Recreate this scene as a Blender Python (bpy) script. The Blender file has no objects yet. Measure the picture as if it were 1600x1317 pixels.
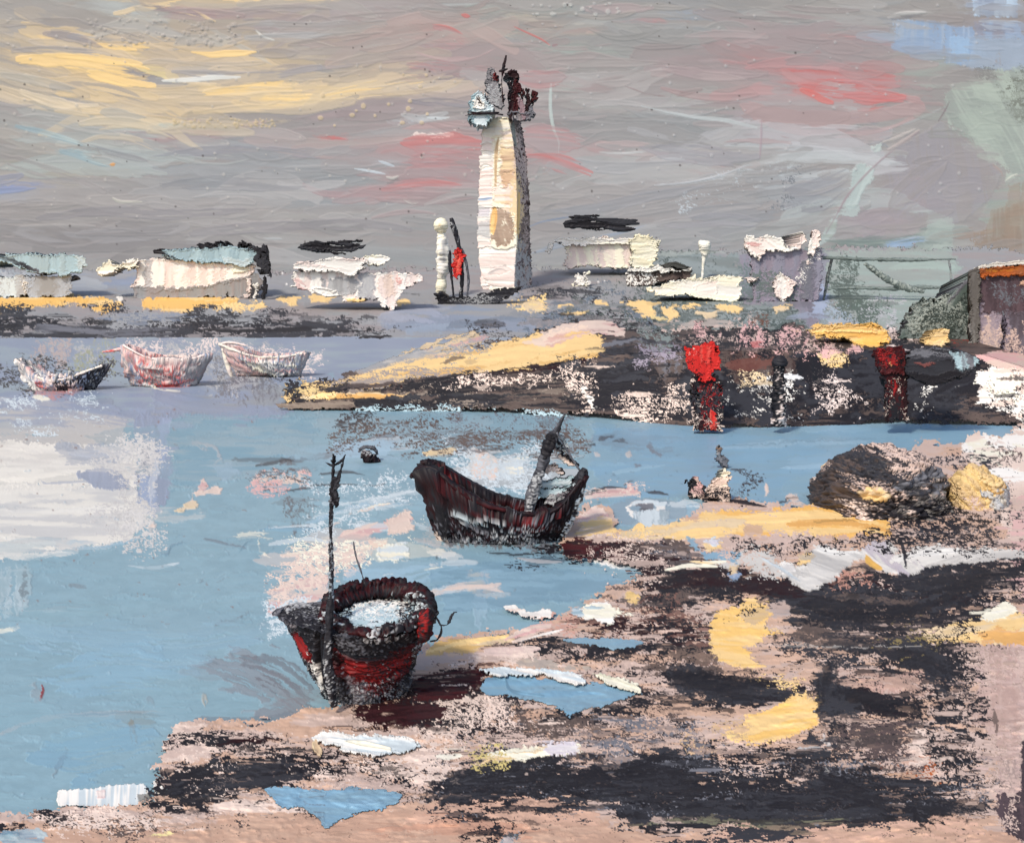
import bpy, math
import numpy as np

# ------------------------------------------------------------------ camera frame
F, CX, HY, H = 1715.0, 800.0, 410.0, 8.0        # focal length, centre column, horizon row, eye height
def at(u, v, D):
    return np.array([(u - CX) / F * D, D, H - (v - HY) / F * D])
f4 = np.float32
rng = np.random.default_rng(11)

# ------------------------------------------------------------------ tileable noise
N = 1024
def mktex(beta, lo, hi, seed, ridge=False):
    r = np.random.default_rng(seed)
    sp = np.fft.rfft2(r.standard_normal((N, N)))
    ky = np.fft.fftfreq(N)[:, None] * N
    kx = np.fft.rfftfreq(N)[None, :] * N
    k = np.sqrt(kx * kx + ky * ky) + 1e-6
    sp *= k ** (-beta) * (k > lo) * np.exp(-(k / hi) ** 2)
    t = np.fft.irfft2(sp, s=(N, N))
    if ridge:
        t = -np.abs(t)
    o = np.argsort(t.ravel())
    q = np.empty(N * N, f4)
    q[o] = np.linspace(0, 1, N * N, dtype=f4)
    return q.reshape(N, N)
TA = mktex(1.35, 6, 330, 1)              # soft cloudy noise with fine detail
TB = mktex(0.9, 14, 200, 2)              # busier
TR = mktex(1.15, 10, 230, 3, True)       # torn, ridged
def look(T, x, y):
    x = np.asarray(x, f4) % N
    y = np.asarray(y, f4) % N
    i = x.astype(np.int32); j = y.astype(np.int32)
    fx = x - i; fy = y - j
    i %= N; j %= N
    i2 = (i + 1) % N; j2 = (j + 1) % N
    return (T[j, i] * (1 - fx) + T[j, i2] * fx) * (1 - fy) + (T[j2, i] * (1 - fx) + T[j2, i2] * fx) * fy
def sst(x):
    x = np.clip(x, 0, 1)
    return x * x * (3 - 2 * x)

# ------------------------------------------------------------------ colours (given as seen, kept linear)
def lin(c):
    c = np.asarray(c, f4) / 255.0
    return np.where(c <= 0.04045, c / 12.92, ((c + 0.055) / 1.055) ** 2.4).astype(f4)
PAL = dict(
    gy=(165, 160, 156), gw=(176, 167, 158), gm=(157, 149, 147), gc=(157, 157, 157), gl=(184, 184, 184), gd=(118, 118, 124),
    yl=(253, 214, 148), yp=(232, 206, 166), yt=(208, 188, 160), pk=(190, 142, 142), pr=(206, 114, 110), pm=(170, 150, 150), ps=(224, 178, 172),
    wh=(250, 244, 234), wc=(253, 246, 222), wp=(246, 226, 216), wb=(214, 224, 226), tl=(150, 172, 180), bl=(152, 176, 206), bv=(130, 146, 188),
    gg=(162, 169, 161), ge=(128, 138, 134), br=(148, 128, 112), or_=(178, 92, 40), wt=(138, 172, 190), wd=(122, 156, 176), lt=(160, 190, 205), lv=(148, 158, 178),
    bk=(37, 35, 39), bs=(55, 55, 60), dg=(84, 86, 94), mr=(68, 22, 25), md=(42, 19, 22), rd=(222, 52, 46), rr=(150, 34, 34),
    be=(212, 186, 172), bt=(208, 172, 148), bp=(236, 212, 196), bg=(180, 160, 150), pb=(178, 202, 208), ol=(120, 118, 96), um=(96, 82, 76), li=(150, 140, 152))
LP = {k: lin(v) for k, v in PAL.items()}
def colour(s):
    if not isinstance(s, str):
        return np.asarray(s, f4)
    if s.startswith('#'):
        return lin([int(s[i:i + 2], 16) for i in (1, 3, 5)])
    return LP[s]

# ------------------------------------------------------------------ a surface that takes strokes of paint
class Canvas:
    def __init__(s, U, V, grid=True):
        s.grid = grid
        s.U = np.asarray(U, f4); s.V = np.asarray(V, f4)
        sh = (len(V), len(U)) if grid else (len(U),)
        s.c = np.zeros(sh + (3,), f4); s.h = np.zeros(sh, f4); s.a = np.zeros(sh, f4)
        s.k = 0
    def sub(s, x0, y0, x1, y1):
        if s.grid:
            i0, i1 = np.searchsorted(s.U, [x0, x1]); j0, j1 = np.searchsorted(s.V, [y0, y1])
            if i1 <= i0 or j1 <= j0:
                return None
            X, Y = np.meshgrid(s.U[i0:i1], s.V[j0:j1])
            return (slice(j0, j1), slice(i0, i1)), X, Y
        q = np.nonzero((s.U > x0) & (s.U < x1) & (s.V > y0) & (s.V < y1))[0]
        if not len(q):
            return None
        return q, s.U[q], s.V[q]
    def fill(s, col, col2=None, sx=.3, sy=2., var=.05, h=.5):
        X, Y = np.meshgrid(s.U, s.V) if s.grid else (s.U, s.V)
        n = look(TA, X * sx, Y * sy)[..., None]
        c = colour(col); c2 = colour(col2 or col)
        s.c[:] = (c * (1 - n) + c2 * n) * (1 + (look(TB, X * sx * 2 + 300, Y * sy * 1.3)[..., None] - .5) * 2 * var)
        s.h[:] = h * look(TB, X * sx * 2, Y * sy)
        s.a[:] = 1
    def lay(s, idx, m, col, col2, n, op, h, var, edge, alpha=True):
        mix = sst((n - .5) * 1.8 + .5)[..., None]
        c = (col * (1 - mix) + col2 * mix) * (1 + (n[..., None] - .5) * 2 * var)
        w = (m * op)[..., None]
        s.c[idx] = s.c[idx] * (1 - w) + c * w
        s.h[idx] = s.h[idx] * (1 - .65 * m) + m * (h * (.35 + n) + edge)
        if alpha:
            s.a[idx] = np.maximum(s.a[idx], m)

def curve(p, step):
    p = np.asarray(p, float).reshape(-1, 2)
    if len(p) == 2:
        n = max(2, int(np.hypot(*(p[1] - p[0])) / step) + 1)
        t = np.linspace(0, 1, n)[:, None]
        return p[0] * (1 - t) + p[1] * t
    q = np.vstack([2 * p[0] - p[1], p, 2 * p[-1] - p[-2]])
    out = []
    for i in range(1, len(q) - 2):
        n = max(1, int(np.hypot(*(q[i + 1] - q[i])) / step))
        t = (np.arange(n) / n)[:, None]
        a, b, c, d = q[i - 1:i + 3]
        out.append(.5 * (2 * b + (c - a) * t + (2 * a - 5 * b + 4 * c - d) * t ** 2 + (3 * b - a - 3 * c + d) * t ** 3))
    out.append(p[-1:])
    return np.vstack(out)

def brush(cv, pts, col, w=10, op=1., dry=.2, col2=None, rag=.35, h=1., var=.06, fs=.1, ft=1.5, round_=.6, soft=1.2, fade=.5, alpha=True):
    """a stroke along a curve: bristle streaks, ragged sides, running dry towards its end"""
    cv.k += 1
    o1, o2 = (cv.k * 131.7) % N, (cv.k * 57.3) % N
    p = curve(pts, max(5., w * .45))
    lo = p.min(0) - w * 1.1 - 2; hi = p.max(0) + w * 1.1 + 2
    r = cv.sub(lo[0], lo[1], hi[0], hi[1])
    if r is None:
        return
    idx, X, Y = r
    best = np.full(X.shape, 1e9, f4); S = np.zeros(X.shape, f4); T = np.zeros(X.shape, f4); OV = np.zeros(X.shape, f4)
    L = 0.
    for a, b in zip(p[:-1], p[1:]):
        d = b - a; l = float(np.hypot(*d))
        if l < 1e-6:
            continue
        ex, ey = d / l
        x = X - f4(a[0]); y = Y - f4(a[1])
        al = x * f4(ex) + y * f4(ey); ac = y * f4(ex) - x * f4(ey)
        ov = np.maximum(np.maximum(-al, al - f4(l)), 0)
        dd = ov * ov + ac * ac
        q = dd < best
        best[q] = dd[q]; T[q] = ac[q]; S[q] = (L + al)[q]
        L += l
    s01 = np.clip(S / max(L, 1), 0, 1)
    wp = w * .5 * (1 - round_ * (np.abs(2 * s01 - 1) ** 2.5))
    n = look(TB, S * fs + o1, T * ft + o2)
    n2 = look(TA, S * fs * 2.2 + o2, T * .8 + o1)
    over = np.maximum(np.maximum(-S, S - L), 0)
    a = wp - np.sqrt(best) - over * .0 + (n2 - .5) * 2 * rag * w * .5
    # bristle ends: each hair stops somewhere else
    a = np.minimum(a, np.minimum(S, L - S) + w * .3 + (n - .5) * w * 1.1)
    m = sst(a / soft + .5)
    if dry > 0:
        thr = dry * (1 - fade) + dry * fade * 2 * s01
        m = m * sst((n * .75 + n2 * .25 - thr) / .10 + .5)
    e = h * .9 * np.exp(-((a - 1.6) / 1.3) ** 2) * m
    c = colour(col)
    cv.lay(idx, m, c, colour(col2) if col2 else c, n, op, h, var, e, alpha)

def polysdf(X, Y, p):
    best = np.full(X.shape, 1e9, f4); ins = np.zeros(X.shape, bool)
    for a, b in zip(p, np.roll(p, -1, 0)):
        d = b - a; l2 = float(d @ d)
        if l2 < 1e-9:
            continue
        x = X - f4(a[0]); y = Y - f4(a[1])
        t = np.clip((x * f4(d[0]) + y * f4(d[1])) / f4(l2), 0, 1)
        dx = x - t * f4(d[0]); dy = y - t * f4(d[1])
        best = np.minimum(best, dx * dx + dy * dy)
        if abs(d[1]) > 1e-9:
            c = ((a[1] > Y) != (b[1] > Y)) & (X < f4(d[0]) * (Y - f4(a[1])) / f4(d[1]) + f4(a[0]))
            ins ^= c
    s = np.sqrt(best)
    return np.where(ins, s, -s)

def knife(cv, pts, col, op=1., dry=0., ang=0., col2=None, rag=3., h=1., var=.05, fs=.12, ft=1.2, soft=1.2, ridge=1., alpha=True):
    """a flat dab pressed on with a palette knife: ragged outline with a raised lip"""
    cv.k += 1
    o1, o2 = (cv.k * 131.7) % N, (cv.k * 57.3) % N
    p = np.asarray(pts, float).reshape(-1, 2)
    r = cv.sub(p[:, 0].min() - rag * 2 - 2, p[:, 1].min() - rag * 2 - 2, p[:, 0].max() + rag * 2 + 2, p[:, 1].max() + rag * 2 + 2)
    if r is None:
        return
    idx, X, Y = r
    ca, sa = math.cos(math.radians(ang)), math.sin(math.radians(ang))
    S = X * ca + Y * sa; T = Y * ca - X * sa
    n = look(TB, S * fs + o1, T * ft + o2)
    n2 = look(TB, S * 2.1 + o2, T * 4.2 + o1) * .45 + look(TA, S * .8 + o2, T * 1.6 + o1) * .55
    a = polysdf(X, Y, p) + (n2 - .5) * 2.6 * rag
    m = sst(a / soft + .5)
    if dry > 0:
        m = m * sst((n * .7 + n2 * .3 - dry) / .10 + .5)
    e = ridge * h * np.exp(-((a - 1.6) / 1.4) ** 2) * m
    c = colour(col)
    cv.lay(idx, m, c, colour(col2) if col2 else c, n, op, h, var, e, alpha)

def scumble(cv, pts, col, dens=.5, sx=8., sy=4., op=1., col2=None, fadepx=16., h=1.2, ang=0., sharp=.05, var=.1, tex=None, alpha=True):
    """dry paint dragged over the ridges below: it catches in broken flecks"""
    cv.k += 1
    sx *= .72; sy *= .8; fadepx *= 1.5
    o1, o2 = (cv.k * 211.7) % N, (cv.k * 97.3) % N
    p = np.asarray(pts, float).reshape(-1, 2)
    r = cv.sub(p[:, 0].min() - fadepx, p[:, 1].min() - fadepx, p[:, 0].max() + fadepx, p[:, 1].max() + fadepx)
    if r is None:
        return
    idx, X, Y = r
    ca, sa = math.cos(math.radians(ang)), math.sin(math.radians(ang))
    S = X * ca + Y * sa; T = Y * ca - X * sa
    T1 = TR if tex is None else tex
    n = .86 * look(T1, S * 16 / sx + o1, T * 16 / sy + o2) + .14 * look(TB, S * 3.5 / sx * 4 + o2, T * 3.5 / sy * 9 + o1)
    q = look(TA, S * 1.6 / sx * 3 + o2, T * 1.6 / sy * 3 + o1)
    a = polysdf(X, Y, p) + (q - .5) * 1.6 * fadepx
    fd = sst(a / fadepx * .5 + .5)
    m = sst((n * .75 + q * .25 - (1 - dens * fd)) / sharp + .5) * (fd > .02)
    c = colour(col)
    cv.lay(idx, m, c, colour(col2) if col2 else c, q, op, h, var, 0, alpha)

def dots(cv, box, n, r, col, h=1.5, op=.8, seed=0):
    g = np.random.default_rng(seed + 5)
    for _ in range(n):
        x, y = g.uniform(box[0], box[2]), g.uniform(box[1], box[3])
        rr = r * g.uniform(.5, 1.3)
        t = cv.sub(x - rr * 2, y - rr * 2, x + rr * 2, y + rr * 2)
        if t is None:
            continue
        idx, X, Y = t
        m = sst((rr - np.hypot(X - x, (Y - y) * g.uniform(.8, 1.4))) / 1.2 + .5)
        w = (m * op)[..., None]
        cv.c[idx] = cv.c[idx] * (1 - w) + colour(col) * w
        cv.h[idx] += m * h

def smear(cv, amp, passes=4, lo=-40, hi=1640, sx=.05, sy=1.0, hgt=.5, slope=None):
    """wet-in-wet: drag the colours sideways along the hairs of a wide brush"""
    i0, i1 = np.searchsorted(cv.U, [lo, hi])
    st = cv.U[i0 + 1] - cv.U[i0]
    X, Y = np.meshgrid(cv.U[i0:i1], cv.V)
    J = np.arange(len(cv.V))[:, None]
    I = np.arange(i1 - i0)[None, :]
    acc = 0; c = cv.c[:, i0:i1].copy(); a = cv.h[:, i0:i1].copy(); ah = 0
    for k in range(passes):
        Ys = Y - slope(X, Y) * X if slope is not None else Y
        n = look(TB, X * sx + 91 * k, Ys * sy + 53 * k) - .5 + .5 * (look(TA, X * .4 + 71 * k, Y * .8 + 37) - .5)
        q = np.clip(I + (n * 2 * amp / st).astype(int), 0, i1 - i0 - 1)
        dy = ((look(TA, X * .5 + 17 * k, Y * .7 + 200) - .5) * 8 / st).astype(int)
        if slope is not None:
            dy = dy + (slope(X, Y) * (q - I)).astype(int)
        jj = np.clip(J + dy, 0, len(cv.V) - 1)
        acc = acc + c[jj, q]; ah = ah + a[jj, q]
    cv.c[:, i0:i1] = acc / passes
    cv.h[:, i0:i1] = a * (1 - hgt) + ah / passes * hgt

def tear(cv, ax, ay, sc=(1.6, 2.6), lo=-40, hi=1640, v0=-1e9, v1=1e9, keep=.0):
    """rough board under the paint: every edge breaks up along its grain"""
    i0, i1 = np.searchsorted(cv.U, [lo, hi]); j0, j1 = np.searchsorted(cv.V, [v0, v1])
    su = cv.U[i0 + 1] - cv.U[i0]; sv = cv.V[(j0 + j1) // 2 + 1] - cv.V[(j0 + j1) // 2]
    X, Y = np.meshgrid(cv.U[i0:i1], cv.V[j0:j1])
    J, I = np.indices(X.shape)
    def nz(o):
        n = .8 * (look(TR, X * sc[0] + o, Y * sc[1] + o * .7) - .5) + .2 * (look(TB, X * sc[0] * 1.7 + o * 2, Y * sc[1] * 1.7) - .5)
        return n * (.5 + 1.6 * look(TA, X * .9 + o, Y * 1.4))
    di = (nz(33.) * 2 * ax / su).astype(int); dj = (nz(377.) * 2 * ay / sv).astype(int)
    jj = np.clip(J + dj, 0, X.shape[0] - 1); ii = np.clip(I + di, 0, X.shape[1] - 1)
    for f in ('c', 'h', 'a'):
        b = getattr(cv, f)[j0:j1, i0:i1]
        b[...] = b[jj, ii]

def restroke(cv, n, box, wr, lr, slope=None, op=.6, jit=.08, dry=.3, off=(0, 0), seed=0, h=.8, mask=None, sat=0., rag=.4, curl=.06, ft=1.5):
    """go over a passage again with a brush loaded from the paint already lying there"""
    g = np.random.default_rng(seed + 900)
    for _ in range(n):
        x, y = g.uniform(box[0], box[2]), g.uniform(box[1], box[3])
        w = g.uniform(*wr); L = g.uniform(*lr)
        ox, oy = x + g.normal() * off[0], y + g.normal() * off[1]
        i = min(np.searchsorted(cv.U, ox), len(cv.U) - 1); j = min(np.searchsorted(cv.V, oy), len(cv.V) - 1)
        i2 = min(np.searchsorted(cv.U, x), len(cv.U) - 1); j2 = min(np.searchsorted(cv.V, y), len(cv.V) - 1)
        if mask is not None and (cv.a[j, i] < .5 or cv.a[j2, i2] < .5):
            continue
        c = cv.c[j, i].copy() * (1 + g.normal() * jit) * (1 + g.normal(size=3) * sat)
        m = slope(np.array(x), np.array(y)) if slope else 0.
        m = float(m) + g.normal() * .03
        t = np.linspace(-.5, .5, 5) * L
        cu = g.normal() * curl / max(L, 1)
        pts = np.stack([x + t, y + m * t + cu * t * t], -1)
        brush(cv, pts, np.clip(c, .003, .95), w, op, dry, rag=rag, h=h, var=.05, alpha=False, ft=ft)

def carry_on(cv, lo=-30., hi=1630.):
    """the painted ground goes on past both sides in the same manner"""
    for side, edge in ((cv.U < lo, lo), (cv.U > hi, hi)):
        i = np.nonzero(side)[0]
        u = 2 * edge - cv.U[i]
        w = np.abs(u - edge) % 1500.                      # and back again beyond that
        w = np.where((np.abs(u - edge) // 1500) % 2 == 1, 1500 - w, w)
        j = np.clip(np.searchsorted(cv.U, edge + np.sign(u - edge) * w), 0, len(cv.U) - 1)
        cv.c[:, i] = cv.c[:, j]; cv.h[:, i] = cv.h[:, j]; cv.a[:, i] = cv.a[:, j]

KEYS = {'w': 'w', 'o': 'op', 'd': 'dry', 'r': 'rag', 'h': 'h', 'g': 'ang', 'n': 'dens', 'x': 'sx', 'y': 'sy', 'p': 'fadepx', 'v': 'var', 's': 'soft', 'f': 'ft', 'e': 'round_', 'i': 'ridge', 'l': 'fs', 'q': 'sharp', 'a': 'alpha'}
def paint(cv, spec, dx=0., dy=0.):
    for ln in spec.strip().splitlines():
        ln = ln.split('#!')[0].strip()
        if not ln:
            continue
        head, pts = ln.split(':')
        hd = head.split()
        kind, cols = hd[0], hd[1].split('/')
        kw = {KEYS[t[0]]: float(t[1:]) for t in hd[2:]}
        if len(cols) > 1:
            kw['col2'] = cols[1]
        pts = np.array([float(q) for q in pts.split()]).reshape(-1, 2) + [dx, dy]
        fn = {'b': brush, 'k': knife, 's': scumble}[kind]
        fn(cv, pts, cols[0], **{k: q for k, q in kw.items() if k in fn.__code__.co_varnames})

# ------------------------------------------------------------------ materials
def paint_mat(name, rough=.6, spec=.15, grain=.10, scale=4.):
    m = bpy.data.materials.new(name)
    m.use_nodes = True
    nt = m.node_tree; b = nt.nodes['Principled BSDF']
    at_ = nt.nodes.new('ShaderNodeAttribute'); at_.attribute_name = 'paint'
    tc = nt.nodes.new('ShaderNodeTexCoord')
    nz = nt.nodes.new('ShaderNodeTexNoise'); nz.inputs['Scale'].default_value = scale; nz.inputs['Detail'].default_value = 6
    mp = nt.nodes.new('ShaderNodeMapRange'); mp.inputs[3].default_value = 1 - grain; mp.inputs[4].default_value = 1 + grain * .6
    mx = nt.nodes.new('ShaderNodeMix'); mx.data_type = 'RGBA'; mx.blend_type = 'MULTIPLY'; mx.inputs[0].default_value = 1
    nt.links.new(tc.outputs['Object'], nz.inputs['Vector'])
    nt.links.new(nz.outputs['Fac'], mp.inputs[0])
    nt.links.new(at_.outputs['Color'], mx.inputs[6]); nt.links.new(mp.outputs[0], mx.inputs[7])
    nt.links.new(mx.outputs[2], b.inputs['Base Color'])
    b.inputs['Roughness'].default_value = rough
    b.inputs['Specular IOR Level'].default_value = spec
    return m
GAIN = 0.86                                                  # pigment reflectance of the palette's colours
MAT = {}
def mat(name, **k):
    if name not in MAT:
        MAT[name] = paint_mat(name, **k)
    return MAT[name]

# ------------------------------------------------------------------ meshes
COL = bpy.context.scene.collection
def make_obj(name, V, Fq, C, m, parent=None, origin=None, smooth=True):
    V = np.asarray(V, f4)
    o0 = np.zeros(3, f4) if origin is None else np.asarray(origin, f4)
    me = bpy.data.meshes.new(name)
    Fq = np.asarray(Fq, np.int32)
    me.vertices.add(len(V)); me.vertices.foreach_set('co', np.ascontiguousarray(V - o0, f4).ravel())
    me.loops.add(Fq.size); me.loops.foreach_set('vertex_index', Fq.ravel())
    me.polygons.add(len(Fq)); me.polygons.foreach_set('loop_start', np.arange(0, Fq.size, Fq.shape[1], dtype=np.int32))
    me.update(calc_edges=True)
    me.polygons.foreach_set('use_smooth', np.full(len(Fq), smooth))
    ca = me.color_attributes.new('paint', 'FLOAT_COLOR', 'POINT')
    rgba = np.ones((len(V), 4), f4); rgba[:, :3] = np.clip(np.asarray(C) * GAIN, 0.004, .88)
    ca.data.foreach_set('color', rgba.ravel())
    me.materials.append(m)
    o = bpy.data.objects.new(name, me)
    COL.objects.link(o)
    if parent is not None:
        o.parent = parent
        o.location = o0 - np.asarray(parent['_o'], f4)
    else:
        o.location = o0
    return o
def struct(o, kind='structure'):
    o['kind'] = kind
    return o
def tag(o, label, cat, group=None):
    o['label'] = label; o['category'] = cat
    if group:
        o['group'] = group
    return o
ROOTS = []
def thing(name, label, cat, loc, group=None):
    o = bpy.data.objects.new(name, None)
    COL.objects.link(o)
    o.location = [float(q) for q in loc]
    o['_o'] = [float(q) for q in loc]
    o.empty_display_size = .2
    ROOTS.append(o)
    return tag(o, label, cat, group)

def keep_big(M, frac):
    """drop stray flecks that float free of the main body"""
    lab = np.where(M, np.arange(1, M.size + 1).reshape(M.shape), 0)
    while True:
        p = np.pad(lab, 1)
        q = np.maximum.reduce([p[1:-1, 1:-1], p[:-2, 1:-1], p[2:, 1:-1], p[1:-1, :-2], p[1:-1, 2:]])
        q = np.where(M, q, 0)
        if (q == lab).all():
            break
        lab = q
    ids, cnt = np.unique(lab[M], return_counts=True)
    if not len(ids):
        return M
    return M & np.isin(lab, ids[cnt >= frac * cnt.max()])

def sheet(name, cv, Dfun, m, parent=None, thick=None, origin=None, mask=None, frac=.04, hk=1., lift=False, taper=None):
    """the canvas as a relief: every grid point at its own depth, paint thickness raised from it, and a back at its own distance"""
    U, V = np.meshgrid(cv.U, cv.V)
    M = np.ones((len(cv.V) - 1, len(cv.U) - 1), bool)
    if mask is not None:
        a = mask
        M = (a[:-1, :-1] + a[1:, :-1] + a[:-1, 1:] + a[1:, 1:]) > 2.0
        if frac:
            M = keep_big(M, frac)
    D = Dfun(U, V).astype(np.float64)
    hz = cv.h * D / F * hk
    if lift:
        X = (U - CX) / F * D; Y = D; Z = H - (V - HY) / F * D + hz
    else:
        D = D - hz
        X = (U - CX) / F * D; Y = D; Z = H - (V - HY) / F * D
    nv, nu = U.shape
    ID = np.arange(nv * nu).reshape(nv, nu)
    q = np.stack([ID[:-1, :-1], ID[1:, :-1], ID[1:, 1:], ID[:-1, 1:]], -1)[M]
    P = np.stack([X, Y, Z], -1).reshape(-1, 3); C = cv.c.reshape(-1, 3)
    if thick is None:
        faces = q
    else:
        n = nv * nu
        # the back is a little smaller than the front, like a body with rounded-off corners
        uu = np.broadcast_to(U, X.shape)[:-1, :-1][M]
        xc = float(np.median(X[:-1, :-1][M])); z0 = float(np.percentile(Z[:-1, :-1][M], 1)); hw = max(1e-6, float(np.ptp(X[:-1, :-1][M])) / 2)
        sh = abs(xc) * thick / float(np.mean(D)) / hw
        tp = float(np.clip(1 - 1.25 * sh - .04, .55, .94)) if taper is None else taper
        P2 = np.stack([xc + (X - xc) * tp, (Dfun(U, V) + thick), z0 + (Z - z0) * (.5 + .5 * tp)], -1).reshape(-1, 3)
        P = np.vstack([P, P2]); C = np.vstack([C, C])
        side = []
        Mp = np.pad(M, 1)
        up = M & ~Mp[:-2, 1:-1]; dn = M & ~Mp[2:, 1:-1]; lf = M & ~Mp[1:-1, :-2]; rt = M & ~Mp[1:-1, 2:]
        a, b, c, d = ID[:-1, :-1], ID[1:, :-1], ID[1:, 1:], ID[:-1, 1:]
        for e, s1, s2 in ((up, d, a), (lf, a, b), (dn, b, c), (rt, c, d)):
            side.append(np.stack([s2[e], s1[e], s1[e] + n, s2[e] + n], -1))
        faces = np.vstack([q, q[:, ::-1] + n] + side)
    used = np.unique(faces)
    re = np.full(len(P), -1); re[used] = np.arange(len(used))
    return make_obj(name, P[used], re[faces], C[used], m, parent, origin)

def relief(name, spec, D0, depth, m, parent=None, origin=None, step=1., base=None, frac=.04, hk=1., Dfun=None, pad=10, torn=3.):
    """an object whose outline is the paint it is made of, at its own distance and with its own depth"""
    nums = []
    for ln in spec.strip().splitlines():
        if ':' in ln:
            nums.append(np.array([float(q) for q in ln.split('#!')[0].split(':')[1].split()]).reshape(-1, 2))
    p = np.vstack(nums)
    ws = [float(t[1:]) for ln in spec.splitlines() for t in ln.split(':')[0].split()[2:] if t[0] == 'w'] + [0]
    pd = pad + max(ws) * .6
    lo = p.min(0) - pd; hi = p.max(0) + pd
    cv = Canvas(np.arange(lo[0], hi[0], step), np.arange(lo[1], hi[1], step))
    if base:
        cv.c[:] = colour(base)
    paint(cv, spec)
    if torn:
        tear(cv, torn, torn * .6, (1.5, 1.9), -1e9, 1e9)
    D = Dfun if Dfun else (lambda U, V: np.full(U.shape, float(D0)))
    return sheet(name, cv, D, m, parent, depth, origin, cv.a, frac, hk)

def skin(name, V, faces, D0, base, spec, m, parent=None, origin=None, rough=0., base2=None, nscale=1., level=False):
    """a modelled mesh painted in side elevation (world x and z), with the paint's thickness pushed out along its normals"""
    V = np.asarray(V, np.float64)
    U = CX + V[:, 0] * F / D0; W = HY + (H - V[:, 2]) * F / D0
    if level:                                      # decks and floors lie flat: their plan, not their elevation, carries the marks
        W = HY + (H - V[:, 2]) * F / D0 - (V[:, 1] - D0) * (H - V[:, 2]) * F / D0 ** 2
    cv = Canvas(U, W, False)
    c1 = colour(base); c2 = colour(base2 or base)
    yd = 0 if level else V[:, 1]
    n = look(TB, (U + yd * 40) * 1.2 * nscale, (W + yd * 23) * 2.4 * nscale)[:, None]
    cv.c[:] = c1 * (1 - n) + c2 * n
    cv.h[:] = n[:, 0]
    if spec:
        paint(cv, spec)
    faces = np.asarray(faces)
    if rough:
        a, b, c, d = (V[faces[:, i]] for i in range(4))
        fn = np.cross(c - a, d - b)
        vn = np.zeros_like(V)
        for i in range(4):
            np.add.at(vn, faces[:, i], fn)
        vn /= np.linalg.norm(vn, axis=1)[:, None] + 1e-9
        V = V + vn * ((cv.h - .5) * rough)[:, None]
    return make_obj(name, V, faces, cv.c, m, parent, origin)

def loft(rings, close_ends=True, closed=True):
    """rings: (k, n, 3) -> verts, quads"""
    R = np.asarray(rings, float)
    k, n, _ = R.shape
    ID = np.arange(k * n).reshape(k, n)
    if closed:
        a = ID; b = np.roll(ID, -1, 1)
    else:
        a = ID[:, :-1]; b = ID[:, 1:]
    q = np.stack([a[:-1], b[:-1], b[1:], a[1:]], -1).reshape(-1, 4)
    V = R.reshape(-1, 3)
    if close_ends and closed:
        c0, c1 = len(V), len(V) + 1
        V = np.vstack([V, R[0].mean(0), R[-1].mean(0)])
        i = np.arange(0, n, 2); j = (i + 1) % n; l = (i + 2) % n
        q = np.vstack([q, np.stack([np.full(len(i), c0), ID[0][l], ID[0][j], ID[0][i]], -1), np.stack([np.full(len(i), c1), ID[-1][i], ID[-1][j], ID[-1][l]], -1)])
    return V, q
def smooth_pts(p, n):
    p = np.asarray(p, float)
    t = np.linspace(0, 1, len(p)); s = np.linspace(0, 1, n)
    q = np.vstack([2 * p[0] - p[1], p, 2 * p[-1] - p[-2]])
    x = s * (len(p) - 1); i = np.minimum(x.astype(int), len(p) - 2); f = (x - i)[:, None]
    a, b, c, d = q[i], q[i + 1], q[i + 2], q[i + 3]
    return .5 * (2 * b + (c - a) * f + (2 * a - 5 * b + 4 * c - d) * f ** 2 + (3 * b - a - 3 * c + d) * f ** 3)
def tube(pts, rad, n=14, k=60, wob=.15, seed=0):
    """a swept round bar through 3-D points, radius per point, slightly uneven"""
    p = smooth_pts(pts, k); r = smooth_pts(np.asarray(rad, float)[:, None], k)[:, 0]
    t = np.gradient(p, axis=0); t /= np.linalg.norm(t, axis=1)[:, None] + 1e-9
    ref = np.array([0.1, 1, 0.2])
    u = np.cross(t, ref); u /= np.linalg.norm(u, axis=1)[:, None] + 1e-9
    w = np.cross(t, u)
    a = np.linspace(0, 2 * math.pi, n, endpoint=False)
    nz = look(TA, np.linspace(0, 300, k)[:, None] + seed * 77, (np.sin(a) * 60 + 200)[None, :] + seed * 31)
    rr = r[:, None] * (1 + (nz - .5) * 2 * wob)
    return loft(p[:, None, :] + rr[..., None] * (np.cos(a)[None, :, None] * u[:, None, :] + np.sin(a)[None, :, None] * w[:, None, :]))
def tube_px(pp, D, rpx, **k):
    pts = [at(u, v, D) for u, v in np.asarray(pp, float).reshape(-1, 2)]
    return tube(pts, np.asarray(rpx) * D / F, **k)
# ================================================================== the setting
def axis(lo, a, b, hi, fine, coarse):
    mid = max(fine, coarse * .3)
    m0, m1 = max(lo, a - 420), min(hi, b + 420)
    return np.concatenate([np.arange(lo, m0, coarse), np.arange(m0, a, mid), np.arange(a, b, fine), np.arange(b, m1, mid), np.arange(m1, hi + coarse, coarse)])

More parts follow.
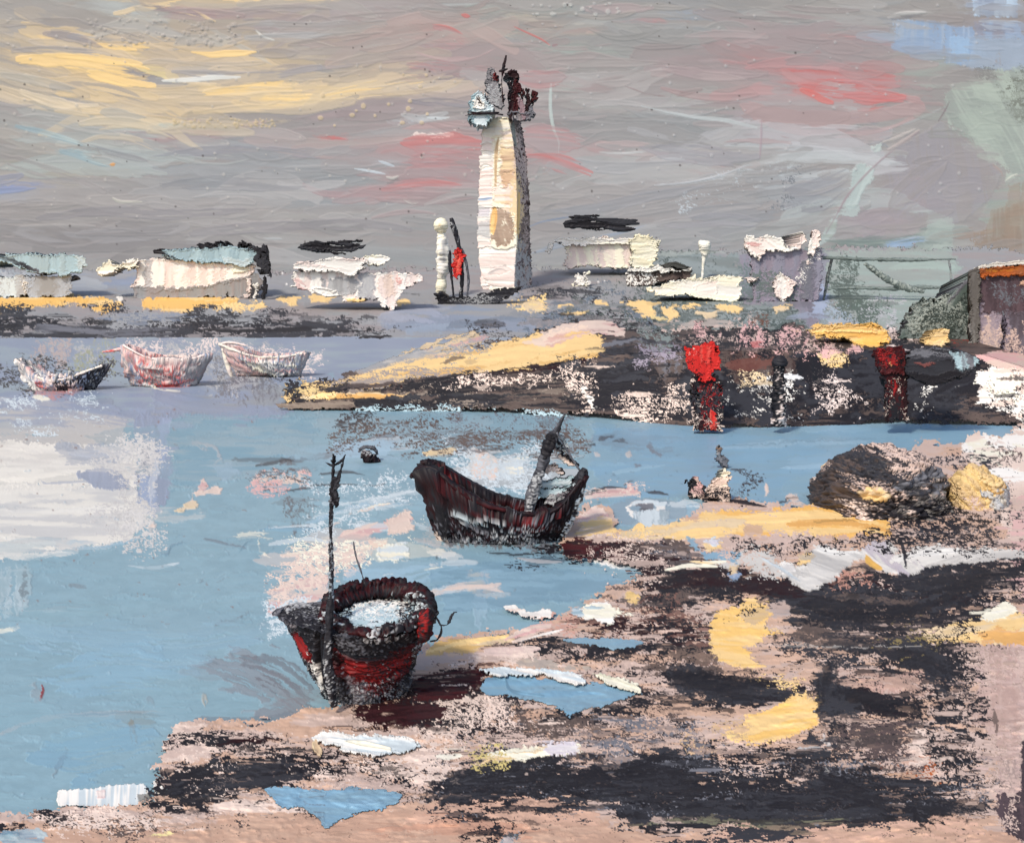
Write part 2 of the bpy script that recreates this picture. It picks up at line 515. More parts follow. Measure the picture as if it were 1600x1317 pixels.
# ---- sky: a curved backdrop of brushed paint half a kilometre off
SKY = '''
b gw/gy w150 o.8 d.1 : -200 20 150 35 420 60 700 70
b gy/gw w120 o.8 d.1 : -200 220 120 240 330 260 600 240
b #a5a6a8/gm w120 o.85 d.1 : 180 270 360 265 520 280 700 300
b gm/gy w120 o.8 d.1 : -200 360 200 350 480 350 760 370
b gy/gc w150 o.8 d.1 : 820 60 1050 70 1250 60 1420 40
b gc/gy w150 o.8 d.1 : 830 260 1000 240 1150 250 1260 240
b #a09fa0/gm w90 o.85 d.1 : 830 350 1000 330 1140 345 1280 350
b gm/pm w130 o.7 d.15 : 1060 110 1180 100 1300 110 1440 120
b #a99c92/gw w70 o.7 d.2 : -100 60 80 50 200 70 340 95
b #a9a29b w40 o.7 d.25 : 0 30 120 38 240 30 380 42
b #a5a0a0 w34 o.7 d.3 : 60 52 200 60 340 80 470 84
b gl/#c3c8c4 w20 o.75 d.25 : 150 2 190 12 230 22 270 30
b #c8ccc6 w9 o.7 d.3 : 160 14 220 26 262 32
b gd w6 o.7 d.3 : 205 10 240 14 275 17
b yp/yl w20 o.85 d.2 : 170 -4 280 2 400 2 530 -4
b yp w14 o.7 d.3 : 280 8 340 14 420 8 500 4
b pr/pk w9 o.6 d.2 : 264 10 284 14 306 18 332 24
b pk w12 o.5 d.3 : 290 18 330 22 366 28
b gm/pm w30 o.6 d.2 : 300 36 400 40 520 30 640 26
b gl w10 o.6 d.35 : 395 20 470 16 560 12
b gl w12 o.6 d.35 : 410 36 480 38 550 30
b #d2cfca w6 o.7 d.3 : 350 71 370 67 400 60 420 52
b #d9d5cc w4 o.8 d.2 : 415 62 426 57 440 52
b gl w10 o.5 d.35 : 440 74 520 72 610 66
b #a39da6 w26 o.8 d.25 : 70 52 110 58 145 70 170 76
b yp/yl w11 o.9 d.15 : -20 60 40 62 100 70 180 82
b yl w9 o.95 d.1 : 150 68 180 76 215 80
b yl w13 o.95 d.1 : 205 74 230 70 262 72 284 78
b yl/yp w12 o.8 d.2 : 300 82 340 86 400 82
b #ab9fa2 w10 o.8 d.25 : 120 78 190 92 260 96 340 94
b yl/yp w20 o.95 d.12 : 22 92 60 92 100 84 130 86
b yl w24 o.95 d.08 : 84 86 120 88 160 94 225 100
b yl/yp w16 o.9 d.15 : 24 94 60 104 100 112 150 122
b yp/yt w34 o.7 d.25 : 60 112 110 122 160 134 230 142
b yl w18 o.95 d.1 : 138 116 165 122 190 128 206 134
b yl/yp w15 o.9 d.15 : 120 128 160 138 210 146
b yp w22 o.7 d.25 : -30 100 30 118 90 138 150 148
b yt/yp w34 o.75 d.2 : 110 140 190 158 280 166 360 162
b yp w20 o.8 d.2 : -40 128 30 148 90 168 160 178
b yt/yp w26 o.8 d.2 : 60 160 130 176 210 184 290 180
b gl/#c9c4b6 w22 o.6 d.3 : -40 112 20 118 70 126
b gl/gc w24 o.6 d.3 : 225 92 290 98 360 96 400 90
b gl w10 o.7 d.3 : 230 108 300 112 380 106
b #e6e2da w7 o.95 d.05 e.8 : 254 127 300 125 340 122 376 121
b yl/yp w14 o.75 d.25 : 384 100 420 104 470 100
b yp w14 o.6 d.35 : 310 90 380 92 470 88 560 92
b yt w9 o.7 d.3 : 410 84 470 88 560 96
b yt/yp w34 o.9 d.12 : 330 150 400 146 470 148 540 150
b yl/yp w18 o.8 d.2 : 286 142 310 140 330 140
b yl/yp w18 o.85 d.18 : 360 138 400 132 440 130
b yp/yt w32 o.95 d.1 : 500 140 550 130 600 126 660 122
b yp/yl w20 o.8 d.2 : 320 165 400 162 500 160 560 164
b yp w16 o.85 d.18 : 510 150 570 148 630 146
b yt w10 o.9 d.3 h2.2 f2.2 : 280 193 330 195 400 192 470 186
b yt w14 o.7 d.25 : 200 192 260 196 330 186
b #aa9f99/gy w26 o.7 d.25 : 420 116 480 112 530 104
b gm/gw w24 o.6 d.25 : 360 110 440 114 510 122
b pk/pm w40 o.6 d.2 : 570 62 620 66 680 78 740 90
b pk/pr w26 o.5 d.3 : 640 26 690 44 730 62
b pr/pk w11 o.7 d.2 : 678 42 700 46 722 56
b pk/pr w14 o.6 d.3 : 680 74 720 78 750 90
b pk/pm w50 o.6 d.2 : 560 104 640 108 720 108 770 114
b pr/pk w8 o.6 d.3 : 585 106 620 104 660 106
b gy/gg w46 o.7 d.15 : 700 10 730 34 750 50
b gg/gy w40 o.6 d.2 : 690 24 730 30 780 24 820 20
k gy/gg o.7 d.1 g35 : 684 22 740 8 790 30 800 62 760 64 720 58
b #b9b4a8 w12 o.8 d.2 : 734 26 758 44 780 56 800 62
b pr w8 o.8 d.2 : 722 24 728 25 734 26
b gl w10 o.5 d.3 : 520 2 640 10 760 4
b #a0a0a6 w14 o.7 d.25 : 640 148 690 152 750 156
b gc/gl w22 o.8 d.2 : 655 138 680 136 706 138
k gl/gc o.8 g100 : 708 136 736 132 746 144 730 154 710 150
b gd w14 o.6 d.3 : 726 138 752 142 770 146
b #8f8d96 w12 o.6 d.3 : 650 156 700 158 740 160
b gm/pm w60 o.6 d.2 : 470 200 560 190 650 180 730 190
b pk w12 o.6 d.3 : 200 214 280 208 360 206
b #c3c8bf w13 o.7 d.25 : 180 200 220 198 268 196
b pm w18 o.7 d.2 : 160 205 230 214 300 213 350 208
b tl/#b9c8c6 w11 o.85 d.15 : 22 197 50 203 90 214 128 226
b gd w10 o.5 d.3 : 30 210 90 222 150 236 210 240
b tl/#b4c4c2 w16 o.85 d.15 : 92 234 120 242 148 252 170 258
b tl w10 o.5 d.4 : 130 224 170 234 206 240
b #e0a468 w7 o.9 d0 : 172 258 180 257
b gd w4 o.7 d.2 : 150 264 166 258 174 250
b gd w4 o.5 d.2 : 212 250 222 232 228 224
b #98989f/gm w40 o.6 d.2 : -40 240 40 250 130 276
b gw/#a8a496 w22 o.6 d.25 : 20 256 80 264 150 262
b #c9bdb2 w6 o.6 d.3 : -10 262 20 254 40 262
b bv w12 o.75 d.2 : -30 290 20 288 66 292
b bv/bl w15 o.85 d.15 : -30 304 10 302 44 296
b bl w9 o.5 d.3 : -30 312 30 310 90 302
b #c6b8a8 w6 o.6 d.3 : -10 346 20 346 46 348
b gy w34 o.6 d.3 : 60 300 140 298 240 320
b #c8c2b6 w5 o.7 d.3 h2 : 176 310 190 316 222 316 
b gm w24 o.5 d.3 : 120 330 240 340 330 330 420 336
b #9c9da0 w34 o.6 d.25 : 250 240 360 232 460 228
b #9a9c9f/gc w60 o.7 d.2 : 240 290 380 284 500 290 610 276
b #9a9ea6/gl w14 o.7 d.25 : 420 246 500 238 570 242 630 256
b gl/#b4bcc8 w10 o.8 d.2 : 508 232 545 233 590 240 632 254
b #ccd2d6 w5 o.85 d.1 : 554 264 580 268 602 272
b #c8ced4 w5 o.85 d.1 : 592 252 604 256 616 260
b pm/gm w20 o.7 d.25 : 460 208 520 210 600 206 650 214
b pr w6 o.75 d.2 : 508 213 525 216 544 219
k pk/pm o.85 d.05 g2 : 634 206 745 196 745 300 700 306 652 318 560 312 600 290 632 270
b pr/pk w16 o.5 d.3 : 640 216 690 218 750 214
b pk/pr w14 o.5 d.3 : 634 254 690 252 745 256
b pk w22 o.6 d.3 : 520 312 580 300 640 296 700 300
k wp/ps o.95 d.2 g2 h1.6 : 640 216 652 206 700 206 716 200 710 214 690 218 670 214
b gl/#cdd6da w9 o.7 d.25 : 632 186 650 190 658 196
b #d4d8d8 w7 o.8 d.2 : 666 184 690 186 704 184
b gl w6 o.7 d.3 : 588 208 630 204 660 200
b #bfb9b2 w5 o.8 d.2 h2 : 604 277 614 279 622 276
b #cfc8c0 w7 o.8 d.1 h2 : 630 312 644 318 654 316
b gl/gc w16 o.7 d.2 : 666 292 680 304 690 316
k gc/gm o.75 d.05 g5 : 662 318 700 312 745 310 745 450 640 450 560 400 600 340
b gc w50 o.6 d.2 : 420 400 520 396 640 400 740 420
b #979498/gm w50 o.6 d.25 : -60 400 60 396 200 380 320 372
b gl w5 o.7 d.3 : 412 372 425 373 440 373
b gl w5 o.7 d.3 : 536 341 550 340 580 337
b gc w36 o.7 d.2 : 820 400 930 400 1060 396
#! right of the lighthouse
b yt/#c4b4a6 w18 o.6 d.25 : 800 24 850 38 900 46 950 44
b #beb2a0 w20 o.6 d.3 : 806 44 860 60 920 60 980 46
b gg/gy w26 o.6 d.25 : 800 10 860 14 920 4
b pk w8 o.6 d.3 : 860 48 900 48 940 44
b pr w4 o.8 d.1 : 803 42 820 50 846 62 860 72
b #b4aaa8 w16 o.7 d.2 : 806 60 830 68 856 76
b pk w9 o.6 d.3 : 985 32 1020 30 1055 34
b bl/gc w22 o.4 d.4 : 1060 22 1110 20 1150 30
b gc w34 o.6 d.3 : 980 60 1080 56 1180 64
b gy/gg w40 o.7 d.2 : 830 90 920 84 1010 92
k pk/pm o.8 d.1 : 815 118 862 116 862 140 872 180 872 245 920 268 910 274 850 262 820 258
b pr/pk w16 o.5 d.25 : 816 122 840 122 866 120
b pr/pk w26 o.6 d.2 : 818 244 850 244 880 256 916 268
b pk w16 o.6 d.3 : 872 206 910 212 960 224 1010 232
k #b5b9b3/gy o.9 d.05 g2 h1.2 : 862 124 872 118 930 122 990 130 1016 136 1000 160 960 186 900 184 868 182
b #c3cbc6 w5 o.9 d.05 h1.4 : 861 130 860 150 861 180 866 205 873 222 872 243
b gl w9 o.6 d.3 : 890 120 930 120 945 124
b pk w4 o.7 d.3 : 900 132 910 140 920 136 930 144 946 132 960 122 980 120
b pk w9 o.5 d.35 : 920 168 930 172 944 168
b gc/gy w50 o.8 d.1 : 880 236 930 230 1010 232
b #b9b9b7 w12 o.6 d.3 : 920 180 940 182 962 188
b #a09fa0/gc w60 o.85 d.15 : 960 190 1040 196 1120 206 1180 214
b #c2c5c4 w6 o.85 d.05 : 1002 166 1040 175 1090 184 1130 188 1184 200
b #c9cac8 w5 o.8 d.1 : 936 238 970 240 1010 237
b #c9cac8 w6 o.85 d.05 h1.6 : 1034 250 1050 248 1070 250
b #c4c4c6 w4 o.7 d.2 h1.5 : 910 290 950 288 1000 284
b #c4c4c6 w4 o.7 d.2 h1.5 : 1022 290 1070 286 1120 276 1170 258
b #c4c4c6 w5 o.6 d.3 : 986 310 1050 300 1110 296
b #a8949a w5 o.6 d.2 : 1190 190 1189 220 1187 248
b pk w12 o.5 d.3 : 1090 270 1110 266 1130 260
b #c9bcc0 w5 o.85 d.1 h1.5 : 1030 122 1040 120 1052 114
k pm/#b49c9c o.5 d.2 : 1030 90 1130 84 1240 96 1260 140 1200 190 1100 176 1040 140
s #b4b6b8 n.4 x14 y8 p10 : 1060 300 1120 272 1160 270 1160 318 1110 330 1060 330
k pm/gm o.6 d.2 : 1230 40 1340 30 1400 60 1400 100 1240 80
b pk w26 o.6 d.2 : 1300 60 1340 66 1390 70
b #8e8688 w9 o.6 d.2 : 1312 70 1335 82 1370 88
b pk/pr w22 o.65 d.2 : 1140 92 1180 98 1230 104 1300 108
b pr/pk w50 o.75 d.15 e.4 : 1240 122 1290 120 1340 124 1400 130
b pr w34 o.8 d.12 : 1250 142 1300 146 1350 150 1416 152
b #d9665e w12 o.7 d.15 : 1250 140 1266 148 1284 156 1302 162
b pr w20 o.7 d.2 : 1310 164 1350 166 1400 158
k #b7b0b4 o.9 : 1290 146 1302 144 1306 152 1296 153
b #a89ca0 w8 o.6 d.3 : 1330 152 1350 154 1372 156
k #b4a9ae/gm o.6 d.1 : 1160 172 1240 170 1300 174 1300 215 1200 226 1150 210
b #bcbcbe w9 o.7 d.35 : 1160 142 1180 148 1220 150
s #b9bcbb n.6 x26 y5 p14 : 1288 172 1326 172 1330 232 1290 232
s #8f9094 n.5 x24 y6 p14 : 1332 180 1380 184 1370 226 1330 226
b gc/gy w40 o.6 d.25 : 1200 260 1270 240 1330 226
b gl w6 o.6 d.3 : 1340 216 1390 200 1440 184 1470 170
b #c7b7ae w8 o.6 d.3 : 1236 206 1260 204 1290 198
k gm/#8a8a90 o.75 d.1 g80 : 1198 262 1240 256 1246 310 1236 340 1200 330
b #77777d w14 o.8 d.3 f1 : 1216 280 1220 296 1228 310
s #c0c4c6 n.5 x9 y10 p8 : 1200 256 1246 250 1240 320 1228 330 1226 276 1204 268
s #8c8e94 n.5 x26 y4 p14 : 1240 276 1300 280 1296 330 1236 330
k #bdc7c4 o.95 r4 g110 h1.4 : 1328 268 1344 256 1366 262 1364 278 1350 300 1340 322 1328 330 1316 318 1330 296
k #bdc7c4/gg o.9 r3 h1.3 : 1314 318 1346 322 1340 336 1310 336 1300 370 1278 384 1284 372 1306 330
k #c3cac6 o.95 r3 h1.5 : 1362 232 1378 222 1374 238 1366 242
k #a29ca0/gm o.9 d.05 r2 g80 h1.2 : 1312 312 1330 330 1352 300 1372 262 1380 240 1410 226 1470 190 1500 210 1566 272 1550 306 1508 346 1430 366 1330 384 1300 380
k #a59da0/#a8999c o.6 d.2 g10 : 1380 300 1440 274 1450 320 1420 352 1340 372 1330 350
b #a78f94 w4 o.8 d.1 h1.6 : 1290 366 1310 330 1330 300 1366 262
b #c5b4ae w4 o.8 d.1 h1.8 : 1388 234 1410 222 1436 204
b #c9bfb8 w4 o.9 d.1 h2 : 1380 222 1400 216 1430 202
b #8a7b7e w3 o.8 d0 h1 : 1466 190 1476 174 1484 158
k gy/gg o.7 d.1 : 1392 80 1480 76 1500 116 1470 140 1400 132
k bl/#a9b6c6 o.85 d.1 g90 f1 : 1396 30 1480 34 1474 88 1400 76
k bl/#b8cbe0 o.9 d.1 g90 f1 : 1476 40 1520 44 1524 104 1474 100
k #a6c2de o.7 d.2 g90 f1 : 1484 60 1516 58 1514 88 1486 86
k bl/#c3d6e8 o.9 d.1 g90 f1 : 1520 -20 1590 -20 1590 30 1524 26
k #9a98a4/bl o.8 d.15 g90 f1 : 1524 36 1590 36 1600 60 1560 66 1526 56
k #a4b1c2 o.85 d.1 g90 f1 : 1520 62 1620 60 1620 116 1516 108
b #8f8d97 w18 o.8 d.25 : 1530 44 1556 42 1580 48
b #cfccc8 w5 o.7 d.1 h2 : 1388 28 1410 22 1446 20
b gd w4 o.7 d.1 h1 : 1392 31 1420 27 1440 25
k gg/#b5beb1 o.9 d.05 r6 g60 : 1480 140 1530 112 1620 104 1620 380 1560 300 1576 270 1540 240 1490 200 1476 180
k #b0b8ac/gg o.7 d.15 r6 g45 : 1490 180 1560 160 1570 250 1540 232
s #6c6c6a n.6 x6 y5 p5 : 1524 106 1550 108 1552 118 1528 118
s #6c6c62 n.5 x7 y9 p9 : 1564 104 1600 110 1600 190 1582 170 1570 140
k gg/gy o.9 r4 : 1556 300 1600 270 1620 340 1560 372 1530 340
b #b99a92 w6 o.7 d.2 : 1550 256 1564 270 1566 276
b #e4e0d0 w4 o.9 d0 h2 : 1570 284 1580 276 1590 272
k #a3998a/br o.8 d.15 g90 : 1550 330 1620 310 1620 440 1530 440 1530 390
k br/#a28a78 o.5 d.35 g90 : 1576 290 1620 280 1620 430 1560 420
s br n.4 x10 y12 p10 : 1524 372 1590 340 1590 408 1524 412
k ge/gg o.9 d.05 r5 g5 : 1270 382 1330 376 1430 362 1470 340 1490 352 1480 420 1270 420
b bl/#aab4c4 w16 o.7 d.2 : 1384 384 1410 380 1446 374
k #b4bcb4 o.6 d.2 : 1450 330 1490 340 1490 400 1440 400
'''
SKY_TOP = '''
b #e6e2da w6 o.9 d.1 e.8 : 254 127 300 125 340 122 376 121
b yl w22 o.75 d.3 : 30 94 80 94 150 100 230 112
b yl w20 o.75 d.3 : 140 116 180 124 240 134
b yl w12 o.8 d.25 : 300 82 340 86 400 82
b yl/yp w16 o.7 d.3 : 320 146 400 140 470 142
b pr/pk w30 o.65 d.3 : 1250 136 1310 144 1370 148 1420 152
b yl w14 o.7 d.3 : 90 88 130 90 170 96 220 101
b yl w12 o.6 d.35 : 140 118 170 124 205 133
b yl w8 o.7 d.3 : 150 69 180 76 212 79
b yl w9 o.7 d.3 : 205 73 235 71 280 78
b pr/pk w5 o.7 d.25 : 510 213 525 216 544 219
b #ccd2d6 w4 o.8 d.1 : 554 264 580 268 602 272
b #c8ced4 w4 o.8 d.1 : 592 252 604 256 616 260
k wp/ps o.85 d.3 g2 h1.4 : 642 214 652 206 700 206 714 202 708 212 690 216 670 213
b #cfc8c0 w5 o.8 d.1 h2 : 630 312 644 318 654 316
b #bfb9b2 w4 o.8 d.2 h2 : 604 277 614 279 622 276
b #d4d8d8 w5 o.7 d.25 : 668 184 690 186 702 184
b #d9d5cc w3 o.8 d.2 : 400 48 412 58 428 63
b #c3cbc6 w4 o.85 d.05 h1.4 : 861 130 860 150 861 180 866 205 873 222 872 243
b #c2c5c4 w5 o.7 d.1 : 1002 166 1040 175 1090 184 1130 188 1184 200
b #c9cac8 w4 o.7 d.2 : 936 238 970 240 1010 237
b #c9cac8 w5 o.8 d.1 h1.6 : 1034 250 1050 248 1070 250
b #c4c4c6 w3 o.7 d.2 h1.5 : 1022 290 1070 286 1120 276 1170 258
b pr w3 o.7 d.1 : 803 42 820 50 846 62 860 72
b #a07a80 w3 o.6 d.1 : 862 72 872 70
b #d9726a w9 o.6 d.35 : 1252 141 1270 148 1286 157 1300 161
b pr w12 o.4 d.4 : 1320 150 1360 153 1412 152
s #b9bcbf n.3 x14 y7 p8 : 1064 300 1120 276 1158 272 1156 316 1110 326 1064 326
b pk/pr w9 o.6 d.25 : 676 42 700 47 722 56
b pr w6 o.7 d.2 : 722 24 728 25 734 26
b tl/#b9c8c6 w8 o.6 d.25 : 22 197 50 203 90 214 128 226
b tl/#b4c4c2 w10 o.6 d.25 : 92 236 120 242 148 252 168 258
b #e0a468 w6 o.9 d0 h1.5 : 172 258 180 257
b bv w10 o.5 d.3 : -20 300 20 298 56 294
b #c8c2b6 w4 o.8 d.3 h2 : 176 310 190 316 222 316
b gl w4 o.6 d.3 : 412 372 425 373 440 373
b #a8949a w3 o.6 d.2 : 1190 190 1189 220 1187 248
b #7d8ea8 w2 o.6 d.3 : 828 354 850 346 900 338 960 332
k #b9c2be o.9 r3 g110 d.1 h1.2 : 1328 268 1344 256 1366 262 1364 278 1350 300 1340 322 1328 330 1318 320 1330 296
k #b9c2be/gg o.8 r3 d.15 h1.1 : 1314 318 1344 322 1338 338 1312 338 1300 368 1280 384 1284 372 1306 330
k #bcc3be o.9 r3 h1.3 : 1362 232 1378 224 1374 238 1366 242
b #a8979a w3 o.8 d.1 h1.5 : 1290 366 1308 334 1326 304 1360 266 1392 238 1436 206
b #8a7b7e w2.4 o.8 d0 h1 : 1466 190 1476 174 1484 158
s #85868a n.5 x8 y10 p8 : 1204 270 1242 264 1244 320 1210 336
s #b4bbbd n.35 x8 y9 p6 : 1200 256 1246 252 1240 276 1204 270
b #a49da2/gm w60 o.55 d.15 : 1390 330 1430 290 1480 250
b #a39a9e/gm w50 o.5 d.2 : 1350 350 1420 340 1490 330
b gg/ge w9 o.7 d.25 : 1290 376 1350 380 1420 374 1480 360
b bl/#aab4c4 w12 o.6 d.3 : 1386 384 1410 380 1446 374
b #97959a w22 o.5 d.3 : 1230 300 1280 290 1330 270
b #8f8d92 w14 o.5 d.35 : 1250 330 1290 320 1320 300
b #9d9aa0 w26 o.5 d.3 : 1000 230 1060 240 1130 246 1180 244
b #a9a7a9 w16 o.5 d.3 : 880 250 940 262 1010 262 1080 256
b #9a999d w22 o.5 d.3 : 860 330 940 322 1020 306 1100 290
b #a09ca0 w24 o.5 d.3 : 1040 350 1120 344 1190 350
b #8f8d90 w16 o.45 d.35 : 120 222 170 238 230 252
b #96949a w24 o.5 d.3 : 240 244 330 236 430 236 500 244
b #8d8c90 w20 o.45 d.35 : 250 292 350 286 460 290 540 286
b #a29a98 w22 o.5 d.35 : 0 246 60 262 120 282 160 300
b #8f8a8e w22 o.45 d.35 : 60 340 160 330 260 336 380 330
b #938d90 w20 o.45 d.35 : 300 366 420 356 540 352 640 360
b #9c9490 w16 o.5 d.35 : 0 40 80 34 150 44 220 62
b #908a92 w16 o.5 d.35 : 70 52 120 60 160 74
b #a8a29e w20 o.5 d.3 : 340 46 420 40 520 44 600 38
b #a39a9a w18 o.5 d.3 : 420 110 500 104 560 100
b #b3b1b0 w9 o.6 d.35 : 380 60 440 58 520 54
b #8f8c92 w12 o.5 d.35 : 640 158 690 160 740 166
b pk/pm w30 o.5 d.3 : 640 250 690 248 742 254
b pk/pr w14 o.5 d.3 : 600 296 660 286 720 290
b pk/pm w22 o.45 d.3 : 640 100 700 108 760 112
b pk/pm w24 o.6 d.25 : 816 122 840 124 880 120
b pk/pm w40 o.6 d.25 : 814 214 850 216 900 222
b pk/pr w24 o.6 d.25 : 816 246 850 248 884 258 918 270
b pk/pr w34 o.55 d.25 : 636 226 690 224 745 226
b pk/pm w40 o.5 d.25 : 630 280 690 276 745 280
b pk/pm w26 o.5 d.3 : 520 316 580 304 640 298
b yp/yl w12 o.6 d.3 : 510 150 560 140 620 134 660 128
b yp/yt w20 o.5 d.3 : 300 176 380 170 470 168 550 158
b #a39ea0 w14 o.6 d.35 : 270 112 350 118 430 116 500 106
b #a29c9c w10 o.6 d.35 : 20 80 80 76 150 82
b #b3aca2 w12 o.6 d.35 : 0 116 60 128 120 142
b #8fa0b6 w8 o.4 d.4 : 830 396 900 376 960 366 1010 352
'''
def build_sky():
    cv = Canvas(axis(-1000, -40, 1640, 2600, 1.35, 14), axis(-500, -30, 520, 560, 1.35, 14))
    cv.fill('gy', 'gm', sx=.25, sy=1.6, var=.05, h=.7)
    paint(cv, SKY)
    c0 = cv.c.copy()
    def slope(X, Y):
        left = .26 * sst((420 - X) / 420) * sst((330 - Y) / 200) - .16 * sst((X - 420) / 160) * sst((760 - X) / 160) * sst((300 - Y) / 160)
        return left - .14 * sst((X - 830) / 200) * sst((Y - 210) / 120) + .05 * sst((X - 1000) / 100) * sst((200 - Y) / 50)
    smear(cv, 30, passes=6, slope=slope)
    rt = sst((cv.U - 1290) / 60)[None, :, None] * .6        # the right-hand corner was knifed on, not brushed
    cv.c = cv.c * (1 - rt) + c0 * rt
    restroke(cv, 260, (-20, 0, 1330, 400), (14, 40), (120, 330), slope, .55, .085, .3, (30, 12), 1, .8, ft=.55, curl=.3)
    restroke(cv, 260, (-20, 0, 1330, 400), (5, 16), (50, 180), slope, .6, .085, .32, (34, 12), 2, 1., ft=.8, curl=.3)
    restroke(cv, 90, (1280, 0, 1620, 400), (10, 26), (30, 90), slope, .5, .05, .3, (22, 14), 3, .8)
    paint(cv, SKY_TOP)
    dots(cv, (130, 28, 370, 72), 90, 2.6, '#b0a79f', 2.2, .6, 1)
    dots(cv, (270, 186, 430, 200), 60, 2.2, '#cbb58f', 1.8, .6, 2)
    dots(cv, (0, 0, 760, 380), 130, 2.0, '#c0b8b0', 1.8, .5, 3)
    dots(cv, (500, 110, 680, 200), 16, 3.4, '#d2bb98', 2.4, .7, 4)
    dots(cv, (0, 0, 1300, 400), 110, 1.5, '#5e5654', .2, .8, 5)
    dots(cv, (820, 0, 1540, 330), 120, 2.0, '#bcb9b8', 1.8, .5, 6)
    dots(cv, (830, 4, 980, 24), 18, 3, '#c0bfba', 2.2, .6, 7)
    R = 520.
    def D(U, V):
        t = (np.abs(U - CX) - 900).clip(0) / F       # flat behind the harbour, curving forward at the sides
        return R / np.sqrt(1 + t * t)
    struct(sheet('sky', cv, D, mat('sky_paint', rough=.6, scale=.12, grain=.05), hk=.32))
build_sky()

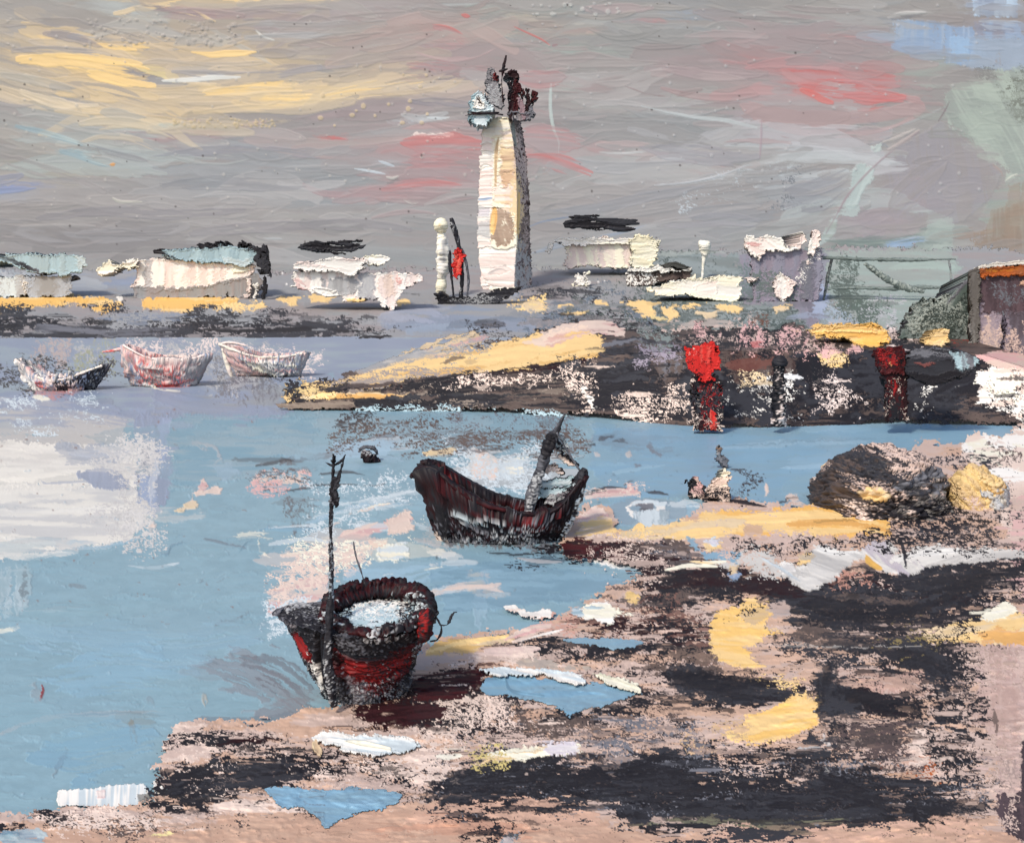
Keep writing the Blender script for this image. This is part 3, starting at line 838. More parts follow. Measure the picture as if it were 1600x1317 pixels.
# ---- water: one level sheet out to the horizon
WATER = '''
k lv/#9aa6b0 o.92 d.05 : -60 500 820 500 820 560 560 600 480 640 420 652 300 660 -60 650
k gc/lv o.7 d.1 : 240 560 440 580 440 640 240 650
b #8b8f9c w26 o.5 d.3 f1 g90 : 350 560 400 600 440 606
k #cbc5be/#c4bfba o.95 d.08 r6 : -60 642 60 640 150 648 200 660 192 700 120 704 -60 706
k #e6e0d4/#f0e9dc o.95 d.06 r6 : -60 690 60 690 110 700 210 696 212 760 110 762 -60 770
k #d8d5d0/#eae4d8 o.95 d.06 r6 : -60 756 210 760 232 800 206 842 110 860 -60 886
b #f3ecde w14 o.8 d.3 : -40 706 20 706 66 716 100 716
b #f5eee0 w20 o.8 d.25 : 0 748 50 746 110 742
b #ece8de w12 o.7 d.3 : -20 800 60 802 140 800 200 792
b #ebe6da w14 o.7 d.3 : -20 838 40 850 100 852
b #eeeae0 w12 o.7 d.3 : 0 868 50 868 120 862
k lv o.9 r3 g90 : 118 742 130 736 150 730 178 736 198 750 206 766 150 764
k #a9afb9 o.85 d.1 r5 : 90 694 180 692 206 700 206 716 150 728 100 728
k lv/#9ba8c0 o.9 d.05 r6 g90 : 208 648 270 652 268 780 240 812 216 790
k gc/#a8b0b4 o.8 d.1 r4 g90 : 212 690 236 690 236 740 214 740
s #d8d3ca n.5 x9 y7 p8 : 196 770 240 780 250 812 214 818
k #7fa5b5/tl o.8 d.08 r8 : 262 650 500 650 480 700 420 740 330 756 270 764
b lv w26 o.7 d.25 : 240 620 320 640 440 650
b gl/lv w14 o.7 d.3 : -20 626 40 632 100 630 150 636
b #d6cfca w10 o.7 d.3 : -30 622 10 626 30 634
s pk n.5 x14 y5 p8 : 48 604 110 606 110 624 50 622
b wc w7 o.95 d.05 h1.8 : 50 619 62 623 74 624
b #8d93a2 w16 o.6 d.35 : 60 640 120 636 170 628
b #8f949e w30 o.5 d.35 : 330 600 390 616 440 622
s gd n.4 x5 y14 p14 : 330 560 410 556 430 620 340 622
b gl w8 o.6 d.35 : 300 690 340 706 330 730
k #9cb7c6 o.8 d.1 : 326 728 360 724 380 740 350 752
k bp/ps o.9 r3 h1.4 : 302 772 312 750 322 748 326 762 316 770
k bp o.95 r2 h1.4 : 306 770 336 760 348 764 344 772 312 774
k bp/yp o.9 r3 h1.4 : 268 800 284 792 304 776 306 792 290 804
k bp o.9 r2 h1.4 : 232 816 244 814 242 830 234 836
b wb w5 o.7 d.2 : 200 884 240 888 280 880
b #7795a6 w6 o.6 d.3 h1.6 : 250 868 262 866 270 852 310 846 330 846
b #77828c w4 o.7 d.3 : 318 842 346 848 378 856
b #6f8f9f w3 o.6 d.2 : 370 860 384 848 390 844
k wb/#a6b9bd o.6 d.35 g90 f.9 : -20 888 46 884 44 950 20 966 -20 970
b #6f7a80 w6 o.7 d.4 g90 : 40 886 36 920 34 950
b #6c6e74 w14 o.6 d.4 : 336 976 370 962 400 942
b #6c6e74 w5 o.7 d.3 : 306 912 316 906 326 902
b #777b82 w8 o.6 d.4 : 340 908 356 898 370 904
b #7f8a92 w6 o.6 d.3 : 110 914 130 918
b wc w6 o.8 d.15 h1.5 : -10 988 14 984 32 980
b #77747a/#8b8a90 w64 o.6 d.5 f2.2 r.7 : 326 1020 390 1040 440 1066 496 1106
b #6d6a70 w36 o.6 d.5 f2.2 r.7 : 380 1040 430 1054 480 1094
b #86868c w26 o.7 d.3 : 400 1112 440 1108 478 1096
b #77808a w16 o.6 d.35 : 300 1126 380 1130 470 1116
b rr w5 o.9 d.1 h1.6 : 62 1094 66 1082 68 1070
k #9aa3a8 o.5 d.4 g90 : 48 1070 60 1064 64 1096 50 1100
b #b9b4a6 w9 o.7 d.3 g90 : 318 1084 320 1094 321 1102
b #80858c w12 o.5 d.4 : 232 1090 238 1108
b gl w6 o.5 d.3 h1.4 : -10 1152 60 1124 140 1116 250 1112
b #6e8fa0 w3 o.6 d.1 : 100 1118 200 1114 262 1120
b #8a8474 w10 o.7 d.3 g90 : 206 1126 208 1150 208 1172
b #757f88 w9 o.5 d.4 : 84 1214 96 1190 106 1168
b #80919c w14 o.4 d.4 : 124 1126 124 1160 120 1180
b #9fc0d0/wt w60 o.5 d.3 : 20 980 120 1000 260 1010 400 990
b #8db4c8 w70 o.5 d.3 : 60 1060 180 1040 300 1050
b #7ea8bf w80 o.5 d.3 : 60 1180 140 1180 230 1160
#! middle of the bay
b gd/um w12 o.8 d.25 : 440 724 500 712 570 702 640 696
b bs w6 o.8 d.3 : 400 728 450 720 500 716
s um/gd n.6 x12 y4 p9 : 380 748 410 730 490 732 486 760 410 768
s bp/ps n.6 x10 y4 p8 : 386 744 420 732 488 734 484 762 400 770
b bs w5 o.8 d.3 : 440 768 500 760 560 758
b bs w4 o.8 d.3 : 560 762 600 756 630 752
b gd w16 o.8 d.3 : 560 690 640 682 700 680 780 678
b um/gd w18 o.8 d.25 : 760 690 820 680 880 672
b yp/yl w13 o.85 d.2 h1.5 : 660 710 690 708 716 700
b gd/#7c8084 w22 o.8 d.25 : 700 690 740 696 780 708
b bs w14 o.85 d.2 : 744 704 764 708 786 700 800 696
b #8d8f92 w12 o.7 d.3 : 880 700 940 690 1000 692
b tl w30 o.5 d.3 : 500 660 620 664 760 662
s bs n.45 x8 y5 p9 : 520 640 620 640 640 668 540 672
s gd n.4 x6 y4 p9 : 700 640 900 640 930 668 720 664
b wb/#b5c7cf w20 o.6 d.3 : 540 700 600 694 660 690
k #a7c4d4 o.8 d.1 : 520 690 620 688 610 710 520 720
k #d9d8d4/bp o.95 r2 g90 h1.3 : 728 708 736 700 776 716 778 740 772 750 736 748
k #b7cdd9/wb o.9 r2 : 778 728 812 714 816 734 802 748 782 750
b pr w3 o.8 d0 : 730 720 740 722
b gd w8 o.8 d.3 g90 f1 : 500 780 484 786 482 830
s #6e7478 n.45 x4 y22 p6 : 448 780 480 776 482 840 452 836
b #84a8ba w6 o.8 d.1 h1.5 : 404 830 420 826 460 828 500 826
b wc w3 o.8 d.1 h1.5 : 404 830 404 852 414 866 430 872
b bp/wb w8 o.7 d.35 : 520 820 560 800 600 790 650 772
b wb w12 o.6 d.4 : 480 810 540 798 640 790 
b wb w8 o.6 d.4 : 560 790 620 776 670 762
k bp/ps o.95 d.05 r4 h1.4 : 600 818 620 800 644 796 646 830 612 836
b bp/ps w14 o.9 d.2 h1.3 : 530 840 560 832 600 822
b bp/#f2cbb4 w12 o.9 d.1 h1.3 : 576 846 590 850 602 846
s bp n.6 x12 y5 p8 : 450 862 510 850 512 880 560 880 560 900 450 900
s bp n.55 x10 y8 p8 : 530 854 570 854 572 880 540 886
k bp/ps o.9 d.15 r6 h1.3 : 420 922 440 910 480 906 514 890 514 930 480 950 440 950 424 960
b #e6b698 w8 o.8 d.2 h1.3 : 420 930 432 916 456 906
k #9fb4bf o.9 r3 g90 : 446 940 460 932 474 946 470 962 444 962
s wb n.5 x8 y7 p8 : 420 960 520 936 520 970 420 990
k wc/wb o.95 r2 h2.4 : 586 866 604 852 632 852 638 866 620 874 600 876
k wh o.95 r2 h2.2 : 670 862 690 858 716 866 722 872 706 880 690 872
b bs w6 o.8 d.1 g90 : 684 868 685 876
b #7f9aa8 w4 o.7 d.1 : 640 922 690 914 730 898 760 888
k bp/yp o.75 d.25 r4 g90 : 730 894 760 892 762 912 782 920 786 932 700 926 704 918 730 912
b #a2c3d4 w34 o.6 d.25 : 540 900 640 900 720 880
b #a5bfcc w20 o.5 d.3 g90 : 748 920 750 960 752 984
k wd/wt o.6 d.1 : 660 880 800 876 960 900 980 906 900 940 780 950 700 960
b wb/wh w9 o.9 d.15 h1.6 : 930 876 950 880 972 886 986 890
k wh o.9 r2 h1.5 : 926 872 962 876 960 884 944 884
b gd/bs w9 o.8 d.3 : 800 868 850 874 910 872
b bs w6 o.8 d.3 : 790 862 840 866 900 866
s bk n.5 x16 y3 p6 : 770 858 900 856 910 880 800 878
b wb w8 o.8 d.2 h1.6 : 590 830 640 820 670 826
s gl n.5 x8 y6 p8 : 670 826 700 836 740 842 730 862 672 850
#! the long blue channel behind the boats
k wt/#84aac0 o.95 d.03 r5 : 930 672 1130 668 1600 664 1600 700 1430 700 1360 730 1330 770 1320 786 1230 790 1100 780 960 780 920 730
b #9cc0d4 w16 o.7 d.2 : 1250 670 1300 664 1360 668
b #9ab9ca w9 o.7 d.2 h1.5 : 1120 700 1220 694 1300 690 1356 688
b #7a98a8 w3 o.8 d.1 h1.4 : 1130 698 1230 692 1310 688 1372 686
b #a6c5d6 w8 o.7 d.2 h1.4 : 1220 732 1290 728 1360 722
b #80a4b8 w26 o.5 d.3 : 960 690 1040 700 1120 690
b #9cbccb w8 o.6 d.3 : 960 740 1000 730 1040 726
b bs w5 o.9 d.1 h1.5 : 908 696 920 694 930 696
b bs w5 o.9 d.1 h1.5 : 936 688 948 684 958 682
b bs w4 o.8 d.1 : 960 690 972 688 978 692
b #e2cfc4 w8 o.9 d0 h1.5 : 930 708 938 712
b #c9bfb8 w6 o.8 d.1 : 976 710 986 712
b gd w8 o.7 d.35 : 1014 692 1018 702 1022 708
b gd w4 o.7 d.3 : 1020 706 1036 714
b gd w4 o.7 d.3 : 990 728 1004 724
b gd w3 o.7 d.3 : 1040 736 1050 740
b gd w3 o.7 d.3 : 1090 706 1100 706
b ps/bp w11 o.9 d.2 h1.6 : 912 774 940 770 970 768 996 770
b bs w4 o.9 d.2 h1.3 : 920 768 950 762 975 764 1000 772
b bs w4 o.9 d.2 : 1012 770 1030 770 1044 773
k bp/ps o.9 r2 h1.6 : 976 766 984 756 994 762 998 772 980 772
b um w4 o.8 d.1 : 974 760 984 752 990 752
b bs w4 o.8 d.1 : 1142 734 1156 736 1164 734
s bs n.4 x6 y8 p7 : 1150 740 1190 744 1186 780 1160 784
b bp w7 o.9 d.1 g90 h1.5 : 1196 756 1198 764 1197 772
k lt/wt o.9 r3 : 940 790 980 782 1060 784 1090 790 1080 812 1030 822 990 826 966 822
k #8fb0c2 o.9 r3 : 950 792 978 788 990 824 972 824
b wh/wb w7 o.95 d.05 h2 : 980 788 1000 785 1026 786
b wh w6 o.95 d.05 h2 g90 : 981 790 983 798 987 806
k gd/bs o.85 d.2 r2 : 992 788 1020 788 1020 798 998 796
k #9fb2b9/wb o.9 d.05 r3 g90 : 990 800 1022 796 1044 800 1044 822 1012 832 996 818
k wh/wb o.95 r2 h1.6 : 1022 786 1042 784 1040 796 1026 798
b wb/lt w10 o.8 d.2 h1.6 : 1046 788 1070 786 1096 790
'''
WATER_TOP = '''
b wb/lt w9 o.8 d.35 : 480 818 530 800 580 790 640 786
b bp/wc w6 o.9 d.3 h1.4 : 560 800 590 792 620 788 650 778
b wb w7 o.8 d.35 h1.3 : 660 742 690 736 720 738
k wb/wc o.9 d.15 r4 h1.3 : 776 730 800 718 822 716 818 736 800 750 780 750
k #d9d8d2/bp o.95 d.05 r3 g90 h1.3 : 728 708 738 700 776 716 778 742 770 752 738 748
b wb w8 o.7 d.4 : 420 850 480 842 520 850
b wc/bp w7 o.9 d.3 h1.4 : 440 868 480 862 514 858
s wc n.4 x9 y5 p10 : 450 850 600 836 640 800 660 830 560 880 460 890
b wb/wc w7 o.8 d.35 h1.3 : 600 900 650 892 700 886
b gl w7 o.7 d.4 : 640 842 690 852 720 866
b wh/wb w7 o.95 d.05 h1.6 : 980 788 1000 785 1030 786
b wh w6 o.95 d.05 h1.6 g90 : 982 790 984 798 988 808
k gd/bs o.85 d.2 r2 : 994 789 1020 789 1020 799 998 797
k #a5b6bc/wb o.9 d.08 r3 g90 h1.2 : 990 802 1022 798 1046 800 1044 820 1012 830 996 816
k wh/wb o.95 r2 h1.3 : 1022 787 1042 785 1040 796 1026 798
b wb/lt w9 o.8 d.25 h1.3 : 1046 789 1070 787 1096 790
b bs w3 o.8 d.2 : 912 774 950 768 1000 774
b ps/bp w9 o.9 d.2 h1.4 : 914 778 940 773 970 771 996 772
k bp/ps o.95 d.1 r2 h1.4 : 976 768 984 758 994 764 998 774 980 774
b bs w5 o.85 d.3 : 1208 788 1230 780 1250 778
k bp/um o.9 d.2 r3 : 1226 784 1232 772 1246 772 1256 786 1240 792
b bp w5 o.9 d.2 h1.3 : 1197 756 1198 766 1197 776
b #cbc5be/lv w34 o.6 d.35 : -20 650 60 648 140 654 200 664
b #b9b7ba/lv w26 o.6 d.35 : -20 632 80 634 180 644
b #d5d2cd w20 o.6 d.4 : 150 700 200 704 240 716
b #d9d5cf/lt w20 o.6 d.45 : 90 852 150 850 210 838
b #c9ccd0 w14 o.6 d.4 g90 : 236 690 240 740 238 790
s #cfcbc6 n.4 x12 y5 p16 : 160 690 236 690 240 850 150 866
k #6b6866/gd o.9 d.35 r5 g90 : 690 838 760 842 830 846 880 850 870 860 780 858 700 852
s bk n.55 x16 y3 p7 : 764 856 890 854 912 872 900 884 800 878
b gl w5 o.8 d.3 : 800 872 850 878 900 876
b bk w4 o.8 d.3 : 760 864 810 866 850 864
s um n.4 x14 y3 p10 : 640 680 900 670 920 704 640 712
b bs/gd w8 o.8 d.35 : 730 704 770 708 800 700
b bs w4 o.8 d.3 : 560 716 610 712 660 710
b bs w4 o.8 d.3 : 500 742 540 738 570 742

b bp/wb w5 o.8 d.35 : 470 838 520 820 560 806 600 790
b wb w4 o.8 d.35 : 520 792 580 780 640 770 664 756
b wb w4 o.7 d.35 : 420 826 470 822 510 822
b bp w6 o.8 d.3 : 530 838 560 828 590 816
k bp o.95 d.12 r4 h1.4 : 598 820 616 802 644 798 646 828 612 838
k wc/wb o.95 r3 d.06 h2.2 : 584 868 600 852 634 850 640 866 618 878 600 876
s bp n.5 x10 y6 p10 : 424 900 510 860 560 850 590 880 540 900 440 960
s wb n.45 x9 y6 p10 : 420 940 530 930 530 980 420 1000
s bp n.4 x10 y6 p8 : 450 880 520 870 520 920 440 920
s wb n.4 x12 y4 p10 : 700 690 840 690 860 770 720 760
s bp n.35 x12 y4 p8 : 890 760 1000 760 1000 780 890 780
s um n.35 x12 y4 p10 : 520 664 900 650 900 690 520 700
s wb n.3 x9 y5 p12 : 480 760 680 740 680 800 480 840
b wb/bp w10 o.7 d.4 : 660 930 720 918 780 912
b bp w14 o.6 d.45 : 700 920 740 918 784 924
s gl n.4 x6 y14 p12 : 60 540 330 540 330 560 60 560
s #b9a9a4 n.45 x5 y16 p10 : 44 538 110 538 110 570 44 570
s #a4a688 n.4 x5 y16 p10 : 110 540 170 540 170 580 110 580
s wp n.4 x5 y14 p8 : 200 536 340 536 330 560 210 560
s gl n.45 x5 y14 p10 : 320 540 440 540 440 610 320 610
s gd n.4 x4 y14 p10 : 330 560 440 570 440 620 330 620
s bs n.45 x7 y5 p10 : 0 560 170 560 190 600 60 616 0 600
s wp n.35 x8 y4 p8 : 360 540 500 550 500 590 380 590
s bs n.35 x8 y4 p6 : 410 576 460 578 450 596 410 594
b gl w8 o.7 d.4 : 360 606 400 600 440 606
s pk n.5 x12 y3 p5 : 46 606 106 608 104 624 50 622
b wc w6 o.9 d.1 h1.5 : 50 619 62 623 74 624
b wc w3 o.9 d.1 h1.5 : 236 606 256 610 280 612
b pr w4 o.7 d.3 : 240 602 270 604 300 602
s wb n.35 x10 y5 p14 : -20 620 130 620 210 660 60 670
s #d8d4ce n.4 x14 y5 p16 : 190 690 250 690 250 840 190 850
'''
def build_water():
    V = np.concatenate([[416, 420, 430, 445, 460, 480, 500], axis(510, 520, 1345, 2400, 1.3, 14)])
    cv = Canvas(axis(-1300, -40, 1640, 2900, 1.3, 14), V)
    cv.fill('#90afba', '#8aaab6', sx=.3, sy=1.5, var=.05, h=.5)
    paint(cv, WATER)  # grey smear left of the near boat is its reflection in colour
    dots(cv, (0, 640, 420, 980), 70, 1.6, '#8a6a60', .3, .7, 11)
    dots(cv, (0, 660, 420, 1240), 60, 2.0, '#a8c3d0', 1.6, .5, 12)
    dots(cv, (400, 660, 1000, 960), 60, 1.8, '#7d8c94', .8, .6, 13)
    dots(cv, (940, 670, 1340, 790), 50, 1.6, '#6e8796', .8, .6, 14)
    restroke(cv, 160, (-20, 650, 1400, 1300), (14, 46), (50, 200), None, .35, .035, .25, (20, 10), 5, .8, sat=.012)
    restroke(cv, 200, (-20, 540, 1000, 1260), (3, 10), (20, 90), None, .6, .06, .3, (18, 9), 6, .9)
    restroke(cv, 120, (380, 660, 1000, 990), (4, 12), (16, 70), None, .7, .05, .3, (22, 10), 7, 1.)
    paint(cv, WATER_TOP)  # strokes under the middle and small boats draw their reflections
    tear(cv, 4, 2, (.5, .9), v0=520, v1=1345)
    carry_on(cv)
    cv.h *= sst((cv.V - 500) / 100)[:, None]
    D = lambda U, V: H * F / (V - HY)
    struct(sheet('water', cv, D, mat('water_paint', rough=.42, spec=.3, scale=1.5, grain=.05), lift=True, hk=.45))
build_water()
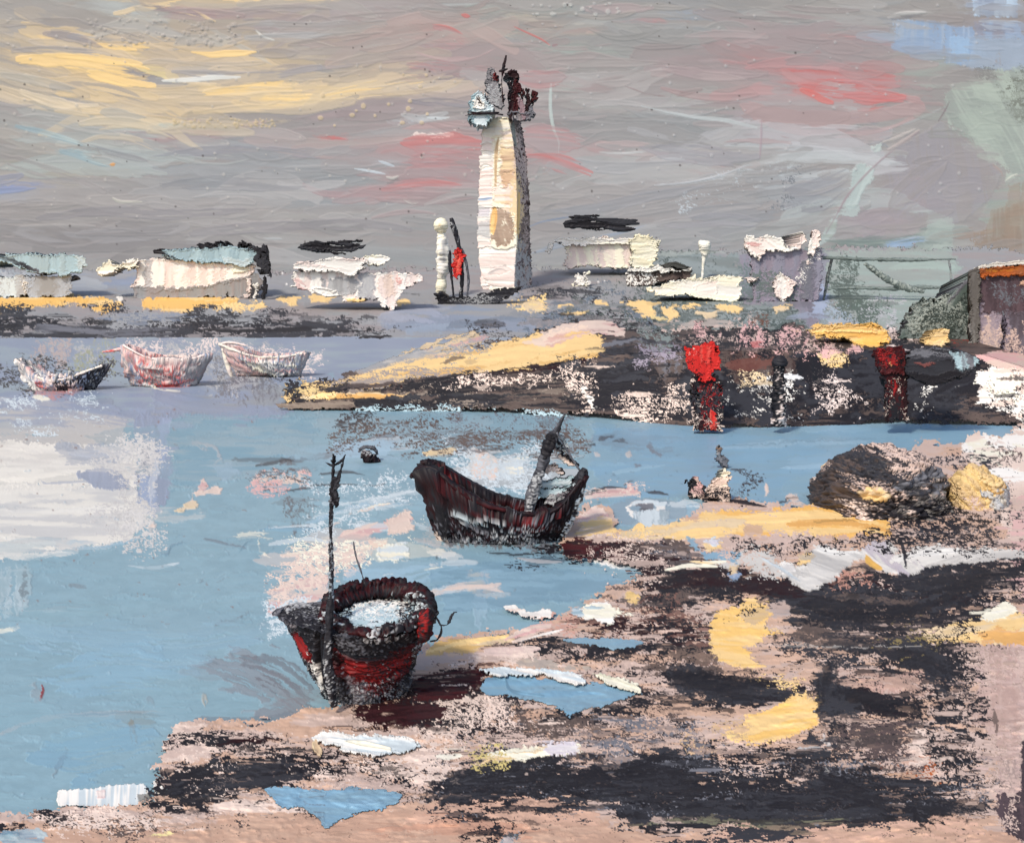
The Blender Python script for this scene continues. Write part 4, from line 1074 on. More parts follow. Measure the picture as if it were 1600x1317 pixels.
# ---- the muddy beach in front and to the right
BEACH = '''
k be/bt r9 d0 h1 : 244 1196 258 1176 262 1160 288 1130 330 1130 420 1124 478 1106 520 1108 560 1090 600 1060 640 1036 664 1012 700 992 760 988 820 984 850 972 880 950 920 938 980 912 1002 896 996 884 950 868 900 862 870 850 880 824 898 804 912 796 944 788 956 800 972 830 1010 834 1050 822 1084 806 1100 792 1110 776 1150 780 1180 786 1230 790 1310 788 1322 764 1336 742 1372 726 1420 706 1440 690 1500 694 1520 684 1570 684 1590 664 1700 640 2000 640 2000 1420 -60 1420 -60 1276 40 1270 96 1262 180 1262 250 1252 262 1226
k #cfa890/bt r7 h1 : -60 1288 60 1292 200 1300 420 1262 520 1250 640 1250 900 1258 960 1290 1160 1304 1340 1280 1440 1262 1560 1280 1700 1280 1700 1420 -60 1420
b #d9b098 w44 d.2 h1.4 : 640 1272 720 1262 820 1262 930 1276
b #c99c84 w30 d.3 h1.4 : 560 1300 700 1296 840 1300
b #dcb39c w60 d.2 h1.4 : 1100 1312 1250 1302 1400 1290 1520 1300
k #cdb0a6/be r6 g90 h1 d.06 : 1530 990 1600 980 1640 1000 1640 1330 1570 1300 1556 1270 1560 1190 1530 1100
k #c3a398/#d0b4a8 r6 g90 h1 d.1 o.8 : 1540 1000 1590 1000 1596 1190 1566 1180 1548 1120
k #ba9c90 o.5 d.3 g5 : 1500 1090 1590 1060 1596 1160 1540 1150
s be n.7 x9 y6 p20 : 1450 1140 1560 1120 1560 1260 1470 1240
#! the wet edge by the channel, right
k bp/wh r6 h1.5 d.1 : 1508 676 1560 688 1590 670 1660 650 1660 760 1590 760 1530 740 1506 712
k wc/bp o.9 r5 h1.6 d.15 : 1506 680 1526 676 1546 700 1580 706 1600 690 1660 700 1660 740 1560 730 1520 716
s um n.35 x9 y4 p8 : 1500 690 1600 690 1600 720 1500 716
k bp o.9 r5 : 1560 760 1660 740 1660 880 1600 880 1560 800
k be/ps o.8 r5 d.1 : 1570 780 1660 760 1660 980 1600 960
#! scumbled blacks
s bk n.72 x14 y5 p16 : 1000 906 1030 890 1120 896 1230 900 1300 884 1420 894 1480 876 1620 866 1620 930 1560 990 1420 984 1300 986 1200 946 1060 940 1020 930
b bk/md w34 d.35 h1.3 f1.8 r.5 : 1022 908 1080 912 1150 910 1240 922 1330 920 1430 930 1540 946
b md/bk w14 d.3 h1.4 f2 : 1060 892 1140 902 1240 920 1360 926 1480 960
b bk/bs w56 d.3 h1.3 f1.6 r.5 : 1230 950 1290 950 1370 950 1460 940 1540 900 1590 894
b bs/bk w50 d.3 h1.3 f1.6 r.5 : 1420 904 1470 900 1540 892 1600 880
b bk w24 d.35 h1.3 f1.8 r.5 : 1270 968 1330 972 1400 966 1450 950
b #5f5650/um w12 d.4 : 1300 932 1380 936 1460 950
s be n.4 x12 y4 p10 : 1290 900 1380 896 1440 916 1380 924 1300 916
s #c08e7c n.6 x9 y4 p10 : 1284 896 1330 892 1350 908 1290 912
s um n.6 x16 y4 p12 : 1020 926 1130 930 1130 960 1050 966
s #7a5a50 n.5 x16 y4 p14 : 900 960 1020 930 1110 990 1100 1020 900 1000
s md n.55 x16 y4 p12 : 900 975 1010 960 1110 985 1110 1000 960 1000
s #d9a896 n.6 x9 y6 p10 : 860 962 900 958 906 990 880 1000 856 986
b bk w8 d.3 h1.2 : 830 1000 880 1000 940 1014 1010 1010 1060 1004
s bk n.75 x12 y5 p10 : 800 1010 850 1000 900 1004 1000 1012 1070 1006 1110 1010 1100 1026 1000 1034 880 1036 830 1026
s bk n.5 x13 y5 p14 : 1020 930 1100 970 1110 1040 1040 1040 1000 1000
s um/#6e5c52 n.5 x14 y4 p16 : 960 1030 1130 1000 1130 1060 1040 1060 1010 1050
s um n.45 x14 y4 p16 : 900 1056 1010 1060 1050 1080 1050 1110 940 1110
s bk n.6 x14 y5 p18 : 1190 980 1300 990 1440 1000 1460 1036 1330 1046 1200 1010
s um n.62 x16 y4 p14 : 1240 970 1430 990 1440 1020 1250 1010
s bs n.6 x16 y4 p16 : 1230 1000 1330 1010 1330 1060 1240 1060
b #4c4a4c w26 d.45 f1.6 r.6 : 1430 1020 1480 1040 1530 1070
b bk w30 d.4 f1.6 r.5 : 1390 1012 1450 1030 1510 1062
b bk w40 d.35 f1.6 r.5 : 1380 1040 1440 1060 1500 1076
s bk n.7 x10 y5 p14 : 1440 1000 1520 1010 1530 1080 1500 1100 1440 1060
s #c4a092 n.55 x8 y5 p10 : 1300 1046 1350 1038 1440 1060 1460 1084 1370 1082 1310 1070
b be/#b89888 w18 d.3 h1.3 : 1310 1056 1350 1050 1400 1064 1440 1084
b bk/#221c20 w30 d.15 f1.6 r.5 h1.3 : 1040 1056 1080 1060 1130 1072 1190 1076 1250 1078
k bk/bs d.15 r6 g6 h1.2 : 1048 1056 1080 1036 1110 1056 1180 1062 1250 1070 1246 1094 1210 1106 1120 1096 1060 1086
s bk n.6 x9 y5 p10 : 990 1090 1040 1086 1120 1096 1220 1106 1230 1116 1130 1112 1010 1106
k bk/#1e181c d.12 r6 g8 h1.2 : 1298 1072 1350 1084 1410 1094 1446 1108 1440 1124 1350 1116 1302 1106
b bk/#241c20 w24 d.2 f1.6 r.5 : 1304 1080 1360 1094 1430 1112
b bs/bk w54 d.3 f1.2 r.5 : 1300 1030 1296 1080 1300 1130 1310 1180 1330 1230
s bs n.7 x10 y7 p14 : 1280 1030 1330 1030 1330 1130 1290 1130
s bk n.6 x16 y5 p16 : 1430 1076 1530 1076 1536 1170 1500 1180 1430 1130
b bs/bk w40 d.35 f1.4 r.5 : 1470 1130 1510 1140 1530 1150
s bk/#5a4c4a n.5 x12 y5 p16 : 1310 1120 1420 1120 1440 1200 1330 1200
s #5a4c4a n.6 x10 y5 p14 : 1340 1140 1420 1150 1430 1180 1350 1190
k be/bp r4 h1.2 g90 d.15 : 1426 1140 1462 1144 1460 1196 1440 1196 1416 1196
s bk n.6 x5 y9 p6 : 1456 1140 1474 1140 1466 1210 1456 1210
b #c49878/bt w14 d.35 h1.4 : 1330 1208 1390 1212 1440 1208 1462 1206
s or_ n.35 x9 y5 p8 : 1330 1200 1460 1190 1466 1222 1360 1220
s bk n.5 x8 y6 p14 : 1460 1150 1500 1170 1550 1230 1480 1230
#! the broad dark band in front
s bk/bs n.85 x18 y5 p20 : 650 1228 720 1196 840 1180 960 1176 1080 1184 1130 1200 1250 1200 1300 1180 1390 1220 1480 1220 1550 1240 1540 1270 1440 1272 1400 1250 1330 1286 1160 1296 1060 1310 990 1290 940 1256 800 1260 690 1262
b bk/bs w60 d.18 f1.6 r.5 h1.3 : 880 1216 960 1216 1040 1224 1110 1232
b bk/bs w54 d.2 f1.6 r.5 h1.3 : 960 1262 1020 1266 1090 1262 1160 1254
b bs/bk w70 d.18 f1.4 r.5 h1.3 : 1150 1250 1220 1250 1300 1250 1380 1256
b bk/bs w60 d.2 f1.4 r.5 h1.3 : 1226 1200 1270 1212 1330 1236 1400 1246 1480 1250
b bs w40 d.3 f1.4 r.5 : 1280 1150 1270 1190 1260 1220
b bk w30 d.4 f1.6 r.5 : 1380 1234 1450 1244 1540 1248
b bk w26 d.4 f1.6 r.6 : 1420 1264 1460 1282 1490 1294
b bk w20 d.3 f1.5 r.5 h1.2 : 1000 1290 1030 1304 1060 1306
s be n.5 x10 y4 p12 : 1130 1176 1230 1180 1270 1210 1220 1230 1130 1220
s bk n.55 x13 y4 p12 : 1120 1170 1230 1166 1290 1190 1220 1224 1130 1222
s um/gd n.55 x14 y4 p14 : 890 1120 1060 1126 1130 1160 1060 1180 900 1176
s gd n.5 x9 y4 p12 : 900 1140 980 1146 980 1180 900 1176
s bk n.5 x9 y5 p10 : 1040 1120 1080 1126 1070 1150 1030 1150
b bk w12 d.2 f1 h1.2 : 1110 1158 1116 1176 1118 1200 1122 1224
b um/ol w9 d.45 : 980 1290 1080 1280 1200 1288 1330 1280
b #8b7a68 w7 d.4 h1.5 : 1190 1294 1240 1292 1320 1286
s be n.4 x14 y3 p8 : 900 1192 960 1184 960 1206 900 1204
b bk w40 d.35 f1.6 r.5 : 680 1246 740 1232 800 1222 850 1216
s bk n.72 x16 y5 p14 : 660 1250 700 1210 780 1190 880 1180 900 1240 820 1250 720 1270
s bk n.6 x7 y6 p12 : 700 1290 760 1280 800 1296 760 1310
#! left part of the beach
k bp/be r6 h1.3 d.1 : 280 1132 340 1138 420 1146 420 1168 320 1178 260 1186 262 1160
s bk n.55 x10 y4 p10 : 262 1150 330 1150 420 1156 460 1170 420 1186 300 1190 252 1190
b bk/md w10 d.3 h1.2 : 330 1164 380 1158 430 1158
s bk n.72 x15 y5 p16 : 300 1190 370 1176 440 1172 520 1186 500 1214 420 1236 380 1250 330 1276 280 1270 236 1250 260 1226
b bk/bs w44 d.28 f1.6 r.5 h1.3 : 276 1226 330 1216 400 1214 460 1206
b bk w30 d.35 f1.6 r.5 : 290 1252 330 1262 370 1262
b bp/be w18 d.3 : 256 1184 290 1178 340 1176
s bk n.5 x12 y4 p14 : 400 1160 500 1166 540 1200 480 1230 400 1230
s bk n.7 x10 y5 p8 : -60 1276 120 1272 130 1290 60 1300 -60 1306
s um n.5 x12 y4 p12 : 100 1280 260 1270 330 1290 220 1310 100 1310
s bp n.5 x10 y4 p10 : 60 1280 200 1268 300 1280 260 1300 80 1300
b #ead2c2 w20 d.35 h1.4 : 330 1262 400 1256 470 1262 530 1280
s bp/bk n.4 x9 y5 p14 : 330 1230 420 1240 500 1280 380 1290
b yl w9 d.3 h2 : 242 1307 252 1304 262 1308
k wt/pb o.8 d.2 r3 : 0 1300 66 1296 74 1317 66 1330 0 1330
k #9fb6c2 o.5 d.3 : 780 1306 810 1300 820 1330 780 1330
s bp n.6 x7 y6 p12 : 560 1180 640 1170 720 1170 720 1210 640 1240 600 1220
s bk n.5 x7 y6 p12 : 520 1180 600 1180 690 1200 640 1240 540 1220
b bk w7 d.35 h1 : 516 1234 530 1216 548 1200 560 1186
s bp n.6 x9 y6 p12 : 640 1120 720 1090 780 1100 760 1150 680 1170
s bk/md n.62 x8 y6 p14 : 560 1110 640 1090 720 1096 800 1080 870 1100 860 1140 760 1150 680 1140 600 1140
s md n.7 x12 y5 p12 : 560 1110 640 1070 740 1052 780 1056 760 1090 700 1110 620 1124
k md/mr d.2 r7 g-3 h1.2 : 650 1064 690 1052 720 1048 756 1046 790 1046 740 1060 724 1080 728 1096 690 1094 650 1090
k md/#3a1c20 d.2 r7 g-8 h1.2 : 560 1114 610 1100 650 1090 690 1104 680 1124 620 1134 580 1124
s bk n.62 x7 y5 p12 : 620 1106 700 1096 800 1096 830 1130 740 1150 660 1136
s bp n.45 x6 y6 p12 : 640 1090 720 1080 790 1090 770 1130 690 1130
s gd/um n.6 x13 y5 p14 : 770 1110 850 1096 920 1130 900 1160 800 1150
b #6e6450 w12 d.4 f1.6 : 790 1110 830 1096 850 1092
s #c9a48c n.5 x10 y5 p10 : 800 1120 850 1110 870 1140 820 1150
b bk w20 d.25 h1.2 : 852 1126 880 1126 906 1120
s bk n.7 x9 y5 p8 : 850 1110 900 1106 1000 1090 1010 1110 930 1130 860 1140
s gd/be n.6 x12 y4 p14 : 700 1150 800 1150 900 1160 900 1190 760 1180
k md/mr d.2 r6 g4 h1.2 : 876 850 900 842 930 846 990 852 1010 862 980 866 950 872 910 876 884 866
s bk/md n.7 x14 y4 p10 : 920 850 1040 850 1120 876 1180 900 1100 896 1010 880 930 876
s gd/um n.65 x16 y4 p10 : 990 840 1060 846 1100 870 1170 890 1080 890 1000 862
s bp/be n.55 x7 y6 p10 : 930 866 1000 862 1040 880 1050 910 1010 920 990 884
s bk n.6 x7 y5 p8 : 1000 890 1060 884 1070 910 1030 930 1000 920
b bk/md w8 d.3 h1.3 : 1086 894 1130 904 1170 908
s md n.5 x10 y5 p10 : 960 860 1030 870 1030 910 980 890
'''
BEACH_TOP = '''
k yl/#f2bd6c d.06 r5 h1.6 : 1094 804 1130 796 1190 800 1240 792 1262 788 1278 796 1320 798 1366 786 1380 792 1394 812 1392 840 1350 836 1300 838 1260 832 1200 838 1130 836 1094 828
b yl w14 d.2 h1.6 : 1110 816 1180 810 1260 808 1330 808
b yl/#e6ae64 w10 d.25 h1.6 : 1230 820 1300 818 1370 826 1392 832
b #c79a5a w4 d.3 : 1270 816 1320 814 1380 816
b yl/yp w26 d.3 h1.6 : 1000 830 1050 826 1100 820 1160 814
b yl w14 d.25 h1.6 : 1040 840 1090 834 1150 830
b yp w12 d.3 h1.5 : 970 836 1010 836 1046 832
b yl w11 d.15 h1.7 : 992 826 1000 822 1008 830
k yl/bp d.08 r4 g-8 h1.5 : 898 836 908 814 926 806 946 802 958 816 968 834 940 838 916 846
k ps/bp d.06 r3 h1.4 : 904 812 914 800 930 792 944 794 950 806 930 806 912 816
s yl n.5 x9 y4 p8 : 960 828 1010 834 1010 844 960 842
k yl/#f6c878 d.04 r5 g3 h1.6 : 1118 960 1150 946 1176 934 1200 942 1206 958 1194 974 1196 982 1228 990 1196 994 1180 1006 1160 1012 1170 1022 1180 1030 1186 1040 1176 1044 1150 1042 1124 1034 1110 1014 1112 998 1106 990
k #d8b98a/#cbb294 o.75 d.1 r4 : 1160 958 1200 950 1204 966 1176 976 1150 966
k be/#b9aca6 o.8 r4 d.15 : 1204 944 1222 936 1236 950 1230 962 1208 962
s bk n.4 x7 y3 p8 : 1120 960 1200 940 1180 954 1130 970
s yl n.4 x8 y3 p6 : 1170 1044 1230 1050 1256 1066 1240 1076 1190 1062
b yl w6 d.5 h1.6 : 1170 1062 1206 1070 1230 1080
k yl/#f8c876 d.04 r5 g-10 h1.6 : 1160 1118 1200 1112 1224 1100 1246 1088 1262 1090 1282 1098 1276 1112 1280 1134 1262 1144 1220 1156 1180 1162 1142 1160 1130 1152 1134 1140 1160 1132
s yl n.35 x8 y3 p6 : 1216 1084 1246 1076 1280 1090 1260 1096 1210 1096
s #d6b48e n.6 x12 y4 p14 : 1060 1130 1150 1120 1160 1150 1070 1160
k yl/yp d.12 r5 g-8 h1.6 : 1440 990 1480 976 1530 966 1570 958 1620 960 1620 1000 1560 1006 1500 1002 1450 1008
k #efb76e/#e6b98c d.05 r4 h1.6 : 1528 990 1560 978 1590 984 1620 996 1620 1008 1560 1006 1536 1006
s bk n.45 x7 y5 p8 : 1440 985 1520 966 1540 990 1500 1010 1440 1010
s #8a7a50 n.5 x9 y4 p12 : 1370 1000 1440 980 1470 1000 1420 1016
k wc/wh r3 h2.2 g-8 : 1534 966 1550 950 1570 940 1586 944 1590 954 1570 964 1548 970
k yp/#e0b876 d.1 r3 g-4 h1.8 : 664 1024 676 1008 700 1000 740 996 790 990 812 992 800 1004 760 1010 740 1020 700 1022
b yl w8 d.3 h1.8 : 668 1020 720 1006 780 996 815 994
b bp/ps w10 d.2 h1.4 : 790 1000 830 984 860 978
b #e8ccc0 w12 d.25 h1.4 : 760 1018 800 1018 840 1012
s bp n.6 x9 y5 p10 : 664 1030 760 1020 830 1016 830 1034 720 1050
s mr n.4 x9 y4 p8 : 670 1034 760 1032 760 1048 690 1048
k #cdbba8/#b8aa9e d.06 r4 g5 h1.5 : 806 1032 850 1030 900 1040 920 1046 900 1050 850 1044 812 1040
k yp/wc d.08 r4 g4 h1.6 : 740 1184 776 1172 830 1168 880 1166 906 1162 908 1174 870 1180 820 1190 770 1192
b wc/yp w8 d.2 h2 : 766 1180 820 1172 880 1170
k wh/#e2d8dc d.05 r4 h1.8 : 850 1164 880 1160 902 1160 906 1174 870 1180 852 1176
b yp/yl w9 d.35 h1.6 : 738 1196 780 1186 840 1186
s #d6c27e n.45 x8 y4 p8 : 730 1170 790 1170 800 1196 740 1200
k yl/#d9b878 r3 h1.5 : 972 930 984 924 1000 928 998 944 984 942
k wc/wh d.04 r4 g4 h2 : 906 958 920 946 946 940 962 948 970 956 992 958 990 964 962 962 954 976 930 968 912 966
k #9fb6c0/wb r3 d.1 : 890 954 908 946 912 964 896 964
k wh/bp r3 h1.8 : 784 948 800 944 830 956 860 952 860 964 830 966 816 962 800 956
b bs/bk w44 d.4 f1.2 r.5 o.8 a0 : 1304 1030 1300 1080 1302 1130 1312 1170
s bs n.6 x8 y6 p12 a0 : 1286 1020 1326 1020 1326 1110 1290 1110
'''
BEACH_LAST = '''
k md/mr d.3 r6 g-3 h1.2 : 640 1066 690 1052 730 1048 790 1046 760 1058 728 1080 716 1098 690 1092 650 1094
k md/#3a1c20 d.3 r6 g-8 h1.2 : 560 1116 610 1102 650 1096 700 1104 690 1128 640 1138 584 1128
b bp/wh w6 d.35 h1.6 : 800 1004 840 992 880 984
s bp n.4 x7 y6 p10 : 660 1100 780 1090 800 1130 700 1150
s bp n.3 x9 y4 p12 : 880 850 1060 850 1060 900 940 910
k #d2ccc4/#e6e0d6 r4 d.03 g-14 h3 : 1376 880 1400 866 1430 858 1470 854 1520 858 1570 858 1600 862 1610 874 1560 878 1500 880 1440 886 1400 888
b #f0ebe2 w9 d.1 h2.4 : 1400 878 1440 866 1500 862
k #c6c2bc/#ddd8d0 r4 d.03 g20 h3 : 1224 884 1260 886 1272 854 1290 850 1316 862 1340 860 1360 872 1330 884 1310 900 1290 912 1262 928 1236 912
b #f2eee6 w9 d.1 h2.6 : 1276 858 1300 864 1340 866 1362 876
k #ded9d0/#c6bcc0 r4 d.03 g50 h3 : 1346 862 1366 846 1388 848 1400 858 1392 880 1430 878 1444 890 1430 902 1410 900 1380 892 1356 876
b #e2dcd4 w7 d.1 h2.6 g40 : 1348 862 1366 880 1400 896
b #e6b560 w7 d.1 h2 : 1352 870 1362 882 1376 890
s #cfcac2 n.65 x10 y7 p10 : 1170 858 1250 870 1260 910 1200 900 1130 880
k #c9b8a0/yl r4 h2.4 : 1246 868 1262 860 1274 870 1266 884 1250 886
k wh/#d9d4cf r4 h2.4 : 1216 884 1236 880 1240 892 1224 898
b bs w5 d.2 h.8 : 1404 836 1412 860 1416 888
s bk n.55 x9 y4 p8 : 1380 846 1440 840 1450 860 1400 866
b wb/gl w8 d.2 h2 : 1186 870 1220 890 1250 910
k #8fb0c4/wt r3 d.05 : 1096 864 1140 862 1156 866 1150 880 1100 876
b yl/wc w6 d.2 h2 : 1080 878 1110 880 1140 878
b wc w5 d.3 h2 : 1040 892 1080 884 1120 886
k yp/#c9b08e r3 d.1 g80 h1.6 : 1140 884 1154 882 1152 900 1146 904
k bl/#9fb4c8 o.8 r3 : 1138 898 1156 896 1152 906 1140 906
k wt o.9 r3 d.1 : 1072 838 1086 842 1096 862 1086 862 1076 850
k yl/yp r3 h1.8 : 1096 850 1120 848 1130 858 1104 862
k wb/#d8d4da r3 h1.8 : 1100 846 1118 840 1130 846 1116 854
s be n.55 x10 y5 p12 : 1130 830 1200 840 1260 842 1240 866 1140 864
s bk n.45 x9 y5 p10 : 1130 836 1260 840 1340 842 1330 856 1150 860
b bk/um w6 d.3 h1.2 : 1240 846 1270 838 1296 834
k ps/be r4 d.05 : 1204 836 1230 838 1234 852 1206 852
k bt/be o.8 r3 d.1 : 1162 818 1190 822 1190 840 1164 836
s be/bk n.5 x12 y4 p14 : 1390 800 1500 800 1600 840 1590 856 1400 850
s um/bk n.55 x13 y4 p14 : 1360 836 1480 826 1590 836 1590 852 1380 858
s be n.55 x10 y5 p12 : 1110 782 1180 786 1200 800 1120 804
b bk/#2c262a w7 d.2 : 1096 780 1150 784 1196 792
#! dark corner, lower right
k #4a3e42/#57484c r5 g90 h1.4 d.06 : 1558 1262 1564 1238 1580 1244 1596 1240 1640 1200 1640 1330 1590 1312 1570 1300
k #4a3e42 r3 g90 : 1596 1160 1640 1150 1640 1260 1596 1250
s be n.5 x4 y7 p5 : 1572 1244 1592 1244 1590 1300 1574 1290
b #7d6a62 w7 d.3 g90 : 1554 1112 1556 1130 1556 1150
s #a9938a n.4 x7 y14 p10 : 1560 1180 1582 1180 1580 1226 1560 1226
'''
GRAIN = '''
s um n.16 x12 y3 p20 a0 : 660 1120 1000 900 1560 850 1560 1180 1300 1240 700 1240
s be n.11 x9 y3 p20 a0 : 1000 890 1600 880 1560 980 1000 1100
s #8b7468 n.15 x9 y3 p20 a0 : 1240 960 1540 980 1540 1260 1240 1260
s bk n.2 x9 y3 p16 a0 : 980 1100 1540 960 1540 1240 980 1240
s bk n.22 x9 y3 p16 a0 : 640 1040 1000 940 1110 1060 900 1180 640 1180
s bp n.13 x7 y4 p16 a0 : 540 1100 1000 1060 1000 1180 540 1220
s bp n.2 x9 y3 p14 a0 : 260 1140 660 1140 660 1260 260 1270
s gd n.2 x15 y2.4 p16 a0 : 680 1190 1540 1190 1540 1280 680 1260
s #1e1c20 n.2 x15 y2.4 p16 a0 : 680 1190 1540 1190 1540 1280 680 1260
s #1e1c20 n.2 x15 y2.4 p16 a0 : 1010 890 1600 880 1600 980 1010 950
s #7d6a5c n.16 x15 y2.4 p16 a0 : 1010 890 1600 880 1600 980 1010 950
s bk/bs n.45 x14 y3.4 p22 a0 : 1316 776 1400 720 1540 720 1580 800 1540 850 1360 846
s bk n.2 x9 y3.4 p14 a0 : 1330 820 1600 800 1600 860 1330 860
s um n.12 x5 y3 p14 a0 : 0 1270 1560 1270 1560 1317 0 1317
s be n.2 x6 y9 p14 a0 : 1500 980 1600 980 1600 1300 1500 1300
s #b39a8c n.25 x5 y6 p14 a0 : 1500 980 1600 980 1600 1300 1500 1300
b bk/#211f24 w40 o.75 d.3 f1.4 a0 : 900 1216 980 1214 1060 1222 1110 1230
b bk/#211f24 w34 o.75 d.3 f1.4 a0 : 1160 1246 1240 1250 1320 1250 1380 1254
b bk/#211f24 w34 o.7 d.35 f1.4 a0 : 1230 1204 1290 1220 1350 1240
b bs/#2c2b30 w56 o.8 d.42 f1.9 a0 : 1290 986 1370 992 1440 1020 1510 1064
b bk/bs w50 o.8 d.4 f1.9 a0 : 1390 1010 1450 1036 1510 1090
b bs/bk w60 o.8 d.4 f1.9 a0 : 700 1226 800 1210 900 1204 1000 1206
b bs/bk w64 o.8 d.36 f1.9 a0 : 930 1240 1020 1238 1100 1236 1150 1226
b bk/bs w60 o.8 d.36 f1.9 a0 : 1130 1262 1220 1262 1310 1264 1390 1256
b bs/bk w54 o.8 d.38 f1.9 a0 : 1240 1214 1320 1236 1410 1254 1520 1262
b bk/bs w46 o.8 d.38 f1.9 a0 : 1210 944 1300 950 1390 944 1480 920
b bs/bk w50 o.8 d.4 f1.9 a0 : 1400 912 1480 902 1540 896 1600 900
b bk/md w30 o.8 d.4 f1.9 a0 : 1020 912 1090 904 1170 912 1260 936
b bk/bs w36 o.8 d.35 f1.9 a0 : 1046 1058 1110 1062 1190 1076 1250 1086
b bk/bs w44 o.8 d.4 f1.9 a0 : 276 1240 340 1222 410 1212 480 1206
b bk/bs w40 o.8 d.4 f1.9 a0 : 660 1250 740 1232 820 1226
b um/#4a4240 w34 o.7 d.5 f1.9 a0 : 1240 1000 1320 996 1400 1006
b um/#4a4240 w30 o.7 d.5 f1.9 a0 : 1330 1160 1400 1150 1450 1170
b um/gd w34 o.6 d.5 f1.9 a0 : 900 1156 990 1140 1080 1150
b bk/#1c1a1e w26 o.8 d.25 f1.4 a0 : 1050 1062 1110 1066 1180 1076 1240 1080
b bk/#1c1a1e w22 o.8 d.25 f1.4 a0 : 1304 1082 1360 1098 1430 1114
b bk/#1c1a1e w30 o.7 d.35 f1.4 a0 : 1260 946 1340 956 1420 950 1500 930 1580 900
b bk/md w20 o.7 d.35 f1.4 a0 : 1030 910 1100 908 1180 916 1250 930
b bk w24 o.7 d.35 f1.4 a0 : 1400 1024 1450 1040 1500 1066
b #d8d4d0 w2 o.7 d.35 a0 h1.5 : 1276 1090 1282 1120 1292 1160 1306 1200
b #bdb6ae w2 o.6 d.4 a0 h1.5 : 1200 1008 1320 1012 1440 1010
b #bdb6ae w1.6 o.6 d.3 a0 h1.5 : 1286 1198 1296 1208 1300 1216
'''
def beach_z(U, V):
    """a low bank: wet sand rising away from the water, higher to the right"""
    r = sst((U - 1150) / 500) * sst((V - 640) / 90) * .5
    return .05 + .25 * sst((U - 900) / 700) * sst((V - 700) / 300) + r + .2 * sst((V - 1180) / 300) + .05 * look(TA, U * .35, V * .8)
def build_beach():
    cv = Canvas(axis(-1300, -40, 1640, 2900, 1.3, 14), axis(634, 636, 1345, 2300, 1.3, 14))
    cv.c[:] = colour('be')
    cv.a[:, cv.U > 1990] = (cv.V > 660)[:, None]; cv.a[cv.V > 1400, :] = 1; cv.a[:, cv.U < -55] = (cv.V > 1280)[:, None]
    paint(cv, BEACH)  # maroon patches right of the boats are their cast shadows, painted on
    a0 = cv.a.copy()
    restroke(cv, 900, (240, 850, 1600, 1310), (3, 9), (18, 90), None, .8, .1, .35, (26, 7), 21, 1., 1)
    paint(cv, GRAIN)
    restroke(cv, 700, (240, 850, 1600, 1310), (2, 5), (10, 50), None, .85, .14, .3, (18, 6), 22, 1.2, 1)
    tear(cv, 5, 2.6, (.5, 1.1), v0=640, v1=1345)
    paint(cv, BEACH_TOP)
    restroke(cv, 260, (640, 780, 1600, 1170), (2, 6), (8, 36), None, .85, .1, .3, (12, 5), 23, 1.4, 1)
    tear(cv, 3, 1.6, (.8, 1.4), v0=640, v1=1345)
    paint(cv, BEACH_LAST)  # opens with the near boat's shadow, laid again in maroon
    tear(cv, 1.6, 1., (.8, 1.2), v0=640, v1=1345)
    carry_on(cv)
    def D(U, V):
        return (H - beach_z(U, V)) * F / (V - HY)
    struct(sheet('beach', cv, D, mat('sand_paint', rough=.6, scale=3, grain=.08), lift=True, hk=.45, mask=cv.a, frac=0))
build_beach()

# ---- pools the tide has left, and froth along the water's edge
def pool(name, spec, z, kind, hk=.5, m='water_paint'):
    p = np.vstack([np.array([float(q) for q in ln.split(':')[1].split()]).reshape(-1, 2) for ln in spec.strip().splitlines() if ':' in ln])
    lo = p.min(0) - 12; hi = p.max(0) + 12
    cv = Canvas(np.arange(lo[0], hi[0], 1.1), np.arange(lo[1], hi[1], 1.1))
    paint(cv, spec)
    D = lambda U, V: (H - beach_z(U, V) - z) * F / (V - HY)
    return struct(sheet(name, cv, D, mat(m), lift=True, hk=hk, mask=cv.a, frac=.03, origin=at(*p.mean(0), (H - .1) * F / (p.mean(0)[1] - HY))), kind)
pool('tide_pool', '''
k wt/#7fa8c0 r4 d.02 h1 : 754 1074 762 1062 790 1056 830 1058 850 1060 900 1066 950 1070 1000 1076 1002 1084 960 1096 900 1112 890 1120 880 1108 850 1100 820 1092 790 1086 760 1086
b #7196ac w5 d.3 h1 : 790 1062 800 1080 850 1088
b bs w4 d.4 h1 : 840 1082 856 1096
''', .015, 'structure')
pool('tide_pool', '''
k wt/#86adc4 r3 d.02 h1 : 414 1232 450 1230 500 1234 560 1230 600 1232 628 1244 620 1254 596 1266 560 1270 536 1280 516 1292 506 1296 500 1280 470 1262 440 1264 430 1250
k gd/wt o.7 d.3 r3 : 470 1238 510 1236 506 1290 492 1270 460 1260
b #8fb4ca w14 d.2 : 540 1252 580 1248 610 1246
''', .015, 'structure')
pool('tide_pool', '''
k wt/#8aa9b8 r3 d.05 h1 : 882 1000 900 996 950 998 1000 1000 1018 1004 990 1010 960 1014 930 1008 900 1006
''', .015, 'structure')
pool('sea_foam', '''
k wh/wb r3 d.02 g8 h3 : 752 1048 780 1044 820 1046 838 1048 850 1046 880 1050 910 1058 914 1068 900 1070 870 1064 846 1054 820 1056 780 1058
k wc/#d9d4bb r3 d.02 g20 h3 : 922 1052 950 1056 980 1064 1002 1074 1000 1082 970 1078 946 1070
''', .05, 'stuff', .55, 'foam_paint')
